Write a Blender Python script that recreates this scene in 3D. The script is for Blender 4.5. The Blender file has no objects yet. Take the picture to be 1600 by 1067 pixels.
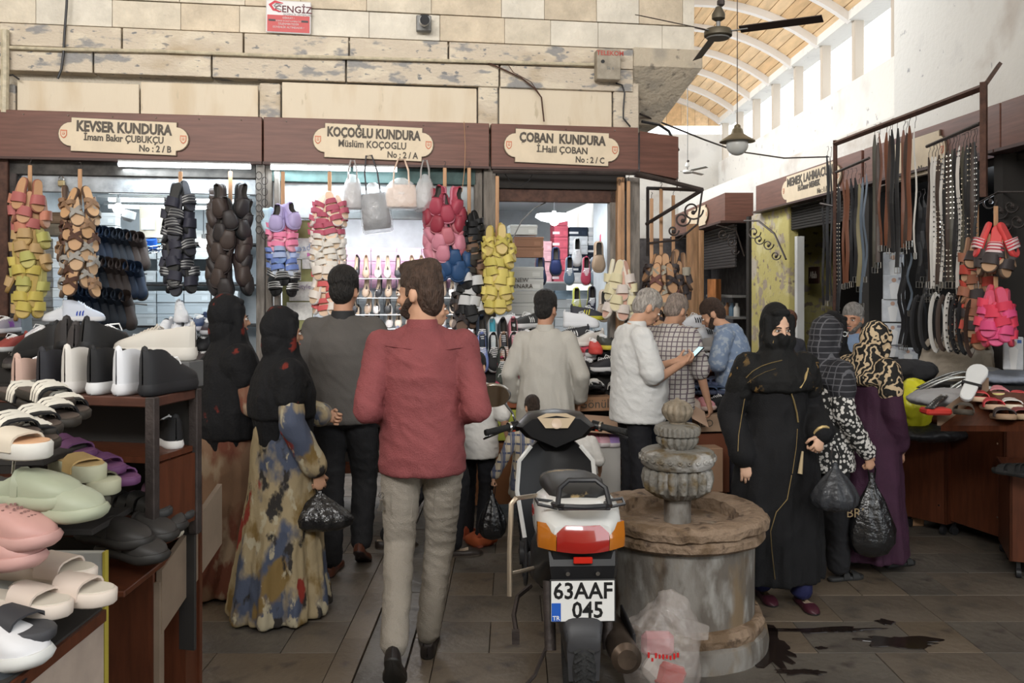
import bpy, bmesh, math, random
import numpy as np
from math import sin, cos, pi, radians as R, atan, atan2, sqrt
from mathutils import Vector, Matrix, Euler, noise
C = bpy.context.scene.collection
sc = bpy.context.scene
rnd = random.Random(7)
# ------------------------------------------------------------------ camera, world, light, exposure
F = 1350.0; CZ = 1.62; HY = 450.0
cd = bpy.data.cameras.new('camera'); cam = bpy.data.objects.new('camera', cd); C.objects.link(cam)
cd.sensor_width = 36; cd.lens = F/1600*36; cd.shift_y = -(533.5-HY)/1600
cd.clip_start = .05; cd.clip_end = 200
cam.location = (0, 0, CZ); cam.rotation_euler = (pi/2, 0, 0); sc.camera = cam
sc.view_settings.view_transform = 'Standard'; sc.view_settings.look = 'None'
sc.view_settings.gamma = 1; sc.view_settings.use_curve_mapping = False
sc.view_settings.exposure = 0.0
w = bpy.data.worlds.new('world'); sc.world = w; w.use_nodes = True
bg = w.node_tree.nodes['Background']; bg.inputs[0].default_value = (.93, .97, 1, 1); bg.inputs[1].default_value = 3.2
def area(name, loc, target, sx, sy, power, col=(1,1,1), spread=180):
    l = bpy.data.lights.new(name, 'AREA'); l.shape = 'RECTANGLE'; l.size = sx; l.size_y = sy; l.energy = power
    l.color = col; l.spread = R(spread)
    o = bpy.data.objects.new(name, l); C.objects.link(o); o.location = loc
    o.rotation_euler = (Vector(target)-Vector(loc)).to_track_quat('-Z', 'Y').to_euler(); return o
def point(name, loc, power, col=(1,1,1), r=.05):
    l = bpy.data.lights.new(name, 'POINT'); l.energy = power; l.color = col; l.shadow_soft_size = r
    o = bpy.data.objects.new(name, l); C.objects.link(o); o.location = loc; return o
# unseen area lamps: first for the hall's high windows, the rest added fill
area('high_window_light', (-1.5, -2.6, 4.9), (-1.0, 7, 3.9), 5, 1.2, 190, (1, .97, .93), 100)
area('overhead_fill_light', (1.6, 2.4, 5.5), (1.0, 5.2, 0), 2.4, 1.6, 14, (1, .95, .9), 140)  # added fill lamp under the closed ceiling, softens the foreground
area('side_fill_light', (-4.6, 2.2, 4.6), (3.2, 6.5, 2.6), 2.5, 1.0, 30, (1, .97, .93), 120)  # added fill lamp before the closed left wall, aimed at the right row
area('alley_fill_light', (.95, 12.0, 4.45), (4, 12.0, 3.3), 8, .6, 120, (1, .98, .95), 150)  # added lamp that brightens the alley's right wall
# ------------------------------------------------------------------ pixel helpers (a pixel and a real distance give a point)
def P(px, py, d): return Vector(((px-800)*d/F, d, CZ-(py-HY)*d/F))
def G(px, py, z=0.0):
    d = (CZ-z)*F/(py-HY); return P(px, py, d)
SA = atan(.15); SO = Vector((0, 6.75, 0)); SU = Vector((cos(SA), sin(SA), 0)); SN = Vector((-sin(SA), cos(SA), 0))
def SW(px, py, v=0.0):
    r = Vector(((px-800)/F, 1, -(py-HY)/F)); d = (v+SO.dot(SN))/r.dot(SN); return P(px, py, d)
def su(px, v=0.0): return (SW(px, 450, v)-Vector((0,0,CZ))-SO).dot(SU)
def sz(px, py, v=0.0): return SW(px, py, v).z
def S(u, v, z): return SO+SU*u+SN*v+Vector((0,0,z))
SM = Matrix.Translation(SO) @ Matrix.Rotation(SA, 4, 'Z')
# right side row of shops: its own plane
RO = Vector((3.41, 5.77, 0)); RE_ = Vector((3.09, 10.9, 0)); RU = (RE_-RO).normalized(); RN = Vector((RU.y, -RU.x, 0))  # RN points away from the aisle
RA = atan2(RU.y, RU.x)
def RW(px, py, v=0.0):
    r = Vector(((px-800)/F, 1, -(py-HY)/F)); d = (v+RO.dot(RN))/r.dot(RN); return P(px, py, d)
# ------------------------------------------------------------------ materials
MATS = {}
def mat(name, col, rough=.6, metal=0., var=0., vscale=8., bump=0., bscale=60., stretch=None, col2=None, emit=0., spec=.32, trans=0., alpha=1., coat=0., thr=(.35,.65)):
    if name in MATS: return MATS[name]
    m = bpy.data.materials.new(name); m.use_nodes = True; nt = m.node_tree; b = nt.nodes['Principled BSDF']
    c = tuple(col)+(1,) if len(col) == 3 else col
    b.inputs['Base Color'].default_value = c; b.inputs['Roughness'].default_value = rough; b.inputs['Metallic'].default_value = metal
    if spec is not None: b.inputs['Specular IOR Level'].default_value = spec
    if trans: b.inputs['Transmission Weight'].default_value = trans
    if alpha < 1: b.inputs['Alpha'].default_value = alpha
    if coat: b.inputs['Coat Weight'].default_value = coat
    if emit:
        b.inputs['Emission Color'].default_value = c; b.inputs['Emission Strength'].default_value = emit
    if var or bump or col2:
        tc = nt.nodes.new('ShaderNodeTexCoord'); mp = nt.nodes.new('ShaderNodeMapping'); nt.links.new(tc.outputs['Object'], mp.inputs[0])
        if stretch: mp.inputs['Scale'].default_value = stretch
    if var or col2:
        n = nt.nodes.new('ShaderNodeTexNoise'); n.inputs['Scale'].default_value = vscale; n.inputs['Detail'].default_value = 6; n.inputs['Roughness'].default_value = .6
        nt.links.new(mp.outputs[0], n.inputs['Vector'])
        cr = nt.nodes.new('ShaderNodeValToRGB'); e = cr.color_ramp.elements; e[0].position = thr[0]; e[1].position = thr[1]
        e[0].color = tuple(x*(1-var) for x in c[:3])+(1,); e[1].color = tuple(min(1, x*(1+var)) for x in c[:3])+(1,)
        if col2: e[1].color = tuple(col2)+(1,)
        nt.links.new(n.outputs[0], cr.inputs[0]); nt.links.new(cr.outputs[0], b.inputs['Base Color'])
    if bump:
        n2 = nt.nodes.new('ShaderNodeTexNoise'); n2.inputs['Scale'].default_value = bscale; n2.inputs['Detail'].default_value = 4
        nt.links.new(mp.outputs[0], n2.inputs['Vector'])
        bp = nt.nodes.new('ShaderNodeBump'); bp.inputs['Strength'].default_value = bump; bp.inputs['Distance'].default_value = .02
        nt.links.new(n2.outputs[0], bp.inputs['Height']); nt.links.new(bp.outputs[0], b.inputs['Normal'])
    MATS[name] = m; return m
def ramp_mat(name, layers, rough=.7, bump=.0, bscale=40., stretch=(1,1,1)):
    """layers: first a colour, then (texture, scale, lo, hi, colour) painted one over the other"""
    m = bpy.data.materials.new(name); m.use_nodes = True; nt = m.node_tree; b = nt.nodes['Principled BSDF']; L = nt.links
    b.inputs['Roughness'].default_value = rough; b.inputs['Specular IOR Level'].default_value = .3
    tc = nt.nodes.new('ShaderNodeTexCoord'); mp = nt.nodes.new('ShaderNodeMapping'); L.new(tc.outputs['Object'], mp.inputs[0]); mp.inputs['Scale'].default_value = stretch
    cur = None; base = layers[0]
    for i, (tex, scale, lo, hi, col) in enumerate(layers[1:]):
        of = nt.nodes.new('ShaderNodeMapping'); L.new(mp.outputs[0], of.inputs[0]); of.inputs['Location'].default_value = (i*3.7, i*1.9, i*5.3)
        if tex == 'noise':
            t = nt.nodes.new('ShaderNodeTexNoise'); t.inputs['Scale'].default_value = scale; t.inputs['Detail'].default_value = 5; o = t.outputs[0]
        elif tex == 'cell':
            t = nt.nodes.new('ShaderNodeTexVoronoi'); t.inputs['Scale'].default_value = scale; o = t.outputs['Distance']
        elif tex == 'edge':
            t = nt.nodes.new('ShaderNodeTexVoronoi'); t.feature = 'DISTANCE_TO_EDGE'; t.inputs['Scale'].default_value = scale; o = t.outputs['Distance']
        elif tex in 'XYZ':
            t = nt.nodes.new('ShaderNodeTexWave'); t.bands_direction = tex; t.inputs['Scale'].default_value = scale; o = t.outputs['Fac' if 'Fac' in t.outputs else 1]
        elif tex == 'swirl':
            t = nt.nodes.new('ShaderNodeTexWave'); t.inputs['Scale'].default_value = scale; t.inputs['Distortion'].default_value = 14; t.inputs['Detail Scale'].default_value = 1.6; o = t.outputs[1]
        L.new(of.outputs[0], t.inputs['Vector'])
        mr = nt.nodes.new('ShaderNodeMapRange'); mr.inputs[1].default_value = lo; mr.inputs[2].default_value = hi; L.new(o, mr.inputs[0])
        mx = nt.nodes.new('ShaderNodeMix'); mx.data_type = 'RGBA'; L.new(mr.outputs[0], mx.inputs[0])
        if cur is None: mx.inputs[6].default_value = tuple(base)+(1,)
        else: L.new(cur, mx.inputs[6])
        mx.inputs[7].default_value = tuple(col)+(1,); cur = mx.outputs[2]
    L.new(cur, b.inputs['Base Color'])
    if bump:
        n2 = nt.nodes.new('ShaderNodeTexNoise'); n2.inputs['Scale'].default_value = bscale; n2.inputs['Detail'].default_value = 5
        L.new(mp.outputs[0], n2.inputs['Vector']); bp = nt.nodes.new('ShaderNodeBump'); bp.inputs['Strength'].default_value = bump; bp.inputs['Distance'].default_value = .02
        L.new(n2.outputs[0], bp.inputs['Height']); L.new(bp.outputs[0], b.inputs['Normal'])
    MATS[name] = m; return m
def col(c, rough=.5, metal=0., **k):
    return mat('c_%s_%g_%g' % ('_'.join('%g' % round(x, 3) for x in c), rough, metal), c, rough, metal, **k)
# ------------------------------------------------------------------ mesh builder
class MB:
    def __init__(s): s.v = []; s.f = []; s.m = []
    def add(s, vs, fs, mi=0, M=None):
        o = len(s.v)
        s.v += [tuple(M @ Vector(v)) for v in vs] if M is not None else [tuple(v) for v in vs]
        for i, f in enumerate(fs):
            s.f.append([o+j for j in f]); s.m.append(mi[i] if isinstance(mi, (list, tuple)) else mi)
        return s
    def box(s, c, d, mi=0, b=0., M=None, rz=0.):
        hx, hy, hz = d[0]/2, d[1]/2, d[2]/2
        T = Matrix.Translation(c) @ Matrix.Rotation(rz, 4, 'Z') if rz else Matrix.Translation(c)
        if M is not None: T = M @ T
        if b <= 0:
            vs = [(x*hx, y*hy, z*hz) for z in (-1,1) for y in (-1,1) for x in (-1,1)]
            fs = [(0,2,3,1),(4,5,7,6),(0,1,5,4),(2,6,7,3),(0,4,6,2),(1,3,7,5)]
            return s.add(vs, fs, mi, T)
        b = min(b, hx*.9, hy*.9, hz*.9); vs = []; ix = {}
        for sx in (-1,1):
            for sy in (-1,1):
                for szz in (-1,1):
                    for a in range(3):
                        p = [sx*(hx-b), sy*(hy-b), szz*(hz-b)]; p[a] = (sx*hx, sy*hy, szz*hz)[a]
                        ix[(sx,sy,szz,a)] = len(vs); vs.append(p)
        fs = []
        def q(l):
            fs.append(l)
        for a in range(3):
            o1, o2 = [k for k in range(3) if k != a]
            for sg in (-1,1):
                l = []
                for (p1, p2) in ((-1,-1),(1,-1),(1,1),(-1,1)):
                    k = [0,0,0]; k[a] = sg; k[o1] = p1; k[o2] = p2; l.append(ix[(k[0],k[1],k[2],a)])
                q(l)
        for a in range(3):
            o1, o2 = [k for k in range(3) if k != a]
            for p1 in (-1,1):
                for p2 in (-1,1):
                    k = [0,0,0]; k[o1] = p1; k[o2] = p2
                    k[a] = -1; A1 = ix[(*k, o1)]; A2 = ix[(*k, o2)]; k[a] = 1; B1 = ix[(*k, o1)]; B2 = ix[(*k, o2)]
                    q([A1, A2, B2, B1])
        for sx in (-1,1):
            for sy in (-1,1):
                for szz in (-1,1): q([ix[(sx,sy,szz,a)] for a in range(3)])
        return s.add(vs, fs, mi, T)
    def loft(s, rings, mi=0, cap=True, closed=True, M=None):
        n = len(rings[0]); vs = [p for r in rings for p in r]; fs = []
        for i in range(len(rings)-1):
            for j in range(n if closed else n-1):
                k = (j+1) % n; fs.append((i*n+j, i*n+k, (i+1)*n+k, (i+1)*n+j))
        if cap and closed: fs.append(tuple(range(n-1,-1,-1))); fs.append(tuple((len(rings)-1)*n+j for j in range(n)))
        return s.add(vs, fs, mi, M)
    def lathe(s, prof, n=24, mi=0, M=None, flute=None, cap=True):
        rings = []
        for k, (r, z) in enumerate(prof):
            a, q = (flute[k] if flute else (0, 1))
            rings.append([((r*(1+a*abs(sin(q*t/2))-a*.5))*cos(t), (r*(1+a*abs(sin(q*t/2))-a*.5))*sin(t), z) for t in [2*pi*i/n for i in range(n)]])
        return s.loft(rings, mi, cap, True, M)
    def tube(s, pts, r, n=8, mi=0, M=None, closed=False, flat=None):
        pts = [Vector(p) for p in pts]; N = len(pts); rings = []; up = None
        rr = r if isinstance(r, (list, tuple)) else [r]*N
        for i, p in enumerate(pts):
            if closed: t = (pts[(i+1) % N]-pts[i-1])
            else: t = pts[min(i+1, N-1)]-pts[max(i-1, 0)]
            if t.length < 1e-9: t = Vector((0,0,1))
            t.normalize()
            if up is None:
                up = Vector((0,0,1)) if abs(t.z) < .9 else Vector((1,0,0))
                if flat and len(flat) > 2: up = Vector(flat[2])
            up = (up-t*up.dot(t)); up = up.normalized() if up.length > 1e-6 else t.orthogonal().normalized()
            b = t.cross(up); fx, fy = (flat[0], flat[1]) if flat else (1, 1)
            rings.append([p+(b*cos(a)*fx+up*sin(a)*fy)*rr[i] for a in [2*pi*k/n for k in range(n)]])
        if closed: rings.append(rings[0])
        return s.loft(rings, mi, not closed, True, M)
    def cyl(s, a, b, r, r2=None, n=16, mi=0, M=None): return s.tube([a, b], [r, r if r2 is None else r2], n, mi, M)
    def prism(s, poly, h0, h1, mi=0, M=None):
        """polygon in local xy, extruded along z"""
        return s.loft([[(x, y, h0) for x, y in poly], [(x, y, h1) for x, y in poly]], mi, True, True, M)
    def ball(s, c, r, n=12, mi=0, M=None, rot=None):
        if not isinstance(r, (list, tuple)): r = (r, r, r)
        rings = []; Q = rot if rot is not None else Matrix.Identity(3)
        m = max(4, n//2)
        for i in range(m+1):
            a = -pi/2+pi*i/m; cr = max(cos(a), .02)
            rings.append([Vector(c)+Q @ Vector((r[0]*cr*cos(t), r[1]*cr*sin(t), r[2]*sin(a))) for t in [2*pi*k/n for k in range(n)]])
        return s.loft(rings, mi, True, True, M)
    def cone2(s, a, b, ra, rb, n=14, fl=1., up=None):
        """tapered capsule, cross section flattened by fl along 'up'"""
        a = Vector(a); b = Vector(b); t = (b-a); L = t.length; t = t/L if L > 1e-6 else Vector((0,0,1))
        u = Vector(up) if up is not None else Vector((0,1,0))
        u = u-t*u.dot(t)
        if u.length < 1e-4: u = Vector((1,0,0))-t*t.x
        u.normalize(); w_ = t.cross(u); rings = []
        def ring(c, r): return [c+(w_*cos(k)+u*sin(k)*fl)*r for k in [2*pi*i/n for i in range(n)]]
        for k in range(4): q = -pi/2+pi/2*k/4; rings.append(ring(a+t*sin(q)*ra, max(ra*cos(q), .001)))
        rings.append(ring(a, ra)); rings.append(ring(b, rb))
        for k in range(1, 5): q = pi/2*k/4; rings.append(ring(b+t*sin(q)*rb, max(rb*cos(q), .001)))
        return s.loft(rings)
    def mesh(s, name, mats, smooth=35):
        me = bpy.data.meshes.new(name); me.from_pydata(s.v, [], s.f)
        for m in (mats if isinstance(mats, (list, tuple)) else [mats]): me.materials.append(m)
        if any(s.m): me.polygons.foreach_set('material_index', s.m)
        if smooth:
            me.shade_smooth()
            if smooth < 180: me.set_sharp_from_angle(angle=R(smooth))
        me.update(); return me
    def build(s, name, mats, parent=None, smooth=35, fix=True):
        me = s.mesh(name, mats, smooth)
        if fix:
            bm = bmesh.new(); bm.from_mesh(me); bmesh.ops.recalc_face_normals(bm, faces=bm.faces); bm.to_mesh(me); bm.free()
        return link(name, me, parent)
def link(name, me, parent=None, M=None):
    o = bpy.data.objects.new(name, me); C.objects.link(o)
    if parent is not None: o.parent = parent
    if M is not None: o.matrix_local = M
    return o
def tag(o, label=None, cat=None, group=None, kind=None):
    if label: o['label'] = label
    if cat: o['category'] = cat
    if group: o['group'] = group
    if kind: o['kind'] = kind
    return o
def thing(name, label, cat, M=None, group=None):
    o = bpy.data.objects.new(name, None); C.objects.link(o); o.empty_display_size = .05
    if M is not None: o.matrix_world = M
    return tag(o, label, cat, group)
def dup(root, M, label=None, group=None):
    r = root.copy(); C.objects.link(r); r.matrix_world = M
    if label: r['label'] = label
    if group: r['group'] = group
    for ch in root.children:
        c = ch.copy(); C.objects.link(c); c.parent = r; c.matrix_local = ch.matrix_local.copy()
        for g in ch.children:
            d = g.copy(); C.objects.link(d); d.parent = c; d.matrix_local = g.matrix_local.copy()
    return r
def T(loc, rz=0, rx=0, ry=0, s=1): return Matrix.Translation(loc) @ Euler((rx, ry, rz)).to_matrix().to_4x4() @ Matrix.Scale(s, 4)
def frame(loc, y, z):
    """matrix whose local y and z axes point along y and (about) z"""
    y = Vector(y).normalized(); z = Vector(z); z = (z-y*z.dot(y)).normalized(); x = y.cross(z)
    return Matrix(((x.x,y.x,z.x,loc[0]),(x.y,y.y,z.y,loc[1]),(x.z,y.z,z.z,loc[2]),(0,0,0,1)))
def text(body, size, m, parent, M, extrude=.002, bold=0., align='CENTER', sx=1., name='lettering'):
    cu = bpy.data.curves.new(name, 'FONT'); cu.body = body; cu.size = size; cu.extrude = extrude; cu.align_x = align; cu.align_y = 'CENTER'
    cu.offset = bold; cu.resolution_u = 2; cu.materials.append(m)
    o = bpy.data.objects.new(name, cu); C.objects.link(o); bpy.context.view_layer.update()
    me = bpy.data.meshes.new_from_object(o.evaluated_get(bpy.context.evaluated_depsgraph_get())); bpy.data.objects.remove(o)
    if not me.materials: me.materials.append(m)
    return link(name, me, parent, M @ Matrix.Diagonal((sx, 1, 1, 1)))
# ------------------------------------------------------------------ shared materials
M_wood = mat('slat_wood', (.42,.24,.13), .6, var=.25, vscale=9, stretch=(3,3,.4))
M_stone = mat('beige_stone', (.64,.57,.46), .9, var=.13, vscale=5, bump=.5, bscale=30)
M_stone2 = mat('pale_stone', (.68,.63,.54), .9, var=.12, vscale=4, bump=.5, bscale=24)
M_stone3 = mat('tan_stone', (.60,.51,.39), .9, var=.15, vscale=6, bump=.5, bscale=36)
M_plaster = ramp_mat('stained_plaster', [(.58,.50,.40), ('noise',3.2,.52,.6,(.66,.58,.46)), ('noise',5,.57,.64,(.30,.29,.28)), ('noise',14,.62,.68,(.22,.22,.22)), ('noise',2.2,.6,.75,(.45,.36,.25))], .9, .5, 30, (1,1,2.2))
M_board = ramp_mat('weathered_board', [(.66,.57,.44), ('noise',2.5,.5,.7,(.58,.47,.33)), ('noise',9,.66,.72,(.5,.42,.3))], .6, .1, 20, (2,2,.5))
M_fascia = mat('brown_fascia', (.145,.063,.045), .45, var=.18, vscale=5, stretch=(.6,.6,9))
M_fasciag = mat('brown_fascia_edge', (.06,.03,.025), .5)
M_plaque = mat('plaque_cream', (.68,.57,.42), .6, var=.05)
M_letter = mat('letter_dark', (.09,.075,.06), .6)
M_letterb = mat('letter_brown', (.14,.10,.07), .6)
M_red = mat('emblem_red', (.55,.16,.08), .5)
M_iron = mat('dark_iron', (.05,.04,.037), .55, .3, var=.3, bump=.2)
M_rust = mat('rusty_brown_steel', (.075,.036,.025), .6, .2, var=.3, vscale=20)
M_grey = mat('grey_metal', (.20,.20,.195), .5, .3, var=.15, vscale=6)
M_white = mat('white_paint', (.60,.61,.61), .6, var=.06, vscale=3)
M_black = mat('black_plastic', (.02,.02,.022), .4)
M_tube = mat('tube_glow', (.86,.95,1.0), .5, emit=7)
M_bulb = mat('bulb_glow', (1,.97,.93), .5, emit=12)
M_chrome = mat('chrome', (.75,.75,.75), .15, 1.)
M_dark = mat('dark_void', (.03,.027,.025), .9)
M_cab = mat('reddish_brown_laminate', (.085,.026,.012), .4, var=.2, vscale=6, stretch=(6,6,.7))
M_cab2 = mat('beige_laminate', (.22,.165,.12), .6, var=.12, vscale=4)
# ------------------------------------------------------------------ shoe builders (toe to +y, sole down)
WT = [(0,.05),(.02,.36),(.07,.56),(.16,.66),(.3,.66),(.42,.68),(.56,.82),(.7,.98),(.8,1.0),(.89,.88),(.95,.64),(.985,.36),(1,.06)]
def wid(t):
    for (a, x), (b, y) in zip(WT, WT[1:]):
        if t <= b: return x+(y-x)*(t-a)/(b-a)
    return .06
def outline(L, W, off=0.):
    ts = [k[0] for k in WT]; a = [(wid(t)*W/2+off, (t-.5)*L+(off if t > .9 else (-off if t < .1 else 0))) for t in ts]
    return a+[(-x, y) for x, y in reversed(a)]
def sole(mb, L, W, zs, mi=0, bend=None):
    """zs: list of (z, outward offset)"""
    rings = []
    for z, o in zs: rings.append([(x, y, z+(bend(y/L+.5) if bend else 0)) for x, y in outline(L, W, o)])
    mb.loft(rings, mi)
def upper(mb, L, W, hp, o0, o1, z0, mi=0, mi_in=1, inf=0., bend=None):
    ts = sorted(set([.0,.03,.08,.16,.26,.36,.46,.55,.64,.73,.82,.9,.96,1.0]+[o0, o1, min(o1+.012, 1), max(0, o0-.012)]))
    def h(t):
        for (a, x), (b, y) in zip(hp, hp[1:]):
            if t <= b: return x+(y-x)*(t-a)/(b-a)
        return hp[-1][1]
    vs = []; fs = []; mm = []
    for t in ts:
        ww = wid(t)*W/2+inf; hh = h(t); y = (t-.5)*L; op = o0 <= t <= o1; zb = z0+(bend(t) if bend else 0)
        pts = [(1.0,0),(1.02,.35),(.9,.76),(.66,.97)]
        mid = [(.54,.3),(0,.16)] if op else [(.34,1.02),(0,1.04)]
        half = pts+mid
        full = [(x*ww, y, zb+z*hh) for x, z in half]+[(-x*ww, y, zb+z*hh) for x, z in reversed(half[:-1])]
        vs += full
    n = 11
    for i in range(len(ts)-1):
        opn = ts[i] >= o0-1e-6 and ts[i+1] <= o1+1e-6
        for j in range(n-1):
            fs.append((i*n+j, (i+1)*n+j, (i+1)*n+j+1, i*n+j+1)); mm.append(mi_in if (opn and 3 <= j <= 6) else mi)
    mb.add(vs, fs, mm)
def strap(mb, L, W, t0, t1, h, z0, mi=0, th=.005, skew=0., bend=None, narrow=1.):
    rings = []
    for k in range(9):
        a = pi*k/8; c = cos(a); sgn = (1 if c >= 0 else -1)
        x = sgn*abs(c)**.6; z = sin(a)**.7 if sin(a) > 0 else 0
        r = []
        for (t, o) in ((t0, 0), (t1, 0), (t1, th), (t0, th)):
            tt = t+skew*x; w_ = (wid(min(max(tt, 0), 1))*W/2)*narrow+o+.001; hh = h*(1-.25*(t-t0)/(max(t1-t0, .01)))+o
            r.append((x*w_, (tt-.5)*L, z0+z*hh+(bend(tt) if bend else 0)))
        rings.append(r)
    mb.loft(rings, mi)
INN = (.05,.045,.04)
def parts_sneaker(up, so, L=.28, W=.10, high=False, accent=None, lace=(.8,.8,.8), inner=INN, chunky=1.):
    hs = .034*chunky
    a = MB(); sole(a, L, W, [(0,-.006),(.006,.0),(hs*.5,.004),(hs,.001)], 0); yield 'sole', a, [col(so, .6)]
    hp = [(0,.085),(.1,.088),(.3,.075),(.5,.07),(.62,.062),(.75,.045),(.88,.032),(.96,.02),(1,.005)]
    if high: hp = [(0,.12),(.12,.13),(.32,.125),(.45,.1),(.6,.07),(.75,.05),(.88,.035),(.96,.02),(1,.005)]
    b = MB(); upper(b, L, W, hp, .05, .36 if high else .42, hs-.004, 0, 1)
    b.ball((0, -.5*L+.012, hs+(.115 if high else .08)), (.016,.008,.02), 8, 0)
    yield 'upper', b, [col(up, .65), col(inner, .8)]
    c = MB()
    for k in range(6):
        t = .44+k*.045; z = hs+([.098,.084,.078,.07,.063,.056] if high else [.074,.072,.068,.064,.058,.051])[k]
        c.tube([(-.024, (t-.5)*L, z-.006), (0, (t-.49)*L, z+.004), (.024, (t-.5)*L, z-.006)], .0035, 5, 0)
    c.tube([(.0, -.02*L, hs+.08), (.03, .03*L, hs+.085), (.035, .08*L, hs+.06)], .0028, 5, 0)
    yield 'laces', c, [col(lace, .8)]
    if accent:
        d = MB()
        for sx in (-1, 1):
            for k in range(3):
                t = .36+k*.07
                rr = [(sx*(wid(t)*W/2*1.04+.002), (t-.5)*L, hs+.008), (sx*(wid(t+.05)*W/2*1.03+.001), (t+.01-.5)*L, hs+.03), (sx*(wid(t)*W/2*.8+.0015), (t+.0-.5)*L+.012, hs+.052)]
                d.tube(rr, .0045, 4, 0, flat=(1,.5))
        yield 'side_stripe', d, [col(accent, .5)]
def parts_slide(up, so, foot=None, L=.26, W=.095, two=False, cross=False, thick=.026, accent=None, heel=0., metal=0.):
    bend = (lambda t: heel*max(0, 1-t/.6)**1.2) if heel else None
    a = MB(); sole(a, L, W, [(0,-.004),(.004,0),(thick-.005,.001),(thick,-.003)], 0, bend); yield 'sole', a, [col(so, .6)]
    if foot:
        f = MB(); sole(f, L*.95, W*.9, [(thick-.002,0),(thick+.0025,0)], 0, bend); yield 'footbed', f, [col(foot, .6)]
    b = MB()
    if two: strap(b, L, W, .36, .52, .055, thick*.5, bend=bend); strap(b, L, W, .6, .78, .045, thick*.5, bend=bend)
    elif cross: strap(b, L, W, .5, .62, .045, thick*.5, skew=.12, bend=bend); strap(b, L, W, .52, .64, .048, thick*.5, skew=-.12, bend=bend)
    else: strap(b, L, W, .50, .77, .048, thick*.5, bend=bend)
    yield 'strap', b, [col(up, .45 if metal else .6, metal)]
    if accent:
        d = MB()
        for k in range(3): t = .52+k*.08; strap(d, L, W, t, t+.04, .050-.003*k, thick*.5, th=.0075, bend=bend)
        yield 'strap_stripe', d, [col(accent, .6)]
def parts_clog(up, so, L=.28, W=.108, holes=False, inner=INN, backstrap=False, closed=True):
    a = MB(); sole(a, L, W, [(0,-.004),(.008,.004),(.02,.008),(.032,.003)], 0, lambda t: .006*max(0, (t-.8)/.2)); yield 'sole', a, [col(so, .5)]
    b = MB(); upper(b, L, W, [(0,.045),(.1,.05),(.2,.038),(.3,.030),(.4,.04),(.5,.06),(.58,.058),(.7,.049),(.82,.039),(.91,.029),(.97,.016),(1,.004)], .06, .47, .03, 0, 1)
    yield 'upper', b, [col(up, .5), col(inner, .7)]
    c = MB(); strap(c, L, W, .46, .53, .0635, .028, th=.003); yield 'collar', c, [col(tuple(x*.93 for x in up), .5)]
    if holes:
        h = MB()
        for i in range(5):
            for j in range(-3, 4):
                t = .58+i*.07; x = j*.012*(1-.07*i); z = .03+([.064,.058,.050,.042,.032][i])*(1.03-.45*(abs(j)/3.2)**2.4)
                h.cyl((x, (t-.5)*L, z-.003), (x, (t-.5)*L, z+.0015), .0032, n=6)
        yield 'vent_holes', h, [col(tuple(x*.45 for x in up), .7)]
    if backstrap:
        s_ = MB(); s_.tube([(sx*W*.42, 0, .07) for sx in (1,)]+[(W*.38, -.1, .085), (0, -.145, .09), (-W*.38, -.1, .085), (-W*.42, 0, .07)], .006, 6, flat=(1,2)); yield 'heel_strap', s_, [col(up, .5)]
def parts_flat(up, so=(.05,.04,.035), L=.25, W=.085, heel=0., inner=(.5,.4,.3)):
    bend = (lambda t: heel*max(0, 1-t/.62)**1.1) if heel else None
    a = MB(); sole(a, L, W, [(0,-.003),(.004,0),(.01,0)], 0, bend)
    if heel: a.cyl((0, -.44*L, heel*.9), (0, -.46*L, 0), .014, .007, 8)
    yield 'sole', a, [col(so, .5)]
    b = MB(); upper(b, L, W, [(0,.045),(.1,.05),(.3,.034),(.55,.03),(.7,.038),(.85,.03),(.95,.02),(1,.004)], .05, .68, .008, 0, 1, bend=bend)
    yield 'upper', b, [col(up, .4), col(inner, .7)]
def parts_boot(up, so=(.04,.035,.03), L=.28, W=.1, shaft=.2):
    a = MB(); sole(a, L, W, [(0,-.004),(.005,.002),(.02,.003),(.03,0)], 0); yield 'sole', a, [col(so, .6)]
    b = MB(); upper(b, L, W, [(0,.1),(.08,.11),(.36,.11),(.46,.09),(.6,.07),(.75,.055),(.88,.04),(.96,.022),(1,.004)], .0, .02, .026, 0, 1)
    rings = []
    for z, rx, ry, cy in ((.1,.042,.06,-.075),(.15,.045,.058,-.078),(shaft,.05,.06,-.08),(shaft+.01,.05,.06,-.08),(shaft,.043,.053,-.08),(.13,.035,.045,-.08)):
        rings.append([(rx*cos(k), cy+ry*sin(k), z) for k in [2*pi*i/14 for i in range(14)]])
    b.loft(rings, 0); yield 'upper', b, [col(up, .55), col(INN, .8)]
PROTO = {}
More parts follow.
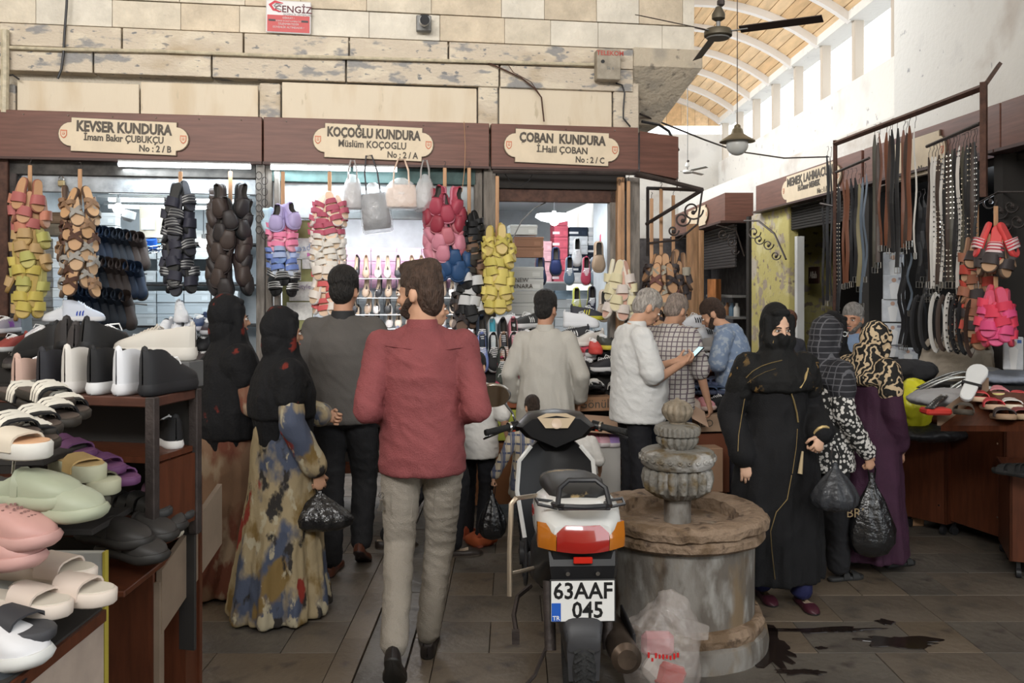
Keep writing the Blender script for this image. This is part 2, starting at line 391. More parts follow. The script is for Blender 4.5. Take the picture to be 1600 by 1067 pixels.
def shoe(kind, M, label, group=None, name=None, cat=None, joined=False, parent=None, **k):
    """a shoe of a kind; its meshes are shared between alike shoes"""
    key = (kind, joined, tuple(sorted((a, str(b)) for a, b in k.items())))
    if key not in PROTO:
        ps = list(globals()['parts_'+kind](**k))
        if joined:
            mb = MB(); ms = []
            for n_, b, mm in ps:
                o = len(mb.v); mb.v += b.v; mb.f += [[o+j for j in f] for f in b.f]; mb.m += [x+len(ms) for x in b.m]; ms += mm
            PROTO[key] = [(None, mb.mesh(kind, ms, 50))]
        else: PROTO[key] = [(n_, b.mesh(n_, mm, 50)) for n_, b, mm in ps]
        for _, me in PROTO[key]:
            bm = bmesh.new(); bm.from_mesh(me); bmesh.ops.recalc_face_normals(bm, faces=bm.faces); bm.to_mesh(me); bm.free()
    nm = name or {'sneaker':'sneaker','slide':'slide_sandal','clog':'clog','flat':'flat_shoe','boot':'ankle_boot'}[kind]
    if parent is not None: return link(nm, PROTO[key][0][1], parent, M)
    cc = cat or {'slide':'sandal','boot':'boot'}.get(kind, 'shoe')
    if joined:
        o = link(nm, PROTO[key][0][1]); o.matrix_world = M; return tag(o, label, cc, group)
    t = thing(nm, label, cc, M, group)
    for n_, me in PROTO[key]: link(n_, me, t)
    return t
BOXES = {}
def shoebox(M, label, colr=(.6,.6,.6), lid=None, size=(.3,.18,.11), group='shoe boxes', stripe=None, tagc=(.8,.8,.8), printing=None):
    key = (colr, lid, size, stripe, tagc)
    if key not in BOXES:
        x, y, z = size; l = min(.035, z*.3)
        b = MB().box((0,0,(z-l*.4)/2), (x*.975, y*.975, z-l*.4)); 
        ll = MB().box((0,0,z-l/2), (x, y, l), b=.003)
        e = MB().box((x*.28, -y*.4875-.0008, (z-l)*.5), (x*.22, .0016, (z-l)*.5)); 
        if stripe: e.box((-.05, -y*.4875-.0008, (z-l)*.5), (x*.5, .0016, (z-l)*.35), 1)
        BOXES[key] = (b.mesh('carton', [col(colr, .8)], 0), ll.mesh('lid', [col(lid or colr, .75)], 0), e.mesh('box_label', [col(tagc, .7), col(stripe or tagc, .7)], 0))
    t = thing('shoe_box', label, 'box', M, group)
    for n_, me in zip(('carton','lid','box_label'), BOXES[key]): link(n_, me, t)
    return t
# ------------------------------------------------------------------ figures: one continuous remeshed body, clothes as children
def remesh(mb, voxel, smooth=4, fold=None, decimate=None):
    me = bpy.data.meshes.new('tmp'); me.from_pydata(mb.v, [], mb.f); me.update()
    bm = bmesh.new(); bm.from_mesh(me); bmesh.ops.recalc_face_normals(bm, faces=bm.faces); bm.to_mesh(me); bm.free()
    o = bpy.data.objects.new('tmp', me); C.objects.link(o)
    m = o.modifiers.new('r', 'REMESH'); m.mode = 'VOXEL'; m.voxel_size = voxel
    s = o.modifiers.new('s', 'SMOOTH'); s.iterations = smooth; s.factor = .5
    bpy.context.view_layer.update()
    out = bpy.data.meshes.new_from_object(o.evaluated_get(bpy.context.evaluated_depsgraph_get()))
    bpy.data.objects.remove(o); bpy.data.meshes.remove(me)
    if fold:
        amp, scale = fold[0], Vector(fold[1]); n = len(out.vertices)
        co = np.empty(n*3, 'f'); out.vertices.foreach_get('co', co); co = co.reshape(-1, 3)
        nr = np.empty(n*3, 'f'); out.vertex_normals.foreach_get('vector', nr); nr = nr.reshape(-1, 3)
        d = np.empty(n, 'f'); nz = noise.noise; sx, sy, szz = scale; sh = fold[2] if len(fold) > 2 else .6
        for i in range(n):
            x, y, z = co[i]; v = nz(((x+z*sh)*sx, y*sy, z*szz)); u = nz((x*sx*2.3+5, y*sy*2.3, (z+x*.8)*szz*2.3))
            d[i] = (1-abs(v)*2.2)*.6+(1-abs(u)*2.2)*.3
        co += nr*(d*amp)[:, None]; out.vertices.foreach_set('co', co.ravel())
    return out
def blob(name, mb, voxel, mats, parent, smooth=4, fold=None, extra=None):
    me = remesh(mb, voxel, smooth, fold)
    if extra and extra.v:
        n = len(me.vertices); co = np.empty(n*3, 'f'); me.vertices.foreach_get('co', co)
        fs = [list(p.vertices) for p in me.polygons]; nf = len(fs)
        vs = [tuple(x) for x in co.reshape(-1, 3)]+extra.v; fs += [[n+j for j in f] for f in extra.f]
        bpy.data.meshes.remove(me); me = bpy.data.meshes.new(name); me.from_pydata(vs, [], fs)
        me.polygons.foreach_set('material_index', [0]*nf+extra.m)
    me.name = name
    me.materials.clear()
    for m in (mats if isinstance(mats, (list, tuple)) else [mats]): me.materials.append(m)
    if extra and extra.v: me.polygons.foreach_set('material_index', [0]*nf+extra.m)
    me.shade_smooth(); me.update()
    return link(name, me, parent)
def skinmat(k=0): return mat('skin%d' % k, [(.50,.28,.18),(.42,.22,.14),(.58,.36,.25)][k], .55, var=.06, vscale=12)
EYE = col((.75,.72,.68), .3); IRIS = col((.04,.025,.02), .2); LIP = col((.36,.14,.11), .5)
SHOEB = (.03,.025,.022)
def hand(pm, ex, wr, d, nrm, thumb, curl=.5, s=1., grip=None):
    """palm into pm (remeshed), fingers into ex; d towards the fingers, nrm out of the palm, thumb = +-1 times d x nrm"""
    wr = Vector(wr); d = Vector(d).normalized(); nrm = Vector(nrm); nrm = (nrm-d*nrm.dot(d)).normalized(); sd = d.cross(nrm)*thumb
    pm.cone2(wr-d*.02, wr+d*.035*s, .026*s, .034*s, 12, .55, nrm); pm.cone2(wr+d*.03*s, wr+d*.078*s, .034*s, .036*s, 12, .42, nrm)
    pm.cone2(wr+d*.015*s+sd*.012*s, wr+d*.045*s+sd*.032*s+nrm*.008, .018*s, .015*s, 10)
    for off, ln, cc in ((.029,.068,.9),(.010,.078,1.),(-.009,.073,1.05),(-.027,.056,1.15)):
        p = wr+d*.084*s+sd*off*s; q = [wr+d*.055*s+sd*off*.8*s, p]; a = curl*cc*.6; seg = (.45,.32,.25)
        for k in range(3):
            p = p+(d*cos(a)+nrm*sin(a))*ln*seg[k]*s+sd*off*.08*s; q.append(p); a += curl*cc*.9
        ex.tube(q, [.0085*s,.0092*s,.0085*s,.0078*s,.0058*s], 7)
    p = wr+d*.045*s+sd*.036*s; a = .35+curl*.4; q = [wr+d*.03*s+sd*.022*s, p]
    for k in range(2):
        p = p+(d*.75+sd*(.75-a*.9*k)+nrm*(.25+curl*.5)).normalized()*.031*s; q.append(p)
    ex.tube(q, [.0115*s,.0105*s,.0095*s,.007*s], 7)
def person(label, loc, rz, H, pose=None, skin=0, head=(0, 0, 0), lean=0., voxel=.009, hair=None, hands='LR', curl=.5, hand_dir=None, width=1., belly=0., beard=None, face=True, group=None, handn=None, name='person', shoes=None, shoe_kw=None):
    k = H/1.75
    t = thing(name, label, 'person', T(loc, rz, s=k), group)
    J = dict(hL=(-.09,0,.92), hR=(.09,0,.92), kL=(-.1,.02,.5), kR=(.1,.02,.5), aL=(-.1,-.01,.085), aR=(.1,-.01,.085),
             sL=(-.168,0,1.385), sR=(.168,0,1.385), eL=(-.215,-.03,1.12), eR=(.215,-.03,1.12), wL=(-.24,.06,.9), wR=(.24,.06,.9), neck=(0,-.01,1.478))
    if pose: J.update(pose)
    J = {a: Vector(b) for a, b in J.items()}
    Lm = Matrix.Translation((0,0,.93)) @ Matrix.Rotation(-lean, 4, 'X') @ Matrix.Translation((0,0,-.93))
    for a in ('sL','sR','neck'): J[a] = Lm @ J[a]
    if lean and not pose:
        for a in ('eL','eR','wL','wR'): J[a] = Lm @ J[a]
    Hm = Matrix.Translation(J['neck']) @ Euler((-lean*.4+head[1], head[2], head[0])).to_matrix().to_4x4()
    b = MB(); ex = MB(); W_ = width
    def tl(p): return Lm @ Vector(p)
    b.ball(tl((0,-.01,.95)), (.155*W_,.115,.13), 18); b.cone2(tl((0,0,.98)), tl((0,0,1.15)), .135*W_, .125*W_, 18, .8)
    b.ball(tl((0,.0,1.28)), (.16*W_,.115,.19), 18)
    b.cone2(tl((-.12*W_,-.005,1.38)), tl((.12*W_,-.005,1.38)), .06, .06, 14); b.cone2(tl((0,-.015,1.38)), J['neck']+Vector((0,0,.03)), .085, .052, 14)
    if belly: b.ball(tl((0,.05+belly*.3,1.08)), (.14*W_,.09+belly,.14), 18)
    for s_, q in (('L',-1), ('R',1)):
        b.cone2(J['h'+s_], J['k'+s_], .088, .056, 14); b.cone2(J['k'+s_], J['a'+s_], .054, .036, 14)
        an = J['a'+s_]
        if not shoes: b.cone2(an+Vector((0,-.03,-.035)), an+Vector((0,.13,-.05)), .034, .026, 12)
        b.cone2(J['s'+s_], J['e'+s_], .05, .038, 12); b.cone2(J['e'+s_], J['w'+s_], .038, .026, 12)
        if s_ in hands:
            d = (hand_dir or {}).get(s_) or (J['w'+s_]-J['e'+s_]); nn = (handn or {}).get(s_) or (-q, 0, -.05)
            hand(b, ex, J['w'+s_], d, nn, 1 if Vector(d).cross(Vector(nn)).dot(Vector((0,1,.3))) > 0 else -1, curl if not isinstance(curl, dict) else curl[s_], 1.)
    # head
    def hp(p): return Hm @ Vector(p)
    HR = Hm.to_3x3()
    b.ball(hp((0,-.005,.16)), (.075,.094,.105), 20, rot=HR); b.ball(hp((0,.02,.115)), (.063,.078,.095), 18, rot=HR)
    b.ball(hp((0,.05,.055)), (.042,.042,.036), 14, rot=HR); b.cone2(hp((0,-.012,-.05)), hp((0,-.008,.07)), .055, .055, 14)
    b.cone2(hp((0,.092,.15)), hp((0,.112,.108)), .007, .0135, 10)
    b.cone2(hp((-.03,.084,.152)), hp((.03,.084,.152)), .009, .009, 8)
    b.ball(hp((0,.09,.072)), (.024,.014,.014), 10, rot=HR)
    for q in (-1, 1): b.ball(hp((.076*q,-.005,.118)), (.008,.018,.031), 10, rot=HR); b.ball(hp((.04*q,.065,.105)), (.02,.02,.02), 10, rot=HR)
    if face:
        for q in (-1, 1):
            ex.ball(hp((.03*q,.089,.134)), (.0135,.0105,.0075), 10, 1, rot=HR); ex.ball(hp((.03*q,.098,.134)), (.0062,.0035,.0062), 8, 2, rot=HR); ex.tube([hp((.044*q,.091,.139)), hp((.03*q,.101,.1425)), hp((.016*q,.097,.138))], .0022, 5, 2)
            ex.tube([hp((.048*q,.084,.15)), hp((.032*q,.097,.156)), (hp((.014*q,.099,.151)))], .0035, 5, 2)
        ex.ball(hp((0,.1025,.0735)), (.021,.006,.0065), 10, 3, rot=HR)
    body = blob('body', b, voxel, [skinmat(skin), EYE, IRIS, LIP], t, 3, None, ex)
    if hair:
        h = MB(); style, hc = hair
        h.ball(hp((0,-.012,.188)), (.082,.1,.088), 18, rot=HR); h.ball(hp((0,-.045,.14)), (.074,.066,.092), 16, rot=HR)
        for q in (-1,1): h.cone2(hp((.07*q,.01,.17)), hp((.073*q,.022,.125)), .016, .007, 8)
        if style == 'swept': h.cone2(hp((0,.06,.245)), hp((0,-.06,.235)), .035, .05, 12); h.ball(hp((0,-.05,.105)), (.066,.056,.08), 14, rot=HR)
        if style == 'full': h.ball(hp((0,-.02,.2)), (.089,.1,.09), 18, rot=HR)
        hm = mat('hair_%g' % hc[0], hc, .6, var=.4, vscale=60, bump=.9, bscale=130, stretch=(1,1,.3))
        blob('hair', h, .007, hm, t, 2, (.002, (40,40,14)))
    if beard:
        h = MB(); h.ball(hp((0,.046,.050)), (.046,.045,.034), 14, rot=HR); h.cone2(hp((.06,.02,.1)), hp((.035,.07,.055)), .02, .018, 8); h.cone2(hp((-.06,.02,.1)), hp((-.035,.07,.055)), .02, .018, 8); h.cone2(hp((-.022,.099,.085)), hp((.022,.099,.085)), .006, .006, 8)
        blob('beard', h, .007, mat('hair_%g' % beard[0], beard, .6, var=.4, vscale=60, bump=.9, bscale=130), t, 2)
    t_ = dict(t=t, J=J, Lm=Lm, Hm=Hm, W=W_, k=k, belly=belly)
    if shoes:
        for s_ in 'LR':
            a = J['a'+s_]; M = T((a.x, a.y+.055, a.z-.085)) if s_ not in (shoe_kw or {}) else (Matrix.Translation(a) @ shoe_kw[s_] @ Matrix.Translation((0,.055,-.085)))
            shoe(shoes[0], M, '', parent=t, joined=True, name='shoe', **shoes[1])
    return t_
def ell(z, rx, ry, cy=0., cx=0., n=48, amp=0., q=9, ph=0., Lm=None):
    r = []
    for i in range(n):
        a = 2*pi*i/n; f = 1+amp*sin(q*a+ph)+amp*.6*sin((q*2+3)*a+ph*2.3)
        p = Vector((cx+rx*f*cos(a), cy+ry*f*sin(a), z)); r.append(Lm @ p if Lm is not None else p)
    return r
def shirt(p, m, hem=.86, sleeve=1., infl=.0, collar=None, fold=(.007,(9,9,16)), name='shirt', cuff=.0, voxel=.009, flare=0., cuffm=None):
    b = MB(); Lm, J, W_ = p['Lm'], p['J'], p['W']; bl = p['belly']; i = infl
    zs = [(hem, (.176+flare+i)*W_, .145+flare+i+bl*.4, bl*.4), (hem+.01, (.178+flare+i)*W_, .148+flare+i+bl*.4, bl*.4), (1.0, (.172+i)*W_, .142+i+bl*.62, bl*.62), (1.12, (.166+i)*W_, .136+i+bl*.6, bl*.6), (1.26, (.176+i)*W_, .136+i+bl*.12, bl*.12), (1.34, (.172+i)*W_, .122+i, 0), (1.40, .145*W_, .1, -.005), (1.44, .095, .08, -.01), (1.475, .062, .062, -.01)]
    zs = [z for z in zs if z[0] >= hem]
    b.loft([ell(z, rx, ry, cy, Lm=Lm) for z, rx, ry, cy in zs])
    b.cone2(Lm @ Vector((-.125*W_,-.004,1.365)), Lm @ Vector((.125*W_,-.004,1.365)), .078, .078, 16)
    for q in (-1,1): b.cone2(Lm @ Vector((.03*q,-.012,1.435)), Lm @ Vector((.145*q*W_,-.004,1.385)), .048, .058, 14)
    for s_ in 'LR':
        S_, E, W2 = J['s'+s_], J['e'+s_], J['w'+s_]
        if sleeve <= .6: b.cone2(S_, S_.lerp(E, sleeve/.55 if sleeve < .55 else 1.), .064+i, .064+i, 16)
        else:
            b.cone2(S_, E, .06+i, .049+i*.8, 16); b.cone2(E, E.lerp(W2, min(1, (sleeve-.5)*2)-.08), .049+i*.8, .037+i, 16)
    o = blob(name, b, voxel, m, p['t'], 3, fold)
    if collar:
        c = MB(); n_ = J['neck']
        c.loft([ell(z, rx, ry, -.006, n=24) for z, rx, ry in ((-.03,.074,.072),(.015,.066,.066),(.022,.062,.064),(.016,.06,.06),(-.03,.062,.06))], 0, False)
        oc = c.build('collar', collar, p['t'], 60); oc.matrix_local = Matrix.Translation(n_) @ Lm.to_3x3().to_4x4()
    return o
def trousers(p, m, infl=.0, end=.98, fold=(.007,(12,12,14)), voxel=.009, wide=0., name='trousers', belt=None):
    b = MB(); J = p['J']; W_ = p['W']
    b.ball((0,-.015,.93), (.168*W_+infl,.132+infl,.11), 20); b.loft([ell(.9,.162*W_+infl,.122+infl,-.01), ell(.98,.154*W_+infl,.115+infl+p['belly']*.35, p['belly']*.35)])
    for s_ in 'LR':
        h, k, a = J['h'+s_], J['k'+s_], J['a'+s_]; a2 = k.lerp(a, end)
        b.cone2(h, k, .1+infl, .071+infl+wide, 16); b.cone2(k, a2, .07+infl+wide, .058+infl+wide, 16)
    return blob(name, b, voxel, m, p['t'], 3, fold)
def robe(p, m, rings, sleeve=1., wide=.02, fold=(.008,(8,8,3)), name='dress', q=9, voxel=.01, top=True, sm=3):
    """rings: (z, rx, ry, cx, cy, fold amplitude) from hem up to the waist, then the upper body"""
    b = MB(); Lm, J, W_ = p['Lm'], p['J'], p['W']
    rr = [ell(z, rx, ry, cy, cx, 64, am, q, z*1.3) for z, rx, ry, cx, cy, am in rings]
    if top:
        for z, rx, ry in ((1.1,.172,.15),(1.25,.178,.145),(1.34,.175,.13),(1.41,.135,.1),(1.46,.08,.075)): rr.append(ell(z, rx*W_, ry, 0, 0, 64, .01, q, z, Lm))
    b.loft(rr)
    b.cone2(Lm @ Vector((-.12*W_,0,1.36)), Lm @ Vector((.12*W_,0,1.36)), .078, .078, 16)
    for s_ in 'LR':
        S_, E, W2 = J['s'+s_], J['e'+s_], J['w'+s_]
        b.cone2(S_, E, .06+wide*.3, .052+wide*.7, 16); b.cone2(E, E.lerp(W2, .93*sleeve), .052+wide*.7, .04+wide*1.2, 16)
    return blob(name, b, voxel, m, p['t'], sm, fold)
def scarf(p, m, z0=1.1, veil=False, name='headscarf', fold=(.007,(11,11,7)), drop=None, tail=None, tight=0.):
    b = MB(); Hm = p['Hm']; HR = Hm.to_3x3(); Lm = p['Lm']
    def hp(q): return Hm @ Vector(q)
    b.ball(hp((0,-.022,.165)), (.092-tight,.106,.122), 20, rot=HR); b.ball(hp((0,-.03,.07)), (.085,.085,.12), 18, rot=HR)
    for q in (-1,1): b.cone2(hp((.074*q,.03,.2)), hp((.066*q,.045,.05)), .022, .026, 12)
    b.cone2(hp((-.035,.055,.236)), hp((.035,.055,.236)), .018, .018, 10)
    b.cone2(hp((-.045,.045,.01)), hp((.045,.045,.01)), .045, .045, 12)
    if veil: b.cone2(hp((-.042,.05,.06)), hp((.042,.05,.06)), .052, .052); b.cone2(hp((0,.07,.05)), hp((0,.094,.088)), .045, .034); b.cone2(hp((-.06,.03,.075)), hp((.06,.03,.075)), .038, .038)
    rr = []
    for z, rx, ry, cy in ((z0,.17,.14,0),(z0+.02,.212,.182,0),((z0+1.4)/2,.228,.185,0),(1.35,.215,.16,0),(1.42,.155,.13,0),(1.48,.095,.1,0),(1.56,.08,.085,0)):
        rr.append(ell(z, rx*p['W'], ry, cy, 0, 56, .03 if z < 1.4 else 0, 7, z*2, Lm))
    b.loft(rr)
    b.cone2(Lm @ Vector((-.135,0,1.34)), Lm @ Vector((.135,0,1.34)), .112, .112, 18)
    for s_ in 'LR': b.cone2(p['J']['s'+s_], p['J']['s'+s_].lerp(p['J']['e'+s_], .45), .09, .085, 14)
    if drop: b.loft([ell(z, rx, ry, cy, cx, 40, .05, 6, z) for z, rx, ry, cx, cy in drop])
    return blob(name, b, .008, m, p['t'], 3, fold)
# ------------------------------------------------------------------ ground and shell
def structure(o, label=None): o['kind'] = 'structure'; return tag(o, label)
fm = MB().box((0, 6, -.06), (16, 26, .08)); M_floor = ramp_mat('stone_paving', [(.108,.089,.070), ('noise',1.1,.45,.65,(.145,.122,.098)), ('noise',5,.6,.72,(.075,.065,.055)), ('noise',.5,.5,.62,(.12,.085,.055))], .42, .35, 14)
M_floor2 = ramp_mat('stone_paving_grey', [(.112,.099,.083), ('noise',1.6,.45,.65,(.085,.075,.064)), ('noise',7,.6,.7,(.06,.05,.045))], .45, .35, 18)
M_floor3 = ramp_mat('stone_paving_brown', [(.118,.092,.066), ('noise',1.3,.45,.65,(.15,.12,.09)), ('noise',7,.6,.7,(.065,.052,.042))], .42, .3, 16)
floor = fm.build('floor', mat('mortar', (.07,.06,.05), .9), smooth=0); structure(floor)
# paving slabs, each a piece of the floor: rows of slabs either side of a long shallow channel
slabs = []
rs = random.Random(3); PV = {}
def slab(cx, cy, sx, sy, mi, rz=0):
    key = (round(sx, 2), round(sy, 2), mi)
    if key not in PV: PV[key] = MB().box((0,0,-.012), (sx-.0035, sy-.0035, .024), b=.0015).mesh('paving_slab', [(M_floor, M_floor2, M_floor3)[mi]], 0)
    o = link('paving_slab', PV[key], floor); o.location = (cx, cy, -.002+rs.random()*.0025); o.rotation_euler = (rs.uniform(-.0012,.0012), rs.uniform(-.0012,.0012), rz); slabs.append(o)
y = 2.4
while y < 7.3:
    h = .36
    for (xa, xb, wd) in ((-2.9, -.78, .53), (-.34, 2.1, .488), (2.1, 4.1, .5)):
        x = xa-(0 if int(y/h) % 2 else .25); 
        while x < xb-.05:
            a = max(x, xa); b_ = min(x+wd, xb)
            if b_-a > .06: slab((a+b_)/2, y+h/2, b_-a, h, rs.choice([0,0,1,2]) if xa < 2 else rs.choice([1,1,0]))
            x += wd
    y += h
for k in range(9):
    for (xc, ww) in ((-.72,.12),(-.395,.11)): slab(xc, 2.5+k*.6, ww, .6, 2)
    slab(-.555, 2.5+k*.6, .20, .6, 1)
for k in range(7): slab(1.0+k*.65-.6, 7.9, .65, 1.1, k % 2); slab(1.0+k*.65-.6, 9.0, .65, 1.1, 1); slab(1.0+k*.65-.6, 10.1, .65, 1.1, 0)
# wet stains on the floor
def blotch(px, py, rx, ry, seed, nm='water_stain'):
    c = G(px, py); q = random.Random(seed); pts = []; n = 40
    for i in range(n):
        a = 2*pi*i/n; f = .55+.55*abs(noise.noise((cos(a)*1.7+seed, sin(a)*1.7, seed*.7)))*2; pts.append((c.x+rx*f*cos(a), c.y+ry*f*sin(a)))
    b = MB(); b.loft([[(x,y_,.0015) for x, y_ in pts], [(c.x+(x-c.x)*.97, c.y+(y_-c.y)*.97, .0035) for x, y_ in pts]], 0)
    return b
wm = mat('wet_dirt', (.018,.012,.010), .16, var=.3)
for i, (px, py, rx, ry, lb) in enumerate([(1196,1010,.15,.24,'dark wet stain at the foot of the fountain'),(1405,1003,.22,.08,'dark wet splash on the paving right of the fountain'),(1290,985,.28,.04,'thin wet trail running along the paving'),(1385,972,.05,.04,'small wet spot above the dark splash'),(1255,1050,.1,.03,'wet streak on the paving at the bottom edge'),(1285,1013,.03,.015,'tiny wet drop on the paving beside the fountain')]):
    tag(blotch(px, py, rx, ry, i+1).build('water_stain', wm, smooth=0), lb, 'stain', 'wet stains on the paving')
# ---- stone wall above the shops
V0 = .04
def up_(u0, u1, z0, z1, v0, v1, nm, m, parent, b=.006, smooth=0):
    mb = MB().box(((u0+u1)/2, (v0+v1)/2, (z0+z1)/2), (u1-u0, v1-v0, z1-z0), b=b); return link(nm, mb.mesh(nm, [m] if not isinstance(m, list) else m, smooth), parent)
UL = su(-60); UR = su(1088)
U10 = su(1000); wall = MB().box(((UL+UR)/2, .5, 4.75), (UR-UL, .76, 2.5)).box(((UL+U10)/2, .5, 3.05), (U10-UL, .76, .9)).build('wall_back', mat('wall_mortar', (.55,.49,.40), .95, bump=.5), smooth=0); wall.matrix_world = SM
structure(wall)
rw = random.Random(5); z = sz(540, 55)
courses = [(z, .20), (z+.205, .24), (z+.45, .3)]
for ci, (zz, hh) in enumerate(courses):
    u = UL-(.2*ci)
    while u < UR:
        l = rw.uniform(.34, .56) if ci < 2 else rw.uniform(.45,.7); a, b_ = max(u, UL), min(u+l, UR)
        if b_-a > .05: up_(a+.0015, b_-.0015, zz+.0015, zz+hh-.0015, V0+rw.uniform(.0,.006), .2, 'stone', rw.choice([M_stone, M_stone2, M_stone2, M_stone3]), wall, .0025)
        u += l
u = UL
for (a, b_) in [(-60,-1),(0,190),(192,380),(382,545),(547,700),(702,990)]:
    up_(su(a), su(b_)-.004, sz(500,90)+.003, sz(500,57), -.005, .2, 'stone', M_plaster, wall, .004)
for (a, b_) in [(-60,145),(147,330),(332,540),(542,780),(782,990)]:
    up_(su(a), su(b_)-.004, sz(500,126), sz(500,90)-.002, .0, .2, 'stone', M_plaster, wall, .004)
# panels above the sign board, divided by stone strips
for (a, b_, m) in [(24,216,M_board),(218,403,M_board),(440,746,M_board),(781,958,M_board)]:
    up_(su(a), su(b_)-.003, 2.88, sz((a+b_)/2,129+(a-200)*.012), .03, .05, 'wall_panel', m, wall, .003)
for (a, b_) in [(-60,22),(405,438),(748,779),(960,1000)]: up_(su(a), su(b_)-.003, 2.86, sz((a+b_)/2,129), .02, .1, 'stone', M_plaster, wall, .008)
# corbelled corner
cb = MB(); pl = [(990,72),(1098,78),(1099,108),(1090,114),(1024,196),(1000,202),(990,202)]
u9, u10 = su(990), su(1098); zt_, zb_ = sz(1098,78), sz(1098,108)
cb.box(((u9+u10)/2, .44, (zt_+zb_)/2), (u10-u9, .88, zt_-zb_), b=.008, M=SM)
q0 = [(u9,.01,zb_),(u10-.01,.01,zb_),(u10-.01,.88,zb_),(u9,.88,zb_)]; e1 = SW(1030,196,.45); ue = (e1-SO).dot(SU); ze = e1.z
cb.loft([[SM @ Vector(x) for x in ((u9,.42,ze),(ue,.45,ze),(ue,.88,ze),(u9,.88,ze))], [SM @ Vector(x) for x in q0]])
o = cb.build('corbel', ramp_mat('corbel_stone', [(.52,.45,.35), ('noise',4,.5,.65,(.38,.34,.28)), ('noise',14,.62,.7,(.25,.22,.18))], .9, .6, 30), smooth=0); tag(o, 'stone corbel jutting out at the corner of the upper wall', 'corbel')
# ---- hall around and above the camera, so that daylight comes from where it should
for nm, c_, d_ in (('wall_left', (-5.2, 2, 2.8), (.2, 11, 5.8)), ('wall_front', (0, -3.4, 2.2), (11, .2, 4.4))):
    structure(MB().box(c_, d_).build(nm, M_stone, smooth=0))
structure(MB().box((0, 2.6, 5.75), (11, 9.6, .15)).build('ceiling', M_plaster, smooth=0))
# ---- right hand row: wall, clerestory and vault over the alley
M_whitewash = ramp_mat('whitewashed_plaster', [(.66,.65,.62), ('noise',2.5,.55,.7,(.58,.57,.55)), ('noise',9,.68,.72,(.35,.35,.36)), ('noise',1.2,.6,.7,(.50,.46,.42))], .9, .3, 20)
RWM = Matrix.Translation(RO) @ Matrix.Rotation(RA, 4, 'Z')   # local x along the row (away), local -y away from the aisle
def ru(px, v=0.): return (RW(px, 450, v)-Vector((0,0,CZ))-RO).dot(RU)
wr_ = MB(); pz = lambda px, py, v=0: RW(px, py, v).z
w1 = ru(1392, .12)
wr_.box(((-4+w1)/2, -.4, 4.1), (w1+4, .5, 3.0)); wr_.box((3.2, -.55, 2.9), (14.4, .4, .7))
wright = wr_.build('wall_right', M_whitewash, smooth=0); wright.matrix_world = RWM; structure(wright)
XE = 4.0; ZE = 4.8; ZS = 4.05
cw = MB().box((XE+.15, 12.4, (2.6+ZS)/2), (.3, 9.0, ZS-2.6)); ow = cw.build('wall_alley', M_whitewash, smooth=0); structure(ow)
for k in range(9):
    yy = 16.6-k*1.06
    MB_ = MB().box((XE+.1, yy, (ZS+ZE)/2), (.12, .09, ZE-ZS), b=.01); po = MB_.build('window_post', col((.46,.41,.35), .9), ow, 0)
structure(MB().box((XE+.12, 12.2, ZE+.04), (.3, 9.2, .12)).build('trim_1', M_whitewash, smooth=0))
structure(MB().box((.75, 12.2, ZE+.04), (.2, 9.2, .12)).build('trim_2', M_whitewash, smooth=0))
# vault: planks on white arched ribs
XC = 2.4; HS = 1.62; RISE = .56; RR = (HS*HS+RISE*RISE)/(2*RISE); ZC = ZE+RISE-RR; A0 = math.asin(HS/RR)
vault = thing('vaulted_roof', 'barrel vaulted timber roof over the alley with white arched ribs', 'roof')
M_plank = [mat('plank_%d' % i, c_, .6, var=.15, vscale=3, stretch=(4,.6,4)) for i, c_ in enumerate([(.66,.47,.27),(.70,.51,.31),(.62,.42,.23)])]
def arcp(a, r=RR): return (XC+r*sin(a), ZC+r*cos(a))
NP = 22; rv = random.Random(9)
ribs = [16.6-k*1.06 for k in range(9)]
for i in range(NP):
    a0 = -A0+2*A0*i/NP+.002; a1 = -A0+2*A0*(i+1)/NP-.002
    for (ya, yb) in zip(ribs[1:], ribs[:-1]):
        q = [arcp(a0, RR+.04), arcp(a1, RR+.04), arcp(a1, RR+.055), arcp(a0, RR+.055)]
        b = MB().loft([[(x, ya, z_) for x, z_ in q], [(x, yb, z_) for x, z_ in q]]); b.build('roof_plank', rv.choice(M_plank), vault, 0)
for yy in ribs:
    b = MB(); rings = []
    for k in range(19):
        a = -A0+2*A0*k/18; (x0, z0), (x1, z1) = arcp(a, RR-.05), arcp(a, RR+.04)
        rings.append([(x0, yy-.045, z0), (x0, yy+.045, z0), (x1, yy+.045, z1), (x1, yy-.045, z1)])
    b.loft(rings); b.build('rib', col((.70,.68,.66), .7), vault, 40)
bk = MB(); bk.loft([[(arcp(-A0+2*A0*k/14, RR+.06)[0], ya, arcp(-A0+2*A0*k/14, RR+.06)[1]) for k in range(15)]+[(arcp(-A0+2*A0*k/14, RR+.09)[0], ya, arcp(-A0+2*A0*k/14, RR+.09)[1]) for k in range(14,-1,-1)] for ya in (ribs[-1], ribs[0])]); bk.build('roof_backing', M_plank[2], vault, 0)  # added shell behind the planks, stops sky glowing through their gaps
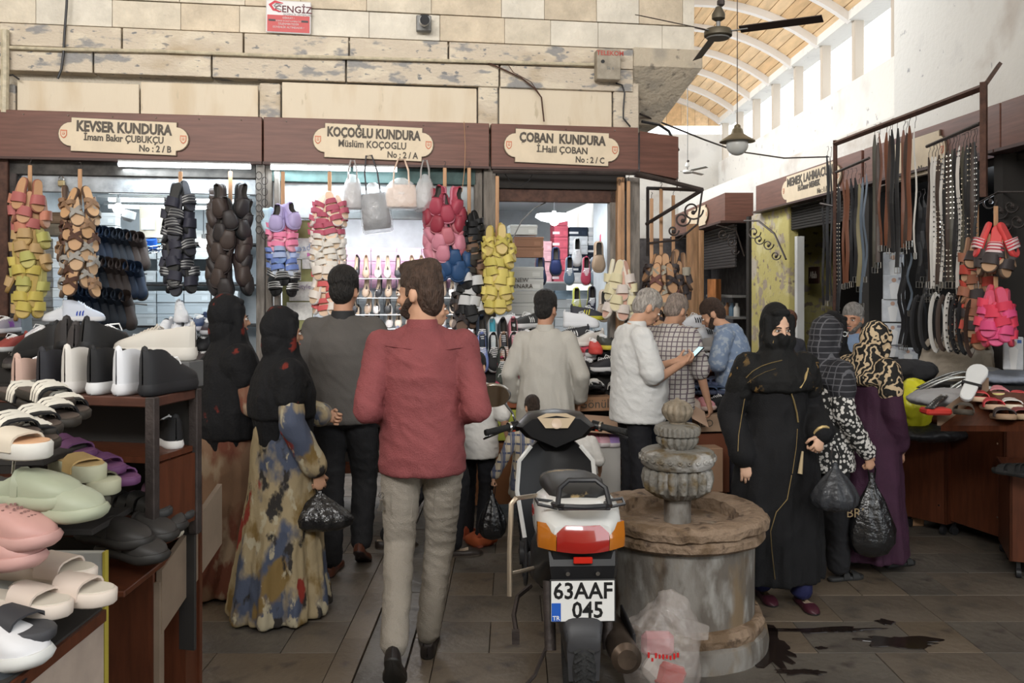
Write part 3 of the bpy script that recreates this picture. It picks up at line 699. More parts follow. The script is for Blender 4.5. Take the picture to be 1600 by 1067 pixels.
# gable end: boards above, white wall below
ge = MB(); gp = []
for k in range(13): gp.append(arcp(-A0+2*A0*k/12, RR))
for i in range(12):
    x0, x1 = gp[i][0], gp[i+1][0]; gb = MB().loft([[(x0+.003,16.65,ZE-.05),(x1-.003,16.65,ZE-.05),(x1-.003,16.65,gp[i+1][1]),(x0+.003,16.65,gp[i][1])],[(x0+.003,16.7,ZE-.05),(x1-.003,16.7,ZE-.05),(x1-.003,16.7,gp[i+1][1]),(x0+.003,16.7,gp[i][1])]]); gb.build('gable_board', M_plank[i % 3], vault, 0)
structure(MB().box((2.4, 16.9, 2.3), (4.2, .3, 4.6)).build('wall_far', M_whitewash, smooth=0))
structure(MB().box((.95, 12.5, 1.7), (.12, 8.4, 3.4)).build('wall_alley_left', M_whitewash, smooth=0))
# ------------------------------------------------------------------ sign boards (fascia) over the shops
FZ0, FZ1 = 2.555, 2.89
def local(o): o.matrix_world = SM; return o
def fascia(px0, px1, label, v=-.06, z0=FZ0, z1=FZ1):
    u0, u1 = su(px0, v), su(px1, v); t = thing('sign_board', label, 'sign', SM, 'brown sign boards over the shops')
    MB().box(((u0+u1)/2, v+.04, (z0+z1)/2), (u1-u0-.006, .08, z1-z0), b=.004).build('board', M_fascia, t, 0)
    MB().box(((u0+u1)/2, v+.035, z0-.009), (u1-u0-.006, .13, .018)).build('bottom_lip', M_fasciag, t, 0)
    n = int((u1-u0)/.3)
    for k in range(n): 
        MB().ball((u0+(k+.5)*(u1-u0)/n, v-.002, z1-.03), .006, 8).build('screw', M_chrome, t)
    return t
fascia(-70, 410, 'brown sign board over the leftmost shoe shop')
fascia(411, 765, 'brown sign board over the middle shoe shop')
fascia(767, 998, 'brown sign board over the shop with gold slides at its left')
t = thing('corner_sign_box', 'plain dark brown box at the right end of the sign boards', 'sign')
b = MB(); a1, a2 = SW(1000, 240, -.02), SW(1060, 240, .02); 
b.loft([[(a1.x, a1.y, 2.55), (a2.x, a2.y, 2.5), (a2.x+.0, a2.y+.35, 2.5), (a1.x, a1.y+.35, 2.55)], [(a1.x, a1.y, 2.87), (a2.x, a2.y, 2.84), (a2.x, a2.y+.35, 2.84), (a1.x, a1.y+.35, 2.87)]]).build('board', M_fascia, t, 0)
def plaque(M, w_, h_, lines, parent, label, emb=True):
    """ogee plaque: rectangle with rounded side lobes; local x right, y up, z out"""
    t = thing('shop_sign', label, 'sign', M, 'cream shop name plaques'); 
    hx, hy = w_*.405, h_/2; lob = h_*.36; pts = []
    def arc(cx, r, a0, a1, n=10): return [(cx+r*.95*cos(a0+(a1-a0)*k/n)*w_/h_*.28, r*sin(a0+(a1-a0)*k/n)) for k in range(n+1)]
    pts += [(-hx, -hy), (hx, -hy), (hx, -lob)]+arc(hx, lob, -pi/2, pi/2)+[(hx, hy), (-hx, hy)]+[(-x, y) for x, y in arc(hx, lob, pi/2, -pi/2)]
    q = []
    for p_ in pts:
        if not q or (abs(q[-1][0]-p_[0])+abs(q[-1][1]-p_[1])) > 1e-4: q.append(p_)
    MB().prism(q, 0, .012).build('rim', M_letterb, t, 0)
    MB().prism([(x*.985, y*.965) for x, y in q], .012, .018).build('plate', M_plaque, t, 0)
    for body, sz_, x, y, sx_ in lines: text(body, sz_, M_letter, t, T((x*w_, y*h_, .018)), .004, .0016 if sz_ < .08 else .0042, sx=sx_)
    if emb:
        for q_ in (-1, 1):
            e = MB(); e.prism([(x*1.0+q_*w_*.455, y) for x, y in ((-.022,.028),(.022,.028),(.022,-.01),(.012,-.026),(0,-.033),(-.012,-.026),(-.022,-.01))], .018, .021)
            e.build('crest', M_red, t, 0)
            MB().prism([(x*.75+q_*w_*.455, y*.75) for x, y in ((-.022,.028),(.022,.028),(.022,-.01),(.012,-.026),(0,-.033),(-.012,-.026),(-.022,-.01))], .0205, .0225).build('crest_field', M_plaque, t, 0)
            e2 = MB(); e2.box((q_*w_*.455, 0, .0235), (.016,.016,.002)); e2.box((q_*w_*.455, .017, .0235), (.022,.003,.002)); e2.build('crest_mark', M_red, t, 0)
            MB().box((q_*w_*.455, 0, .0252), (.008,.008,.002)).build('crest_mark', M_plaque, t, 0)
    return t
def plaque_on(pxc, pyc, pw, ph, lines, label):
    p = SW(pxc, pyc, -.062); s = F/p.y; M = Matrix.Translation(p) @ Matrix.Rotation(SA, 4, 'Z') @ Matrix.Rotation(pi/2, 4, 'X') @ Matrix.Rotation(R(-1.4), 4, 'Z')
    return plaque(M, pw/s, ph/s, lines, None, label)
plaque_on(195, 214, 194, 53, [('KEVSER KUNDURA', .104, 0, .235, .74), ('İmam Bakır ÇUBUKÇU', .070, 0, -.07, .80), ('No : 2 / B', .066, .24, -.33, .85)], 'cream plaque reading KEVSER KUNDURA on the brown board')
plaque_on(584, 223, 187, 54, [('KOÇOĞLU KUNDURA', .098, 0, .235, .70), ('Müslüm KOÇOGLU', .074, -.01, -.08, .82), ('No : 2 / A', .066, .24, -.34, .85)], 'cream plaque reading KOÇOĞLU KUNDURA on the brown board')
plaque_on(878, 231, 185, 53, [('ÇOBAN  KUNDURA', .100, 0, .235, .76), ('İ.Halil ÇOBAN', .072, 0, -.08, .9), ('No : 2 / C', .066, .24, -.34, .85)], 'cream plaque reading ÇOBAN KUNDURA on the brown board')
# ------------------------------------------------------------------ shop shells (interiors open to the hall)
M_in = mat('shop_inner_wall', (.50,.53,.55), .8, var=.08); M_inc = mat('shop_ceiling', (.6,.63,.65), .8)
def bx(mb, u0, u1, v0, v1, z0, z1, mi=0, b=0): mb.box(((u0+u1)/2, (v0+v1)/2, (z0+z1)/2), (abs(u1-u0), abs(v1-v0), abs(z1-z0)), mi, b); return mb
UA, UB, UC, UD, UE = su(15), su(418), su(760), su(985), su(1000)
sh = MB()
bx(sh, UA-.4, UE-.02, 2.7, 2.8, 0, 2.55); bx(sh, UA-.35, UA-.2, .05, 2.7, 0, 2.55); bx(sh, UB-.03, UB+.03, .1, 2.7, 0, 2.5); bx(sh, UC-.03, UC+.03, .1, 2.7, 0, 2.5); bx(sh, UD+.02, UD+.08, .12, 1.3, 0, 2.5)
structure(local(sh.build('wall_shop_inner', M_in, smooth=0)))
structure(local(bx(MB(), UA-.4, UE, .16, 2.8, 2.47, 2.52).build('ceiling_shop', M_inc, smooth=0)))
# lintels, shutter boxes and posts
def slab_thing(nm, lb, cat, px0, px1, z0, z1, v0, v1, m, b=.004):
    t = local(bx(MB(), su(px0, v0), su(px1, v0), v0, v1, z0, z1, 0, b).build(nm, m, smooth=0)); return tag(t, lb, cat)
slab_thing('shutter_box', 'dark dusty steel lintel over the leftmost shop', 'lintel', 14, 400, 2.44, 2.555, .0, .12, mat('dusty_dark_steel', (.06,.055,.05), .7, var=.5, vscale=9))
slab_thing('shutter_rail', 'pale worn metal rail under the lintel of the leftmost shop', 'rail', 34, 400, 2.32, 2.44, .03, .1, mat('worn_pale_rail', (.34,.36,.38), .7, var=.3, vscale=9))
slab_thing('shutter_box', 'green-grey steel lintel over the middle shop', 'lintel', 425, 745, 2.42, 2.555, .0, .12, mat('green_lintel', (.05,.09,.085), .6, var=.3))
slab_thing('shutter_rail', 'white painted header board over the middle shop window', 'rail', 440, 745, 2.15, 2.42, .04, .1, mat('header_white', (.42,.45,.46), .7, var=.12, vscale=12))
slab_thing('shutter_box', 'dark roller shutter casing over the shop with stacked white boxes', 'lintel', 776, 978, 2.40, 2.555, .0, .14, M_dark)
slab_thing('shutter_rail', 'brown wooden header below the dark shutter casing', 'rail', 780, 966, 2.30, 2.40, .03, .1, M_rust)
MWP = mat('weathered_post', (.17,.15,.13), .8, var=.35, vscale=14, bump=.4, stretch=(2,2,.3))
MWP2 = mat('weathered_post_pale', (.19,.17,.15), .8, var=.35, vscale=14, bump=.4, stretch=(2,2,.3))
for i, (px0, px1, m, v0, lb) in enumerate([(-8,12,M_rust,-.03,'dark brown steel post at the left end of the shops'),(13,26,M_iron,.0,'narrow dark steel post beside the left window frame'),(400,413,MWP2,-.03,'grey steel post left of the hanging pink clogs'),(414,425,MWP,.0,'dark recessed post between the two left shops'),(428,437,MWP2,-.02,'pale steel post behind the pink clogs'),(741,754,MWP,.0,'weathered dark post left of the gold slides'),(756,775,MWP,-.03,'wide weathered wooden post behind the gold slides'),(965,976,M_wood,-.03,'brown wooden post right of the narrow shop doorway'),(979,1000,MWP2,-.02,'pale weathered wood post at the corner of the shops'),(953,963,MWP2,.03,'grey plank door edge by the pizza patterned slides')]):
    slab_thing('shop_post', lb, 'post', px0, px1, 0, 2.56 if px0 < 960 else 2.5, v0, v0+.09, m, .006)
# tube lights under the boards
for (px0, px1, py, lb) in ((190,394,258,'lit tube light under the left sign board'),(425,548,264,'long lit tube light at the left under the middle sign board'),(553,620,264,'short lit tube light above the hanging handbags')):
    a, b_ = SW(px0, py, .0), SW(px1, py+1.5, .0); zt = 2.535
    t = thing('tube_light', lb, 'lamp', SM)
    u0, u1 = su(px0), su(px1); MB().cyl((u0, -.075, zt-.02), (u1, -.075, zt-.02), .017, n=10).build('tube', M_tube, t)
    MB().box(((u0+u1)/2, -.075, zt+.004), (u1-u0, .03, .012)).build('holder', M_white, t, 0)
    c_ = S((u0+u1)/2, -.09, zt-.05); area('tube_glow', c_, c_+Vector((0,.25,-1)), u1-u0, .06, 6*(u1-u0), (.82,.93,1))
# interior lights
def area_s(u, v, z, sx, sy, pw, c_=(.85,.94,1)):
    o = area('shop_light', S(u, v, z), S(u, v, 0), sx, sy, pw, c_); o.rotation_euler = (0, 0, SA)
area_s(su(250), 1.3, 2.43, 1.6, 1.4, 40); area_s(su(585), 1.4, 2.43, 1.2, 1.6, 66, (1,.97,.97)); area_s(su(870), .9, 2.43, .6, .8, 22, (.93,.97,1))
for (px, py, v, lb) in ((185,326,1.0,'round glowing bulb hanging in the left shop'),(318,380,2.3,'small glowing bulb far back in the left shop'),(866,345,.9,'glowing bulb under the ceiling of the narrow shop')):
    p = SW(px, py, v); t = thing('ceiling_bulb', lb, 'lamp', Matrix.Translation(p), None)
    MB().ball((0,0,0), .045, 14).build('bulb', M_bulb, t); MB().cyl((0,0,.03), (0,0,.09), .02, n=10).build('socket', M_grey, t); MB().cyl((0,0,.09), (0,0,max(.1, 2.46-p.z)), .004, n=6).build('cord', M_black, t)
    if px == 866: MB().lathe([(.16,.06),(.17,.03),(.12,0),(.03,-.02)], 24).build('diffuser', mat('glow_shade', (.95,.97,1), .5, emit=2.0), t)
    if px == 185: MB().lathe([(.05,.0),(.055,-.06),(.03,-.09)], 16, M=T((.1,0,-.02), 0, 0, .3)).build('shade', M_white, t)
for k, (px, py0, py1, vv) in enumerate([(560,470,375,0),(690,470,380,0)]):
    pass
for (px, u_, lb) in ((520,-.32,'left of the two long tube lights inside the middle shop'),(700,.22,'right of the two long tube lights inside the middle shop')):
    t = thing('tube_light', lb, 'lamp', SM); uc = su(585)+u_
    MB().cyl((uc, .5, 2.42), (uc+.0, 2.3, 2.42), .02, n=10).build('tube', M_tube, t); MB().box((uc, 1.4, 2.45), (.05, 1.8, .02)).build('holder', M_white, t, 0)
for k in range(3):
    t = thing('tube_light', ['nearest','middle','farthest'][k]+' of the three ceiling tube lights inside the left shop', 'lamp', SM); v = .9+.7*k
    MB().cyl((su(170, v), v, 2.42), (su(390, v), v, 2.42), .018, n=10).build('tube', M_tube, t); MB().box((su(280, v), v, 2.447), (1.4, .05, .02)).build('holder', M_white, t, 0)
# white slatted ceiling of the middle shop
t = thing('slatted_ceiling', 'glossy white slatted ceiling of the middle shop', 'ceiling', SM)
for k in range(14):
    v = .3+k*.17; bx(MB(), UB+.06, UC-.06, v, v+.15, 2.455, 2.468, 0, .003).build('slat', mat('gloss_white', (.7,.7,.72), .12), t, 0)
# ------------------------------------------------------------------ shelves with shoe boxes
rb = random.Random(21)
ORD = ['first','second','third','fourth','fifth','sixth','seventh','eighth','ninth','tenth','eleventh','twelfth','thirteenth','fourteenth']
def box_wall(u0, u1, v, z0, z1, cols, lb, grp, bw=.3, bh=.115, dp=.16, rot=0., jit=.01, stripe=None, skip=.04, M=None):
    """rows of boxes with their label end towards the hall"""
    M = M or SM; z = z0; ri = 0
    while z+bh <= z1+.01:
        u = u0; ci = 0
        while u == u0 or u+bw <= u1+.01:
            if rb.random() > skip:
                c_ = rb.choice(cols); L_ = M @ T((u+bw/2, v+rb.uniform(-jit, jit), z), rot+rb.uniform(-.02,.02))
                shoebox(L_, '%s, %s row up, %s from the left' % (lb, ORD[ri], ORD[min(ci, 13)]), c_, size=(bw-.006, dp, bh-.004), group=grp, stripe=stripe, tagc=tuple(min(1, x*1.2) for x in c_))
            u += bw; ci += 1
        z += bh; ri += 1
WB = [(.55,.60,.63),(.50,.56,.60),(.60,.63,.64)]; PB = [(.60,.36,.50),(.55,.32,.46)]
def shelf(u0, u1, v0, v1, z, lb, m=M_white, th=.02):
    return tag(local(bx(MB(), u0, u1, v0, v1, z-th, z, 0, .003).build('shelf', m, smooth=0)), lb, 'shelf', 'shelves inside the shops')
# left shop, back wall
box_wall(su(205, 2.4), su(410, 2.4), 2.4, 1.25, 1.62, WB, 'box on the lower back shelf, left shop', 'shoe boxes on the back wall of the left shop', .26, .115)
box_wall(su(205, 2.4), su(410, 2.4), 2.4, 1.68, 2.03, WB, 'box on the middle back shelf, left shop', 'shoe boxes on the back wall of the left shop', .26, .115)
box_wall(su(250, 2.4), su(410, 2.4), 2.4, 2.08, 2.2, [(.45,.46,.45)], 'grey box on the top back shelf', 'grey boxes on the top shelf', .28, .12)
for z, n_ in ((1.25,'lower'),(1.66,'middle'),(2.07,'top')): shelf(su(205, 2.4), su(412, 2.4), 2.3, 2.66, z, n_+' dark shelf on the back wall of the left shop', M_dark)
# left shop, left side: tall stack, boxes climbing to the back
box_wall(su(62, .5), su(92, .5), .5, .95, 2.0, [(.60,.60,.58),(.5,.52,.54)], 'pale box in the tall stack behind mustard slides', 'tall stack of boxes at the left window', .155, .075, .3)
box_wall(su(68, .6), su(98, .6), .6, 2.03, 2.2, [(.30,.20,.13),(.42,.36,.28)], 'brown carton on the tall stack', 'cartons on the tall stack', .2, .09, .3)
box_wall(su(148, 1.4), su(200, 1.4), 1.4, 1.95, 2.3, [(.50,.52,.52),(.58,.60,.60)], 'white box on the high left shelf', 'boxes above the boots', .2, .11)
box_wall(su(190, 1.9), su(225, 1.9), 1.9, 1.8, 2.12, [(.45,.38,.30),(.5,.46,.40)], 'beige carton beside the caged fan', 'beige cartons at the back', .14, .16)
shelf(su(140, 1.4), su(215, 1.4), 1.25, 1.6, 1.94, 'side shelf above the hanging boots', M_dark)
# boots hung in three rows
for r_, (px0, px1, py, v, n_) in enumerate([(150,226,392,1.2,8),(143,222,438,1.1,8),(92,205,480,.9,10)]):
    for k in range(n_):
        px = px0+(px1-px0)*k/(n_-1); p = SW(px, py+k*1.6, v+.1*k/n_)
        c_ = [(.012,.022,.045),(.02,.025,.035),(.05,.035,.03)][(k//3+r_) % 3]
        shoe('boot', Matrix.Translation(p) @ frame((0,0,0), (.25,-.5,-.85), (0,-.5,.85)), 'dark ankle boot in the %s hanging row, %s from the left' % (['top','middle','lowest'][r_], ORD[k]), 'dark ankle boots hung in rows', joined=True, up=c_)
for (py, v) in ((372,1.22),(420,1.12),(468,.95)):
    a, b_ = SW(140, py, v), SW(230, py+8, v+.1); tag(MB().cyl(a, b_, .008, n=8).build('boot_rail', M_grey), 'thin grey rail holding a row of dark boots, %s' % {372:'top',420:'middle',468:'bottom'}[py], 'rail')
# ventilation fan and bucket hanging
p = SW(240, 348, 1.6); t = thing('hanging_bucket', 'cream bucket with a torn label hanging at the ceiling of the left shop', 'bucket', Matrix.Translation(p))
MB().lathe([(.115,-.14),(.12,.13),(.125,.14),(.115,.14),(.11,-.12)], 24).build('shell', mat('cream_plastic', (.62,.56,.45), .5), t); MB().box((0,-.12,-.02), (.12,.006,.1)).build('torn_label', M_white, t, 0)
p = SW(238, 382, 1.5); t = thing('wall_fan', 'blue and chrome caged fan below the cream bucket', 'fan', Matrix.Translation(p) @ Matrix.Rotation(.35, 4, 'X'))
for k in range(16): a = 2*pi*k/16; MB().tube([(0,0,-.05),(.08*cos(a),.08*sin(a),-.055),(.15*cos(a),.15*sin(a),-.03),(.165*cos(a),.165*sin(a),.03)], .003, 4).build('guard_wire', M_chrome, t)
for z, r_ in ((.03,.165),(-.05,.1)): MB().tube([(r_*cos(2*pi*k/24), r_*sin(2*pi*k/24), z) for k in range(24)], .005, 5, closed=True).build('guard_ring', M_chrome, t)
MB().cyl((0,0,-.03), (0,0,.05), .045, n=14).build('motor', col((.02,.10,.45), .4), t)
for k in range(3): a = 2*pi*k/3; MB().ball((.07*cos(a),.07*sin(a),0), (.055,.03,.006), 10, rot=Matrix.Rotation(a, 3, 'Z')).build('blade', col((.05,.25,.5), .4), t)
# middle shop interior
box_wall(su(540, 2.4), su(735, 2.4), 2.45, 1.62, 2.05, PB, 'pink box behind the heels', 'pink boxes on the back wall of the middle shop', .26, .14, .1)
box_wall(su(520, 2.4), su(735, 2.4), 2.45, 1.02, 1.6, WB, 'white box low behind the middle counter', 'white boxes on the back wall of the middle shop', .26, .115, .12)
ph = random.Random(4)
for r_, (py, v) in enumerate([(422,2.25),(452,2.2),(478,2.15),(500,2.1)]):
    z = SW(600, py+13, v).z
    shelf(su(530, v), su(740, v), v-.1, v+.12, z, 'glass-white shelf with heels, number %s from the top, in the middle shop' % ['one','two','three','four'][r_], M_white, .008)
    for k in range(12):
        px = 538+k*17+ph.uniform(-2,2); p = SW(px, py+13, v-.02); c_ = ph.choice([(.015,.015,.018),(.45,.42,.40),(.30,.22,.16),(.5,.42,.34),(.02,.02,.02)])
        shoe('flat', Matrix.Translation((p.x, p.y, z)) @ Matrix.Rotation(pi+ph.uniform(-.2,.2), 4, 'Z') @ Matrix.Rotation(-.95, 4, 'X') @ Matrix.Translation((0,-.115,0)), 'heeled shoe on the %s back shelf, %s from the left' % (['top','second','third','lowest'][r_], ORD[k]), 'heeled shoes on the back shelves of the middle shop', joined=True, up=c_, heel=.05, L=.23, W=.075)
# left side wall of the middle shop: board with papers
t = thing('olive_panel', 'olive green door panel with papers pinned on it', 'panel', SM)
bx(MB(), su(441,.12), su(489,.12), .12, .15, .6, 2.14, 0, .004).build('panel', mat('olive_paint', (.24,.24,.10), .6, var=.15), t, 0)
for (x0, x1, y0, y1) in ((455,486,372,405),(450,470,406,438),(472,487,404,420),(452,489,440,470),(448,488,472,500)):
    bx(MB(), su(x0,.11), su(x1,.11), .108, .12, sz(470,y1,.11), sz(470,y0,.11)).build('paper', mat('paper_sketch', (.62,.61,.58), .8, var=.12, vscale=40), t, 0)
text('road', .07, col((.25,.3,.42), .7), t, T((su(472,.11), .107, sz(470,388,.11)), 0, pi/2, -.15)); text('lifestyle', .05, col((.25,.2,.3), .7), t, T((su(470,.11), .107, sz(470,448,.11)), 0, pi/2, 0))
MB().box((su(484,.1), .105, sz(470,398,.1)), (.04,.004,.03)).build('sticker', col((.5,.15,.35), .6), t, 0)
# narrow shop interior
CV = 1.75
for (py0, py1) in ((372,440),(455,525)): pass
zs1 = SW(900, 440, CV).z; shelf(su(835, CV), su(950, CV), CV-.2, CV+.3, zs1, 'upper white shelf in the narrow shop', M_white)
box_wall(su(862, CV), su(884, CV), CV, zs1, zs1+.66, [(.55,.10,.14)], 'red box in the narrow shop', 'red shoe boxes', .145, .165/1.5, .2, stripe=(.7,.6,.6), skip=0)
box_wall(su(886, CV), su(950, CV), CV, zs1, zs1+.55, [(.02,.03,.05),(.6,.62,.64)], 'black or white striped box', 'black and white shoe boxes', .19, .09, .2, stripe=(.7,.7,.7), skip=0)
box_wall(su(838, CV), su(860, CV), CV, zs1, zs1+.4, [(.62,.35,.38)], 'pink box beside the red ones', 'pink shoe boxes', .14, .1, .2, skip=0)
box_wall(su(836, CV), su(950, CV), CV+.1, 1.15, zs1-.09, [(.45,.53,.60),(.6,.63,.65),(.35,.48,.60)], 'pale blue box low in the narrow shop', 'blue and white boxes in the narrow shop', .2, .09, .16)
def hang(px, py, v, c_, so, kind='sneaker', lb='', rz=0., L=.27, **k):
    p = SW(px, py, v); M = Matrix.Translation(p) @ frame((0,0,0), (sin(rz), -.1, -cos(rz)), (0,-1,.1)); return shoe(kind, M, lb, 'shoes displayed on the shelf fronts of the narrow shop', L=L, up=c_, so=so, **k)
hang(901,395,1.5,(.6,.62,.62),(.62,.62,.62),lb='white sneaker hung at the upper shelf'); hang(868,409,1.45,(.02,.03,.10),(.05,.05,.05),lb='navy slip-on hung before the red boxes',kind='clog'); hang(844,424,1.4,(.02,.03,.08),(.04,.04,.05),lb='navy slip-on hung left, below the red boxes',kind='clog')
hang(889,424,1.4,(.10,.14,.2),(.6,.6,.6),lb='grey-blue sneaker hung sole outward on the upper shelf edge'); hang(915,424,1.4,(.40,.05,.09),(.62,.55,.55),lb='red sneaker hung on the upper shelf edge'); hang(928,424,1.4,(.25,.32,.4),(.6,.6,.6),lb='pale blue sneaker beside the red one')
hang(942,385,1.1,(.55,.04,.10),(.55,.05,.10),lb='bright red sneaker at the right side wall'); hang(900,472,1.3,(.5,.5,.1),(.5,.55,.4),lb='yellow and white sneaker hung in the doorway'); hang(924,470,1.3,(.03,.03,.05),(.5,.5,.05),lb='black and yellow sneaker hung in the doorway')
hang(935,402,.8,(.35,.25,.17),(.3,.2,.12),lb='tan slip-on shoe hanging at the right door side',kind='clog'); hang(943,478,.6,(.45,.36,.28),(.4,.32,.24),lb='beige sole hanging at the right door side',kind='clog')
# stacks at the left of the narrow shop
box_wall(su(792, .5), su(836, .5), .5, 1.0, 1.8, [(.50,.50,.48),(.44,.44,.42)], 'off-white box stacked left of the doorway', 'stack of off-white boxes', .3, .1, .2, skip=0)
box_wall(su(800, .6), su(836, .6), .6, 1.88, 2.06, [(.25,.13,.08)], 'brown box high in the narrow shop', 'brown boxes high in the narrow shop', .26, .088, .2, skip=0)
box_wall(su(794, .6), su(828, .6), .6, 2.07, 2.16, [(.55,.55,.52)], 'white box atop the brown ones', 'dark and white box', .24, .085, .2, skip=0)
text('NEW\nPENARA', .05, M_letter, thing('box_print', 'faded lettering on the stacked off-white boxes', 'lettering', SM), T((su(815,.4), .393, 1.66), 0, pi/2))
# ------------------------------------------------------------------ bunches of shoes hung on wooden slats
rq = random.Random(33)
def bunch(px, py0, pys, pye, which, specs, v=-.12, W=None, wpx=48, n=3, step=.088, slat_end=None, grp=None, spread=85, wall=SW, face=0.):
    """specs: list of (until fraction, description, kind, kwargs)"""
    top = wall(px, py0, v); sd = F/top.y
    t = thing('shoe_hanger', 'wooden slat on a hook holding '+which, 'slat', Matrix.Translation(top) @ Matrix.Rotation(SA, 4, 'Z'), 'wooden slats for hanging shoes')
    ln = ((slat_end or pye-30)-py0)/sd
    MB().box((0,0,-ln/2), (.028,.012,ln), b=.003).build('slat', M_wood, t, 0)
    MB().tube([(0,0,0),(0,0,.02),(.006,0,.03),(.008,0,.042),(0,0,.05),(-.008,0,.042)], .0025, 5).build('hook', M_iron, t)
    z0 = wall(px, pys, v).z; z1 = wall(px, pye, v).z; r = wpx/sd/2*.7; nt = max(1, int((z0-z1-.13)/step)); grp = grp or which
    for i in range(nt+1):
        fr = i/max(nt, 1); sp = [s_ for s_ in specs if fr <= s_[0]+1e-6][0]; zc = z0-.11-(z0-z1-.25)*fr
        for k in range(n):
            th = R(-spread+2*spread*(k+(.5 if i % 2 else 0)*.6)/(n-.6 if n > 1 else 1)+rq.uniform(-8, 8))+face; rr = r*(.55+.5*rq.random()) if sp[2] == 'slide' else r*.9
            o = Vector((sin(th), -cos(th), 0)); c = Vector((top.x, top.y, zc+rq.uniform(-.02,.02)))+o*rr
            y = Vector((o.x*.2+rq.uniform(-.3,.3), o.y*.2, -1)); M = Matrix.Translation(c) @ frame((0,0,0), y, o+Vector((0,0,rq.uniform(.05,.45))))
            kw = dict(sp[3]); cs = kw.pop('cols', None)
            if cs: kw.update(rq.choice(cs))
            shoe(sp[2], M, '%s, %s tier down, %s, %s' % (sp[1], ORD[min(i, 13)], ['far left','left','middle','right','far right'][int(round(k*4/(max(n-1,1))))], which), grp, joined=True, **kw)
TAN = [dict(up=(.28,.17,.10), so=(.10,.06,.04), foot=(.55,.33,.17)), dict(up=(.10,.05,.035), so=(.12,.07,.045), foot=(.50,.30,.16)), dict(up=(.35,.33,.30), so=(.15,.1,.07), foot=(.52,.34,.2))]
MUS = [dict(up=(.52,.42,.10), so=(.40,.30,.08), foot=(.50,.36,.12)), dict(up=(.45,.30,.14), so=(.35,.22,.08), foot=(.45,.30,.12)), dict(up=(.42,.40,.12), so=(.30,.26,.08), foot=(.48,.42,.14))]
PNK = [dict(up=(.50,.20,.13), so=(.35,.16,.1), foot=(.58,.33,.22)), dict(up=(.42,.13,.12), so=(.3,.12,.08), foot=(.5,.28,.15))]
BLK = [dict(up=(.02,.02,.025), so=(.02,.02,.022), foot=(.035,.035,.045), accent=(.35,.35,.35)), dict(up=(.03,.03,.045), so=(.010,.010,.011), foot=(.04,.04,.04))]
GLD = [dict(up=(.58,.48,.13), so=(.42,.33,.08), foot=(.55,.43,.16)), dict(up=(.50,.42,.10), so=(.40,.30,.08), foot=(.60,.46,.20))]
sk = dict(cross=True, L=.24)
def mk(cs, **k): return [dict(c, **k) for c in cs]
bunch(47, 258, 285, 505, 'bunch by the left post', [(.3, 'coral slide', 'slide', dict(cols=mk(PNK, L=.24))), (1, 'mustard slide', 'slide', dict(cols=mk(MUS, L=.23)))], wpx=52, slat_end=470)
bunch(125, 264, 292, 470, 'bunch of tan sandals', [(1, 'tan sandal', 'slide', dict(cols=mk(TAN, **sk)))], wpx=60, slat_end=430)
bunch(282, 268, 288, 468, 'striped black bunch', [(1, 'black striped slide', 'slide', dict(cols=mk(BLK, L=.24)))], wpx=48, slat_end=440)
bunch(360, 268, 295, 470, 'dark shoe bunch right of it', [(1, 'dark brown shoe', 'clog', dict(cols=[dict(up=(.03,.025,.025), so=(.010,.010,.011)), dict(up=(.055,.04,.035), so=(.03,.02,.02))], L=.25))], wpx=54, n=3, slat_end=440)
bunch(442, 268, 320, 475, 'pink and blue bunch', [(.1, 'lilac clog', 'clog', dict(cols=[dict(up=(.42,.36,.6), so=(.42,.36,.6)), dict(up=(.45,.6,.7), so=(.4,.55,.68))], L=.2)), (.4, 'pink two-strap sandal', 'slide', dict(up=(.75,.22,.36), so=(.78,.36,.46), two=True, L=.2)), (.7, 'blue strappy sandal', 'slide', dict(cols=[dict(up=(.15,.22,.5), so=(.5,.55,.65)), dict(up=(.35,.42,.62), so=(.2,.3,.55))], two=True, L=.19)), (1, 'black and white slide', 'slide', dict(up=(.014,.014,.015), so=(.010,.010,.011), accent=(.7,.7,.7), L=.2))], wpx=44, n=3, slat_end=440, v=-.14)
bunch(515, 268, 300, 500, 'white and red bunch', [(.3, 'pink and white sandal', 'slide', dict(up=(.45,.10,.15), so=(.75,.7,.66), foot=(.75,.55,.4), two=True, L=.2)), (.6, 'white sandal', 'slide', dict(cols=[dict(up=(.72,.68,.62), so=(.75,.72,.68), foot=(.62,.48,.34))], two=True, L=.2)), (1, 'red and white sandal', 'slide', dict(cols=[dict(up=(.6,.12,.12), so=(.75,.7,.66), foot=(.7,.5,.36), two=True, L=.2), dict(up=(.72,.66,.6), so=(.7,.66,.62), foot=(.65,.48,.34), L=.2)]))], wpx=60, n=4, slat_end=470, v=-.14)
bunch(695, 262, 296, 415, 'red patterned bunch', [(.5, 'dark red patterned slipper', 'clog', dict(cols=[dict(up=(.26,.03,.05), so=(.40,.14,.16)), dict(up=(.34,.05,.08), so=(.5,.18,.24))], L=.23)), (1, 'pink flowered slipper', 'clog', dict(cols=[dict(up=(.46,.14,.17), so=(.5,.22,.25)), dict(up=(.52,.2,.26), so=(.55,.25,.3))], L=.22))], wpx=50, n=3, slat_end=330, v=-.14)
bunch(706, 375, 378, 450, 'blue slippers below the red ones', [(1, 'navy blue slipper', 'clog', dict(cols=[dict(up=(.02,.06,.15), so=(.03,.07,.16))], L=.22))], wpx=50, n=4, slat_end=400, v=-.12)
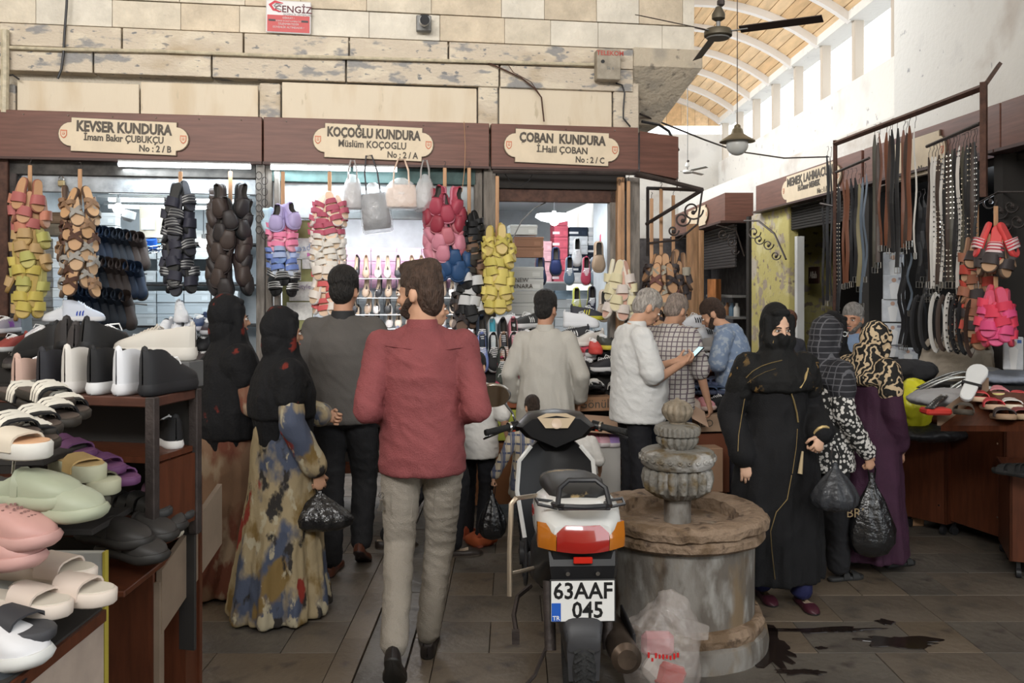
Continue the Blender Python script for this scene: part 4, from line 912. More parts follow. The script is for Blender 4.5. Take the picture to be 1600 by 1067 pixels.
bunch(733, 262, 330, 520, 'brown sandal bunch', [(.2, 'black buckle sandal', 'slide', dict(up=(.010,.010,.011), so=(.010,.010,.011), two=True, L=.22)), (.5, 'brown two-strap sandal', 'slide', dict(cols=[dict(up=(.14,.08,.05), so=(.12,.07,.045), foot=(.25,.15,.09), two=True, L=.22), dict(up=(.03,.025,.02), so=(.03,.02,.02), two=True, L=.22)])), (1, 'dark leather sandal', 'slide', dict(cols=[dict(up=(.03,.025,.025), so=(.05,.035,.03), foot=(.10,.06,.04), cross=True), dict(up=(.5,.5,.5), so=(.014,.014,.015)), dict(up=(.010,.010,.011), so=(.010,.010,.011), foot=(.014,.014,.015))]))], wpx=48, n=4, slat_end=500, v=-.1)
bunch(777, 275, 352, 495, 'gold bunch', [(.3, 'gold slide', 'slide', dict(cols=mk(GLD, L=.24, cross=True))), (1, 'bright yellow slide', 'slide', dict(cols=mk(GLD, L=.22)))], wpx=46, n=4, slat_end=470, v=-.14)
PZ = [dict(up=(.62,.55,.5), so=(.66,.60,.52), foot=(.6,.36,.28)), dict(up=(.62,.56,.36), so=(.66,.62,.5), foot=(.62,.55,.36))]
bunch(968, 290, 408, 505, 'pizza patterned bunch', [(1, 'cream and red spotted slide', 'slide', dict(cols=mk(PZ, L=.24)))], wpx=44, n=3, slat_end=420, v=-.18)
OUT = [dict(up=(.16,.07,.06), so=(.18,.09,.05), foot=(.5,.29,.16)), dict(up=(.33,.30,.24), so=(.2,.11,.06), foot=(.5,.3,.17)), dict(up=(.04,.03,.03), so=(.1,.06,.04), foot=(.42,.24,.13))]
bunch(1033, 295, 398, 520, 'bunch of tan sandals at the corner', [(1, 'tan leather slide', 'slide', dict(cols=mk(OUT, L=.25, cross=True)))], wpx=66, n=4, slat_end=430, v=-.1)
bunch(1052, 305, 395, 500, 'dark bunch right of the tan ones', [(1, 'black and tan sandal', 'slide', dict(cols=mk(OUT[1:], L=.25)))], wpx=44, n=3, slat_end=430, v=.05)
for px, py, lb in ((973,285,'left of the two long bare wooden slats at the corner post'),(982,283,'right of the two long bare wooden slats at the corner post'),(1018,310,'thin bare slat behind the corner bunches')):
    top = SW(px, py, -.1); t = thing('shoe_hanger', lb, 'slat', Matrix.Translation(top), 'bare wooden slats'); MB().box((0,0,-.35), (.028,.012,.7), b=.003).build('slat', M_wood, t, 0); MB().tube([(0,0,0),(0,0,.03),(.008,0,.04),(0,0,.05)], .0025, 5).build('hook', M_iron, t)
# padlock on the rail
p = SW(96, 282, .0); t = thing('padlock', 'small brass padlock on the rail of the left shop', 'padlock', Matrix.Translation(p))
MB().box((0,0,-.02), (.05,.02,.045), b=.006).build('lock_body', mat('brass', (.6,.5,.3), .3, .9), t, 0); MB().tube([(-.016,0,0),(-.016,0,.022),(0,0,.036),(.016,0,.022),(.016,0,0)], .004, 6).build('shackle', M_chrome, t)
# chains of metal rings at the post
t = thing('bracelet_chains', 'strings of dark metal rings hanging on the post left of the pink clogs', 'chain')
for k in range(12):
    p = SW(404+(k % 2)*9, 274+k*8.5, -.06); MB().tube([p+Vector((.022*cos(a), .006, .028*sin(a))) for a in [2*pi*i/12 for i in range(12)]], .003, 4, closed=True).build('ring', M_iron, t)
# handbags in clear wrapping
M_wrap = mat('clear_wrap', (.9,.92,.95), .12, alpha=.32, bump=.9, bscale=22, spec=.9)
def handbag(px, py, wpx, hpx, c_, lb, v=-.12, tilt=0., hh=40):
    p = SW(px, py, v); s = F/p.y; w_, h_ = wpx/s, hpx/s; t = thing('handbag', lb, 'handbag', Matrix.Translation(p) @ Matrix.Rotation(SA, 4, 'Z') @ Matrix.Rotation(tilt, 4, 'Y'), 'handbags wrapped in clear plastic')
    m = col(c_, .45)
    b = MB(); rings = []
    for z, fx, fy in ((-.5,.94,.8),(-.46,1,1),(0,.97,.85),(.4,.9,.45),(.5,.86,.3)):
        rings.append([(w_/2*fx*(1 if abs(cos(a)) > .02 else 0)*(abs(cos(a))**.35)*(1 if cos(a) > 0 else -1), .055*fy*(abs(sin(a))**.5)*(1 if sin(a) > 0 else -1), z*h_) for a in [2*pi*k/20+.01 for k in range(20)]])
    b.loft(rings); b.build('bag_body', m, t, 50)
    for q in (-1, 1): MB().tube([(-w_*.25,.03*q,h_*.4),(-w_*.22,.03*q,h_*.5+hh/s*.55),(-w_*.1,.02*q,h_*.5+hh/s*.95),(w_*.1,.02*q,h_*.5+hh/s*.95),(w_*.22,.03*q,h_*.5+hh/s*.55),(w_*.25,.03*q,h_*.4)], .006, 6, flat=(.7,1)).build('handle', m, t)
    MB().box((0,-.057,h_*.12), (w_*.2,.004,.008)).build('clasp', M_chrome, t, 0)
    wb = MB(); rings = []
    for k, (z, fx, fy) in enumerate(((-.62,.9,.3),(-.57,1.1,1.1),(-.2,1.12,1.25),(.3,1.05,1.),(.62,.7,.6),(.8,.25,.3))):
        rings.append([(w_/2*fx*cos(a)*(1+.07*noise.noise((cos(a)*3,sin(a)*3,k+px))), .075*fy*sin(a)*(1+.2*noise.noise((cos(a)*4+9,sin(a)*4,k))), z*h_) for a in [2*pi*j/28 for j in range(28)]])
    wb.loft(rings, 0, False).build('plastic_wrap', M_wrap, t, 180)
    return t
handbag(551,306,28,42,(.34,.31,.30),'grey handbag in clear plastic, leftmost of the hanging bags',hh=36)
handbag(587,330,44,56,(.05,.045,.05),'large black handbag in clear plastic hanging on a long strap',tilt=-.12,hh=62)
handbag(627,307,50,36,(.62,.45,.34),'cream tote handbag in clear plastic with two handles',hh=42)
handbag(664,306,28,42,(.30,.28,.27),'grey handbag in clear plastic right of the cream one',hh=36)
# ------------------------------------------------------------------ display counters in front of the shops
rk = random.Random(77)
SNK = [dict(up=(.02,.02,.022), so=(.010,.010,.011)), dict(up=(.03,.03,.035), so=(.55,.55,.55)), dict(up=(.62,.62,.62), so=(.62,.62,.62)), dict(up=(.06,.05,.05), so=(.10,.09,.08)), dict(up=(.05,.05,.1), so=(.5,.5,.5)), dict(up=(.22,.2,.19), so=(.45,.43,.4))]
def counter(nm, lb, px0, px1, steps, v=-.45, m=M_dark):
    t = thing(nm, lb, 'counter', SM); u0, u1 = su(px0, v), su(px1, v)
    for i, (vv, z) in enumerate(steps):
        bx(MB(), u0, u1, vv, vv+.3, .35 if i else .62, z, 0, .004).build('step', m, t, 0)
    for u in (u0+.06, u1-.06):
        for vv in (v+.08, .0): bx(MB(), u-.03, u+.03, vv-.03, vv+.03, 0, .36).build('leg', m, t, 0)
    bx(MB(), u0, u1, v, v+.5, .3, .36).build('base_board', M_cab, t, 0)
    return u0, u1
ROWN = 0
def row(px0, px1, n, vv, z, kind, pal, yaw, grp, lb, jit=.12, joined=True, back=.12, **kw):
    for k in range(n):
        u = su(px0+(px1-px0)*(k+.5)/n, vv); c_ = dict(rk.choice(pal)); c_.update(kw)
        M = SM @ T((u+rk.uniform(-.006,.006), vv+back+rk.uniform(-.01,.01), z+.001), yaw+rk.uniform(-jit, jit))
        shoe(kind, M, '%s, %s from the left' % (lb, ORD[k] if k < 14 else 'fifteenth or so'), grp, joined=joined, **c_)
st = [(-.47,.88),(-.37,.97),(-.28,1.07),(-.19,1.17),(-.08,1.27)]
counter('display_counter', 'stepped dark counter heaped with shoes in front of the left shop', -60, 330, st, -.47)
DK = SNK[:2]+[SNK[3]]
row(10, 330, 11, -.47, .88, 'slide', [dict(up=(.03,.028,.026), so=(.014,.014,.015), foot=(.12,.08,.05), two=True), dict(up=(.010,.010,.011), so=(.010,.010,.011), foot=(.014,.014,.015), cross=True)], pi, 'dark sandals on the lowest step', 'dark sandal on the lowest step of the left counter', back=.05, L=.24)
row(15, 330, 12, -.37, .97, 'slide', [dict(up=(.03,.028,.026), so=(.04,.035,.03), foot=(.38,.28,.18)), dict(up=(.05,.04,.035), so=(.010,.010,.011), foot=(.06,.05,.05), two=True)], pi, 'dark slides on the second step', 'dark slide on the second step of the left counter', back=.05, L=.24)
row(8, 330, 12, -.28, 1.07, 'sneaker', [SNK[0], SNK[3], SNK[5]], pi, 'dark shoes on the third step', 'dark shoe on the third step of the left counter', back=.04, L=.25)
row(20, 330, 12, -.19, 1.17, 'sneaker', DK, pi, 'dark shoes on the fourth step', 'dark sneaker on the fourth step of the left counter', back=.04, L=.25)
def put(px, py, v, kind, yaw, lb, pitch=0., roll=0., grp=None, W=SW, joined=False, **kw):
    p = W(px, py, v); return shoe(kind, Matrix.Translation(p) @ Euler((pitch, roll, yaw+SA)).to_matrix().to_4x4(), lb, grp, joined=joined, **kw)
WHT = dict(up=(.68,.69,.72), so=(.70,.71,.74))
put(256,532,-.24,'sneaker',pi-.15,'white high-top sneaker with hanging lace, left of the white pile',high=True,**WHT); put(277,533,-.24,'sneaker',pi,'white high-top sneaker in the middle of the white pile',high=True,**WHT)
put(296,531,-.24,'sneaker',pi+.2,'white high-top sneaker at the right of the white pile',high=True,**WHT); put(282,503,-.18,'sneaker',pi+.3,'white high-top sneaker on top of the white pile',high=True,**WHT)
put(312,516,-.1,'sneaker',pi-.1,'navy sneaker behind the white high-tops',up=(.03,.05,.12),so=(.5,.5,.55)); put(325,522,-.1,'sneaker',pi+.1,'maroon and black sneaker behind the white high-tops',up=(.04,.03,.035),so=(.4,.4,.42),inner=(.3,.03,.1))
put(131,502,-.08,'sneaker',-pi/2+.1,'blue and white high-top sneaker seen from the side',up=(.62,.66,.75),so=(.7,.7,.72),accent=(.02,.06,.4),high=True); put(100,502,-.06,'sneaker',pi/2+.3,'white sneaker beside the blue and white one',**WHT)
for k, (px, py) in enumerate([(88,522),(108,523),(128,524),(96,534),(140,522)]): put(px,py,-.16,'clog',pi+rk.uniform(-.3,.3),'glossy black shoe under the blue and white sneaker, %s from the left' % ORD[k],grp='glossy black shoes',up=(.015,.017,.022),so=(.010,.010,.011),joined=True)
put(100,540,-.35,'sneaker',pi,'small white strap shoe on a white box',L=.2,**WHT); shoebox(SM @ T((su(120,-.3),-.3,1.09)), 'white shoe box lying on the left counter', (.6,.6,.6), size=(.3,.18,.1)); put(63,533,-.2,'sneaker',pi-.2,'white and violet sneaker on the left counter',up=(.66,.64,.68),so=(.66,.64,.68),accent=(.2,.08,.4))
put(8,520,-.2,'sneaker',pi-.3,'violet and grey sneaker at the left edge',up=(.3,.28,.34),so=(.6,.6,.62),accent=(.25,.05,.4)); put(20,548,-.3,'sneaker',pi-.3,'red and dark sneaker at the left edge',up=(.3,.06,.05),so=(.5,.5,.5))
for k, px in enumerate([252, 268, 284, 300, 316]): pass
# grey boxes and brown boxes stacked at the end of the left counter
for r_ in range(2):
    for k in range(3): shoebox(SM @ T((su(262+k*27,-.49),-.57,.66+.105*r_)), 'grey shoe box under the left counter top, %s row, %s from the left' % (['lower','upper'][r_], ORD[k]), (.36,.38,.40), size=(.13,.2,.1))
BR = (.36,.20,.12)
for k in range(6):
    t = shoebox(SM @ T((su(292,-.6)+rk.uniform(-.006,.006),-.66,.012+.107*k)), 'brown shoe box in the floor stack, %s from the bottom' % ORD[k], BR, size=(.32,.2,.105), tagc=(.30,.16,.09))
    text('RRA', .05, col((.5,.16,.08), .7), t, T((.02,-.101,.04), 0, pi/2), .001)
for k in range(3): shoebox(SM @ T((su(300,-.3)+.14,-.36,.012+.107*k)), 'brown shoe box behind the floor stack, %s from the bottom' % ORD[k], (.30,.16,.1), size=(.3,.2,.105))
# middle shop counter
counter('display_counter', 'stepped counter under the heels of the middle shop', 436, 738, [(-.42,.92),(-.3,1.06),(-.18,1.2)], -.42)
row(440, 736, 12, -.42, .92, 'flat', [dict(up=(.35,.1,.2)), dict(up=(.05,.05,.06)), dict(up=(.6,.55,.5))], pi, 'flat shoes on the middle counter', 'flat shoe on the lowest step of the middle counter', back=.05)
row(440, 736, 12, -.30, 1.06, 'flat', [dict(up=(.05,.05,.06)), dict(up=(.5,.45,.4)), dict(up=(.1,.08,.25))], pi, 'flat shoes on the second step', 'flat shoe on the second step of the middle counter', back=.05)
row(440, 736, 12, -.18, 1.2, 'sneaker', [dict(up=(.6,.6,.62), so=(.6,.6,.62), inner=(.4,.05,.25)), dict(up=(.3,.33,.45), so=(.6,.6,.6)), dict(up=(.45,.1,.3), so=(.6,.6,.6))], pi, 'small sneakers on the top step', 'small sneaker on the top step of the middle counter', back=.05, L=.22)
# narrow shop counter and its shoes
counter('display_counter', 'stepped counter crammed with sneakers in front of the narrow shop', 742, 1000, [(-.5,.86),(-.38,.98),(-.26,1.1),(-.12,1.22)], -.5)
row(744, 1000, 10, -.5, .86, 'slide', [dict(up=(.010,.010,.011), so=(.010,.010,.011), foot=(.014,.014,.015)), dict(up=(.62,.6,.56), so=(.014,.014,.015)), dict(up=(.05,.05,.05), so=(.014,.014,.015), accent=(.6,.6,.6))], pi, 'slides on the lowest step of the narrow shop', 'slide on the lowest step before the narrow shop', back=.05, L=.25)
row(820, 1000, 8, -.38, .98, 'sneaker', [SNK[0], SNK[1], SNK[3]], pi, 'black shoes on the second step', 'black shoe on the second step before the narrow shop', back=.04)
row(820, 1000, 8, -.26, 1.1, 'sneaker', [SNK[0], dict(up=(.35,.04,.05), so=(.5,.4,.4)), SNK[1]], pi, 'dark and red shoes on the third step', 'dark or red shoe on the third step before the narrow shop', back=.04)
U = .95
for k, (px, py, c_, lb) in enumerate([(768,532,dict(up=(.55,.6,.62),so=(.6,.6,.6),inner=(.1,.4,.5)),'white and teal'),(785,532,dict(up=(.06,.06,.07),so=(.12,.12,.12)),'charcoal'),(801,531,dict(up=(.72,.28,.34),so=(.7,.4,.42)),'pink'),(752,528,dict(up=(.02,.03,.05),so=(.03,.04,.06)),'navy')]):
    put(px,py,-.28,'sneaker',pi,lb+' sneaker propped upright in the upper row before the gold slides',pitch=-U-.1,**c_)
for k, (px, py, c_, lb) in enumerate([(770,556,dict(up=(.014,.014,.015),so=(.5,.5,.5)),'black and white'),(786,555,dict(up=(.45,.3,.22),so=(.4,.25,.18)),'tan'),(802,555,dict(up=(.04,.04,.04),so=(.45,.36,.1)),'black and yellow'),(752,556,dict(up=(.2,.26,.55),so=(.2,.26,.55)),'blue')]):
    put(px,py,-.36,'sneaker',pi,lb+' sneaker propped upright in the second row before the gold slides',pitch=-U-.1,**c_)
for k, (px, py, c_, lb) in enumerate([(784,578,dict(up=(.05,.06,.05),so=(.10,.1,.1)),'dark green'),(801,580,dict(up=(.72,.25,.32),so=(.7,.4,.42)),'small pink'),(783,594,dict(up=(.5,.08,.15),so=(.5,.1,.15)),'red')]):
    put(px,py,-.44,'sneaker',pi,lb+' sneaker propped upright in the third row before the gold slides',pitch=-U-.1,**c_)
put(795,512,-.15,'sneaker',pi/2+.15,'white sneaker with three black stripes lying over the propped ones',accent=(.010,.010,.011),pitch=.25,**WHT); put(824,512,-.2,'sneaker',pi/2+.5,'black and white striped sneaker beside the white one',up=(.04,.04,.04),so=(.65,.65,.65),accent=(.7,.7,.7),lace=(.7,.7,.7))
put(822,538,-.25,'sneaker',pi*.8,'white sneaker half hidden behind the man in white',**WHT); put(908,512,-.12,'sneaker',-pi/2-.1,'white chunky sneaker on top at the right of the kaftan',chunky=1.3,**WHT)
put(893,533,-.2,'sneaker',pi/2,'black sneaker with a white swoosh shape, right of the kaftan',up=(.03,.03,.035),so=(.65,.65,.65),accent=(.7,.7,.7)); put(922,540,-.25,'sneaker',pi/2+.5,'off-white running shoe in front of the narrow doorway',up=(.58,.54,.5),so=(.66,.64,.6))
put(927,552,-.3,'sneaker',pi,'red sneaker under the off-white running shoe',up=(.5,.05,.04),so=(.5,.06,.05)); put(942,545,-.3,'sneaker',pi+.2,'black and yellow sneaker near the white t-shirt',up=(.04,.04,.03),so=(.55,.45,.06)); put(903,563,-.3,'sneaker',pi/2,'red and white sneaker low before the narrow shop',up=(.42,.05,.08),so=(.65,.6,.6))
put(950,580,-.45,'sneaker',pi/2,'black sneaker with a thick white sole beside the white t-shirt',up=(.03,.03,.035),so=(.68,.68,.68)); put(918,500,.1,'sneaker',-pi/2,'yellow and black sneaker in the doorway',up=(.04,.04,.05),so=(.55,.5,.05),accent=(.6,.55,.05))
for k, (px, py) in enumerate([(896,607),(912,606),(928,605)]): put(px,py,-.55,'slide',pi,'black slide with white straps, %s of three before the narrow shop' % ORD[k],up=(.68,.66,.62),so=(.010,.010,.011),L=.24)
# boxes and cartons under the counters
def carton(px0, px1, py0, py1, v, c_, lb, dp=.3, words=None, ws=.07, wc=None, W=SW):
    a, b_ = W(px0, py1, v), W(px1, py0, v); u0, u1 = (a-SO).dot(SU), (b_-SO).dot(SU)
    t = thing('carton', lb, 'box', SM); bx(MB(), u0, u1, v, v+dp, max(.012, a.z), b_.z, 0, .004).build('carton_body', col(c_, .85), t, 0)
    if words: text(words, ws, wc or M_letter, t, T(((u0+u1)/2, v-.001, (a.z+b_.z)/2), 0, pi/2), .001)
    return t
carton(898,958,620,643,-.66,(.33,.19,.11),'brown carton with script lettering below the black slides',words='Gönül',ws=.09)
carton(735,835,640,690,-.68,(.42,.46,.08),'yellow-green carton beside the scooter mirror',words='W',ws=.09); carton(735,840,622,639,-.68,(.25,.08,.04),'dark red box on top of the yellow-green carton'); carton(735,840,691,790,-.68,(.25,.11,.05),'brown cabinet side below the yellow-green carton')
t = carton(906,970,698,790,-.75,(.47,.45,.42),'big grey-white carton standing behind the scooter')
MB().tube([SW(947+11*cos(a), 719+11*sin(a), -.753) for a in [2*pi*k/20 for k in range(20)]], .004, 5, closed=True).build('printed_ring', M_letter, t); text('X', .035, M_letter, t, SM @ T(((SW(947,719,-.755)-SO).dot(SU), -.757, SW(947,719,-.755).z), 0, pi/2) @ Matrix.Rotation(.5, 4, 'Z'))
t['label'] = 'big grey-white carton with a round mark standing behind the scooter'
for k, (px, c_) in enumerate([(925,(.65,.3,.36)),(941,(.6,.35,.4)),(956,(.35,.22,.5))]): put(px,697,-.68,'clog',pi+.1,['pink','pale pink','violet'][k]+' clog standing on the grey-white carton',up=c_,so=(.66,.6,.6),L=.18,holes=False,backstrap=True)
p = SW(940, 663, -.72); t = thing('cardboard_flap', 'open brown cardboard flap above the small clogs', 'cardboard', Matrix.Translation(p)); MB().box((0,0,0), (.34,.2,.005), M=Euler((.5,.1,.2)).to_matrix().to_4x4()).build('sheet', col((.48,.32,.22), .85), t, 0)
# ---- stall at the corner
counter('display_counter', 'brown corner counter with white sneakers and blue slides', 1010, 1138, [(-.35,.88),(-.2,1.0),(-.1,1.12)], -.35, M_cab)
for k, (px, py, v, yaw, c_, lb) in enumerate([(1085,512,-.1,pi/2,dict(accent=(.010,.010,.011),**WHT),'white sneaker with three black stripes, topmost on the corner stall'),(1102,530,-.15,pi/2+.2,dict(accent=(.014,.014,.015),**WHT),'white sneaker with a black mark below the striped one'),(1074,532,-.15,pi+.4,dict(up=(.55,.53,.5),so=(.6,.58,.55)),'off-white sneaker at the left of the corner stall'),(1055,518,-.05,pi,dict(up=(.5,.42,.38),so=(.6,.55,.5)),'beige sneaker at the back of the corner stall'),(1095,548,-.18,pi/2,dict(up=(.3,.28,.26),so=(.4,.38,.36)),'grey sneaker in the middle of the corner stall')]):
    put(px,py,v,'sneaker',yaw,lb,**c_)
row(1062, 1118, 3, -.2, 1.0, 'sneaker', [SNK[0], SNK[3]], pi, 'black shoes on the corner stall', 'black shoe in the dark row of the corner stall', back=.04)
row(1075, 1138, 4, -.35, .88, 'slide', [dict(up=(.12,.15,.25), so=(.08,.10,.18)), dict(up=(.03,.04,.07), so=(.03,.03,.05))], pi, 'blue slides on the corner stall', 'blue slide on the front of the corner stall', back=.0)
for k in range(4): put(1082+k*15,614,-.5,'slide',pi-.5,'dark blue slide in the lower row of the corner stall, %s from the left' % ORD[k],up=(.06,.09,.16),so=(.05,.06,.1),L=.23,grp='lower blue slides')
put(1098,640,-.6,'clog',pi+.5,'pink clog on the front boxes of the corner stall',up=(.66,.3,.32),so=(.66,.5,.45),L=.2,backstrap=True); put(1083,642,-.6,'clog',pi-.3,'small beige and pink clog beside the pink one',up=(.55,.45,.38),so=(.5,.4,.35),L=.17)
put(1122,640,-.6,'sneaker',pi/2,'black sneaker on the printed carton of the corner stall',up=(.010,.010,.011),so=(.014,.014,.015))
carton(1062,1140,648,676,-.72,(.36,.25,.17),'brown printed carton on the front edge of the corner stall',words='SLO',ws=.075)
carton(1068,1140,677,772,-.70,(.15,.05,.025),'red-brown cabinet below the printed carton',dp=.5); carton(1094,1130,700,770,-.9,(.36,.22,.14),'plain brown carton on the floor behind the fountain',dp=.15)
p = SW(1080, 642, -.8); t = thing('cardboard_flap', 'open flap of a carton sticking out beside the white t-shirt', 'cardboard', Matrix.Translation(p)); MB().box((0,0,0), (.26,.2,.005), M=Euler((.5,.5,.2)).to_matrix().to_4x4()).build('sheet', col((.5,.34,.24), .85), t, 0)
# ---- awning frame and scrolls at the corner
def bar(nm, lb, pts, r, m=M_iron, W=None): return tag(MB().tube(pts, r, 6).build(nm, m), lb, 'bar')
A_, B_, C_ = SW(770, 268, -.15), SW(996, 271, -.2), SW(1097, 297, -.75)
t = thing('awning_frame', 'dark iron awning frame jutting out at the corner of the shops', 'frame')
for (a, b_, r_) in ((A_, B_, .016), (B_, C_, .02), (C_, SW(1012, 294, .2), .016), (C_, SW(1010, 350, -.05), .014), (SW(1012,294,.2), SW(1012,400,.2), .014), (SW(1058,277,-.1), SW(1058,294,-.1), .006)): MB().tube([a, b_], r_, 6).build('bar', M_iron, t)
def scroll(t, c, r, W, v, turns=1.2, m=M_iron, flip=1, a0=0.):
    pts = []
    for k in range(22):
        a = a0+flip*2*pi*turns*k/21; rr = r*(1-.75*k/21); pts.append(W(c[0]+rr*cos(a), c[1]+rr*sin(a), v))
    MB().tube(pts, .007, 6).build('scroll', m, t); MB().ball(pts[-1], .018, 8).build('leaf', m, t)
t = thing('scroll_bracket', 'wrought iron scroll bracket under the corner awning', 'bracket')
for c, r_ in (((1082,328),17),((1066,342),13),((1052,360),9)): scroll(t, c, r_, SW, -.4)
MB().tube([SW(1097,300,-.4), SW(1090,350,-.4), SW(1060,375,-.3), SW(1012,380,-.1)], .008, 6).build('curved_bar', M_iron, t)
# ------------------------------------------------------------------ right hand row of shops
def rx(mb, x0, x1, v0, v1, z0, z1, mi=0, b=0):   # v grows away from the aisle
    mb.box(((x0+x1)/2, -(v0+v1)/2, (z0+z1)/2), (abs(x1-x0), abs(v1-v0), abs(z1-z0)), mi, b); return mb
def rl(o): o.matrix_world = RWM; return o
M_yel = ramp_mat('peeling_yellow_plaster', [(.50,.44,.17), ('noise',3,.5,.62,(.58,.53,.27)), ('noise',6,.56,.6,(.36,.30,.23)), ('noise',2.4,.58,.62,(.46,.41,.34)), ('noise',11,.62,.66,(.24,.19,.14))], .85, .3, 20)
M_yelin = mat('yellow_inner_wall', (.55,.50,.10), .7, var=.1); M_tile = mat('pale_tile', (.5,.5,.45), .4, var=.05)
def rfascia(px0, px1, lb, v=-.06):
    x0, x1 = ru(px0, v), ru(px1, v); t = thing('sign_board', lb, 'sign', RWM, 'brown sign boards of the right row')
    rx(MB(), x0, x1, v, v+.08, 2.57, 2.89, 0, .004).build('board', M_fascia, t, 0); rx(MB(), x0, x1, v-.05, v+.1, 2.548, 2.57).build('bottom_lip', M_fasciag, t, 0); return t
rfascia(1346, 1181, 'brown sign board at the far end of the right row'); rfascia(1562, 1350, 'brown sign board behind the hanging belts'); rfascia(1900, 1564, 'brown sign board at the right edge of the picture')
def rplaque(pxc, pyc, pw, ph, lines, lb):
    p = RW(pxc, pyc, -.062); M = Matrix.Translation(p) @ Matrix.Rotation(RA+pi, 4, 'Z') @ Matrix.Rotation(pi/2, 4, 'X'); x0, x1 = RW(pxc-pw/2, 450, -.06), RW(pxc+pw/2, 450, -.06); return plaque(M, (x0-x1).length, ph*p.y/F, lines, None, lb)
rplaque(1266, 287, 92, 46, [('MEMEK LAHMACUN', .125, 0, .235, 1.05), ('H.Ömer MEMEK', .082, 0, -.06, 1), ('No : 1 / A', .072, .24, -.34, 1)], 'cream plaque reading MEMEK LAHMACUN on the right row')
rplaque(1432, 246, 90, 62, [('No : 1 / Ş', .075, .24, -.34, 1)], 'cream plaque mostly hidden behind the hanging belts')
# shells behind
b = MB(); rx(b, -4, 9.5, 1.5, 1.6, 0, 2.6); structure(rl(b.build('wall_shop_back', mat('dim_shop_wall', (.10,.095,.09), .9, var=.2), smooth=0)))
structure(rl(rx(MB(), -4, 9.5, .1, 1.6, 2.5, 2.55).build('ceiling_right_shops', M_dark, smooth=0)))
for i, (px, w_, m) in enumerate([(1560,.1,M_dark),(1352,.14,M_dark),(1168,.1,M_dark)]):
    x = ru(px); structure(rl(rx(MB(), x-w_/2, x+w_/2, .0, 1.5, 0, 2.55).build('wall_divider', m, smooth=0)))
x0, x1 = ru(1296), ru(1240); y1_ = ru(1174)
structure(rl(rx(MB(), x0, x1, 1.2, 1.25, 0, 2.5).build('wall_yellow_inner', M_yelin, smooth=0)))
t = rl(rx(MB(), ru(1232), y1_, .0, .12, 0, 2.55, 0, .01).build('wall_yellow', M_yel, smooth=0)); structure(t)
structure(rl(rx(MB(), ru(1296), ru(1238), .9, 1.0, 0, 1.4).build('wall_tiles', M_tile, smooth=0)))
t = thing('roller_shutter', 'dark ribbed roller shutter half down beside the yellow wall', 'shutter', RWM)
for k in range(9): rx(MB(), ru(1345), ru(1228), .03, .06, 2.28+k*.03, 2.306+k*.03, 0, .004).build('slat', M_dark, t, 0)
tag(rl(rx(MB(), ru(1243), ru(1239), .02, .1, 0.0, 2.2).build('door_rail', M_white, smooth=0)), 'white vertical door rail before the yellow room', 'rail')
tag(rl(rx(MB(), ru(1300), ru(1270), 1.0, 1.19, 1.72, 1.75).build('wall_shelf', M_rust, smooth=0)), 'small shelf on the yellow back wall', 'shelf')
t = thing('wall_notice', 'brown board with white script leaning on the yellow wall', 'sign'); p = RW(1272, 430, .5); MB().box((0,0,0), (.02,.34,.2), M=Matrix.Translation(p)).build('board', col((.05,.02,.015), .5), t, 0); text('Allah', .12, col((.5,.45,.4), .6), t, Matrix.Translation(p+Vector((-.012,0,0))) @ Matrix.Rotation(-pi/2, 4, 'Z') @ Matrix.Rotation(pi/2, 4, 'X'))
# corner shop in the alley
t = thing('sign_board', 'brown angled sign board in the alley beyond the corner', 'sign', None)
q = [(2.86,15.2),(2.86,11.6),(3.24,11.6),(3.24,11.72),(2.98,11.72),(2.98,15.2)]
MB().prism(q, 2.52, 2.90).build('board', M_fascia, t, 0); MB().prism([(2.78,15.2),(2.78,11.52),(3.24,11.52),(3.24,11.72),(2.98,11.72),(2.98,15.2)], 2.49, 2.52).build('bottom_lip', M_fasciag, t, 0)
pl_ = plaque(Matrix.Translation((2.855, 13.3, 2.70)) @ Matrix.Rotation(-pi/2, 4, 'Z') @ Matrix.Rotation(pi/2, 4, 'X'), 1.5, .3, [], None, 'small cream plaque on the alley sign board')
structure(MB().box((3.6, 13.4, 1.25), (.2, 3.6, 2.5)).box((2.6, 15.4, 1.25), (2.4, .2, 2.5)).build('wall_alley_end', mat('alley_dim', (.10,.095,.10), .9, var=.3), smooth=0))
structure(MB().box((3.7, 11.25, 1.25), (.9, .3, 2.5)).build('wall_alley_pier', M_yel, smooth=0))
t = thing('roller_shutter', 'dark roller shutter half closed under the alley sign board', 'shutter', None)
for k in range(14): MB().box((3.02, 13.2, 1.92+k*.042), (.03, 3.1, .038), b=.005).build('slat', mat('shutter_dark', (.05,.045,.045), .5, .3), t, 0)
for i, (px, d, w_, m, lb) in enumerate([(1082,9.2,.13,M_wood,'round wooden post in the alley, left of the orange plank'),(1093,10.2,.10,M_wood,'thin wooden post in the alley'),(1116,12.6,.2,mat('orange_wood', (.42,.17,.06), .6, var=.3, vscale=6, stretch=(3,3,.5)),'orange wooden plank in the alley under the shutter')]):
    c = P(px, 450, d); tag(MB().cyl((c.x,c.y,0), (c.x,c.y,1.75 if i == 2 else 2.3), w_/2, n=10 if i < 2 else 4).build('wooden_post', m), lb, 'post')
t = thing('shelving', 'dim shelf with jars and bottles deep in the alley', 'shelf', None)
for z in (.9, 1.2, 1.5): MB().box((3.28, 12.9, z), (.4, 1.6, .03)).build('board', M_grey, t, 0)
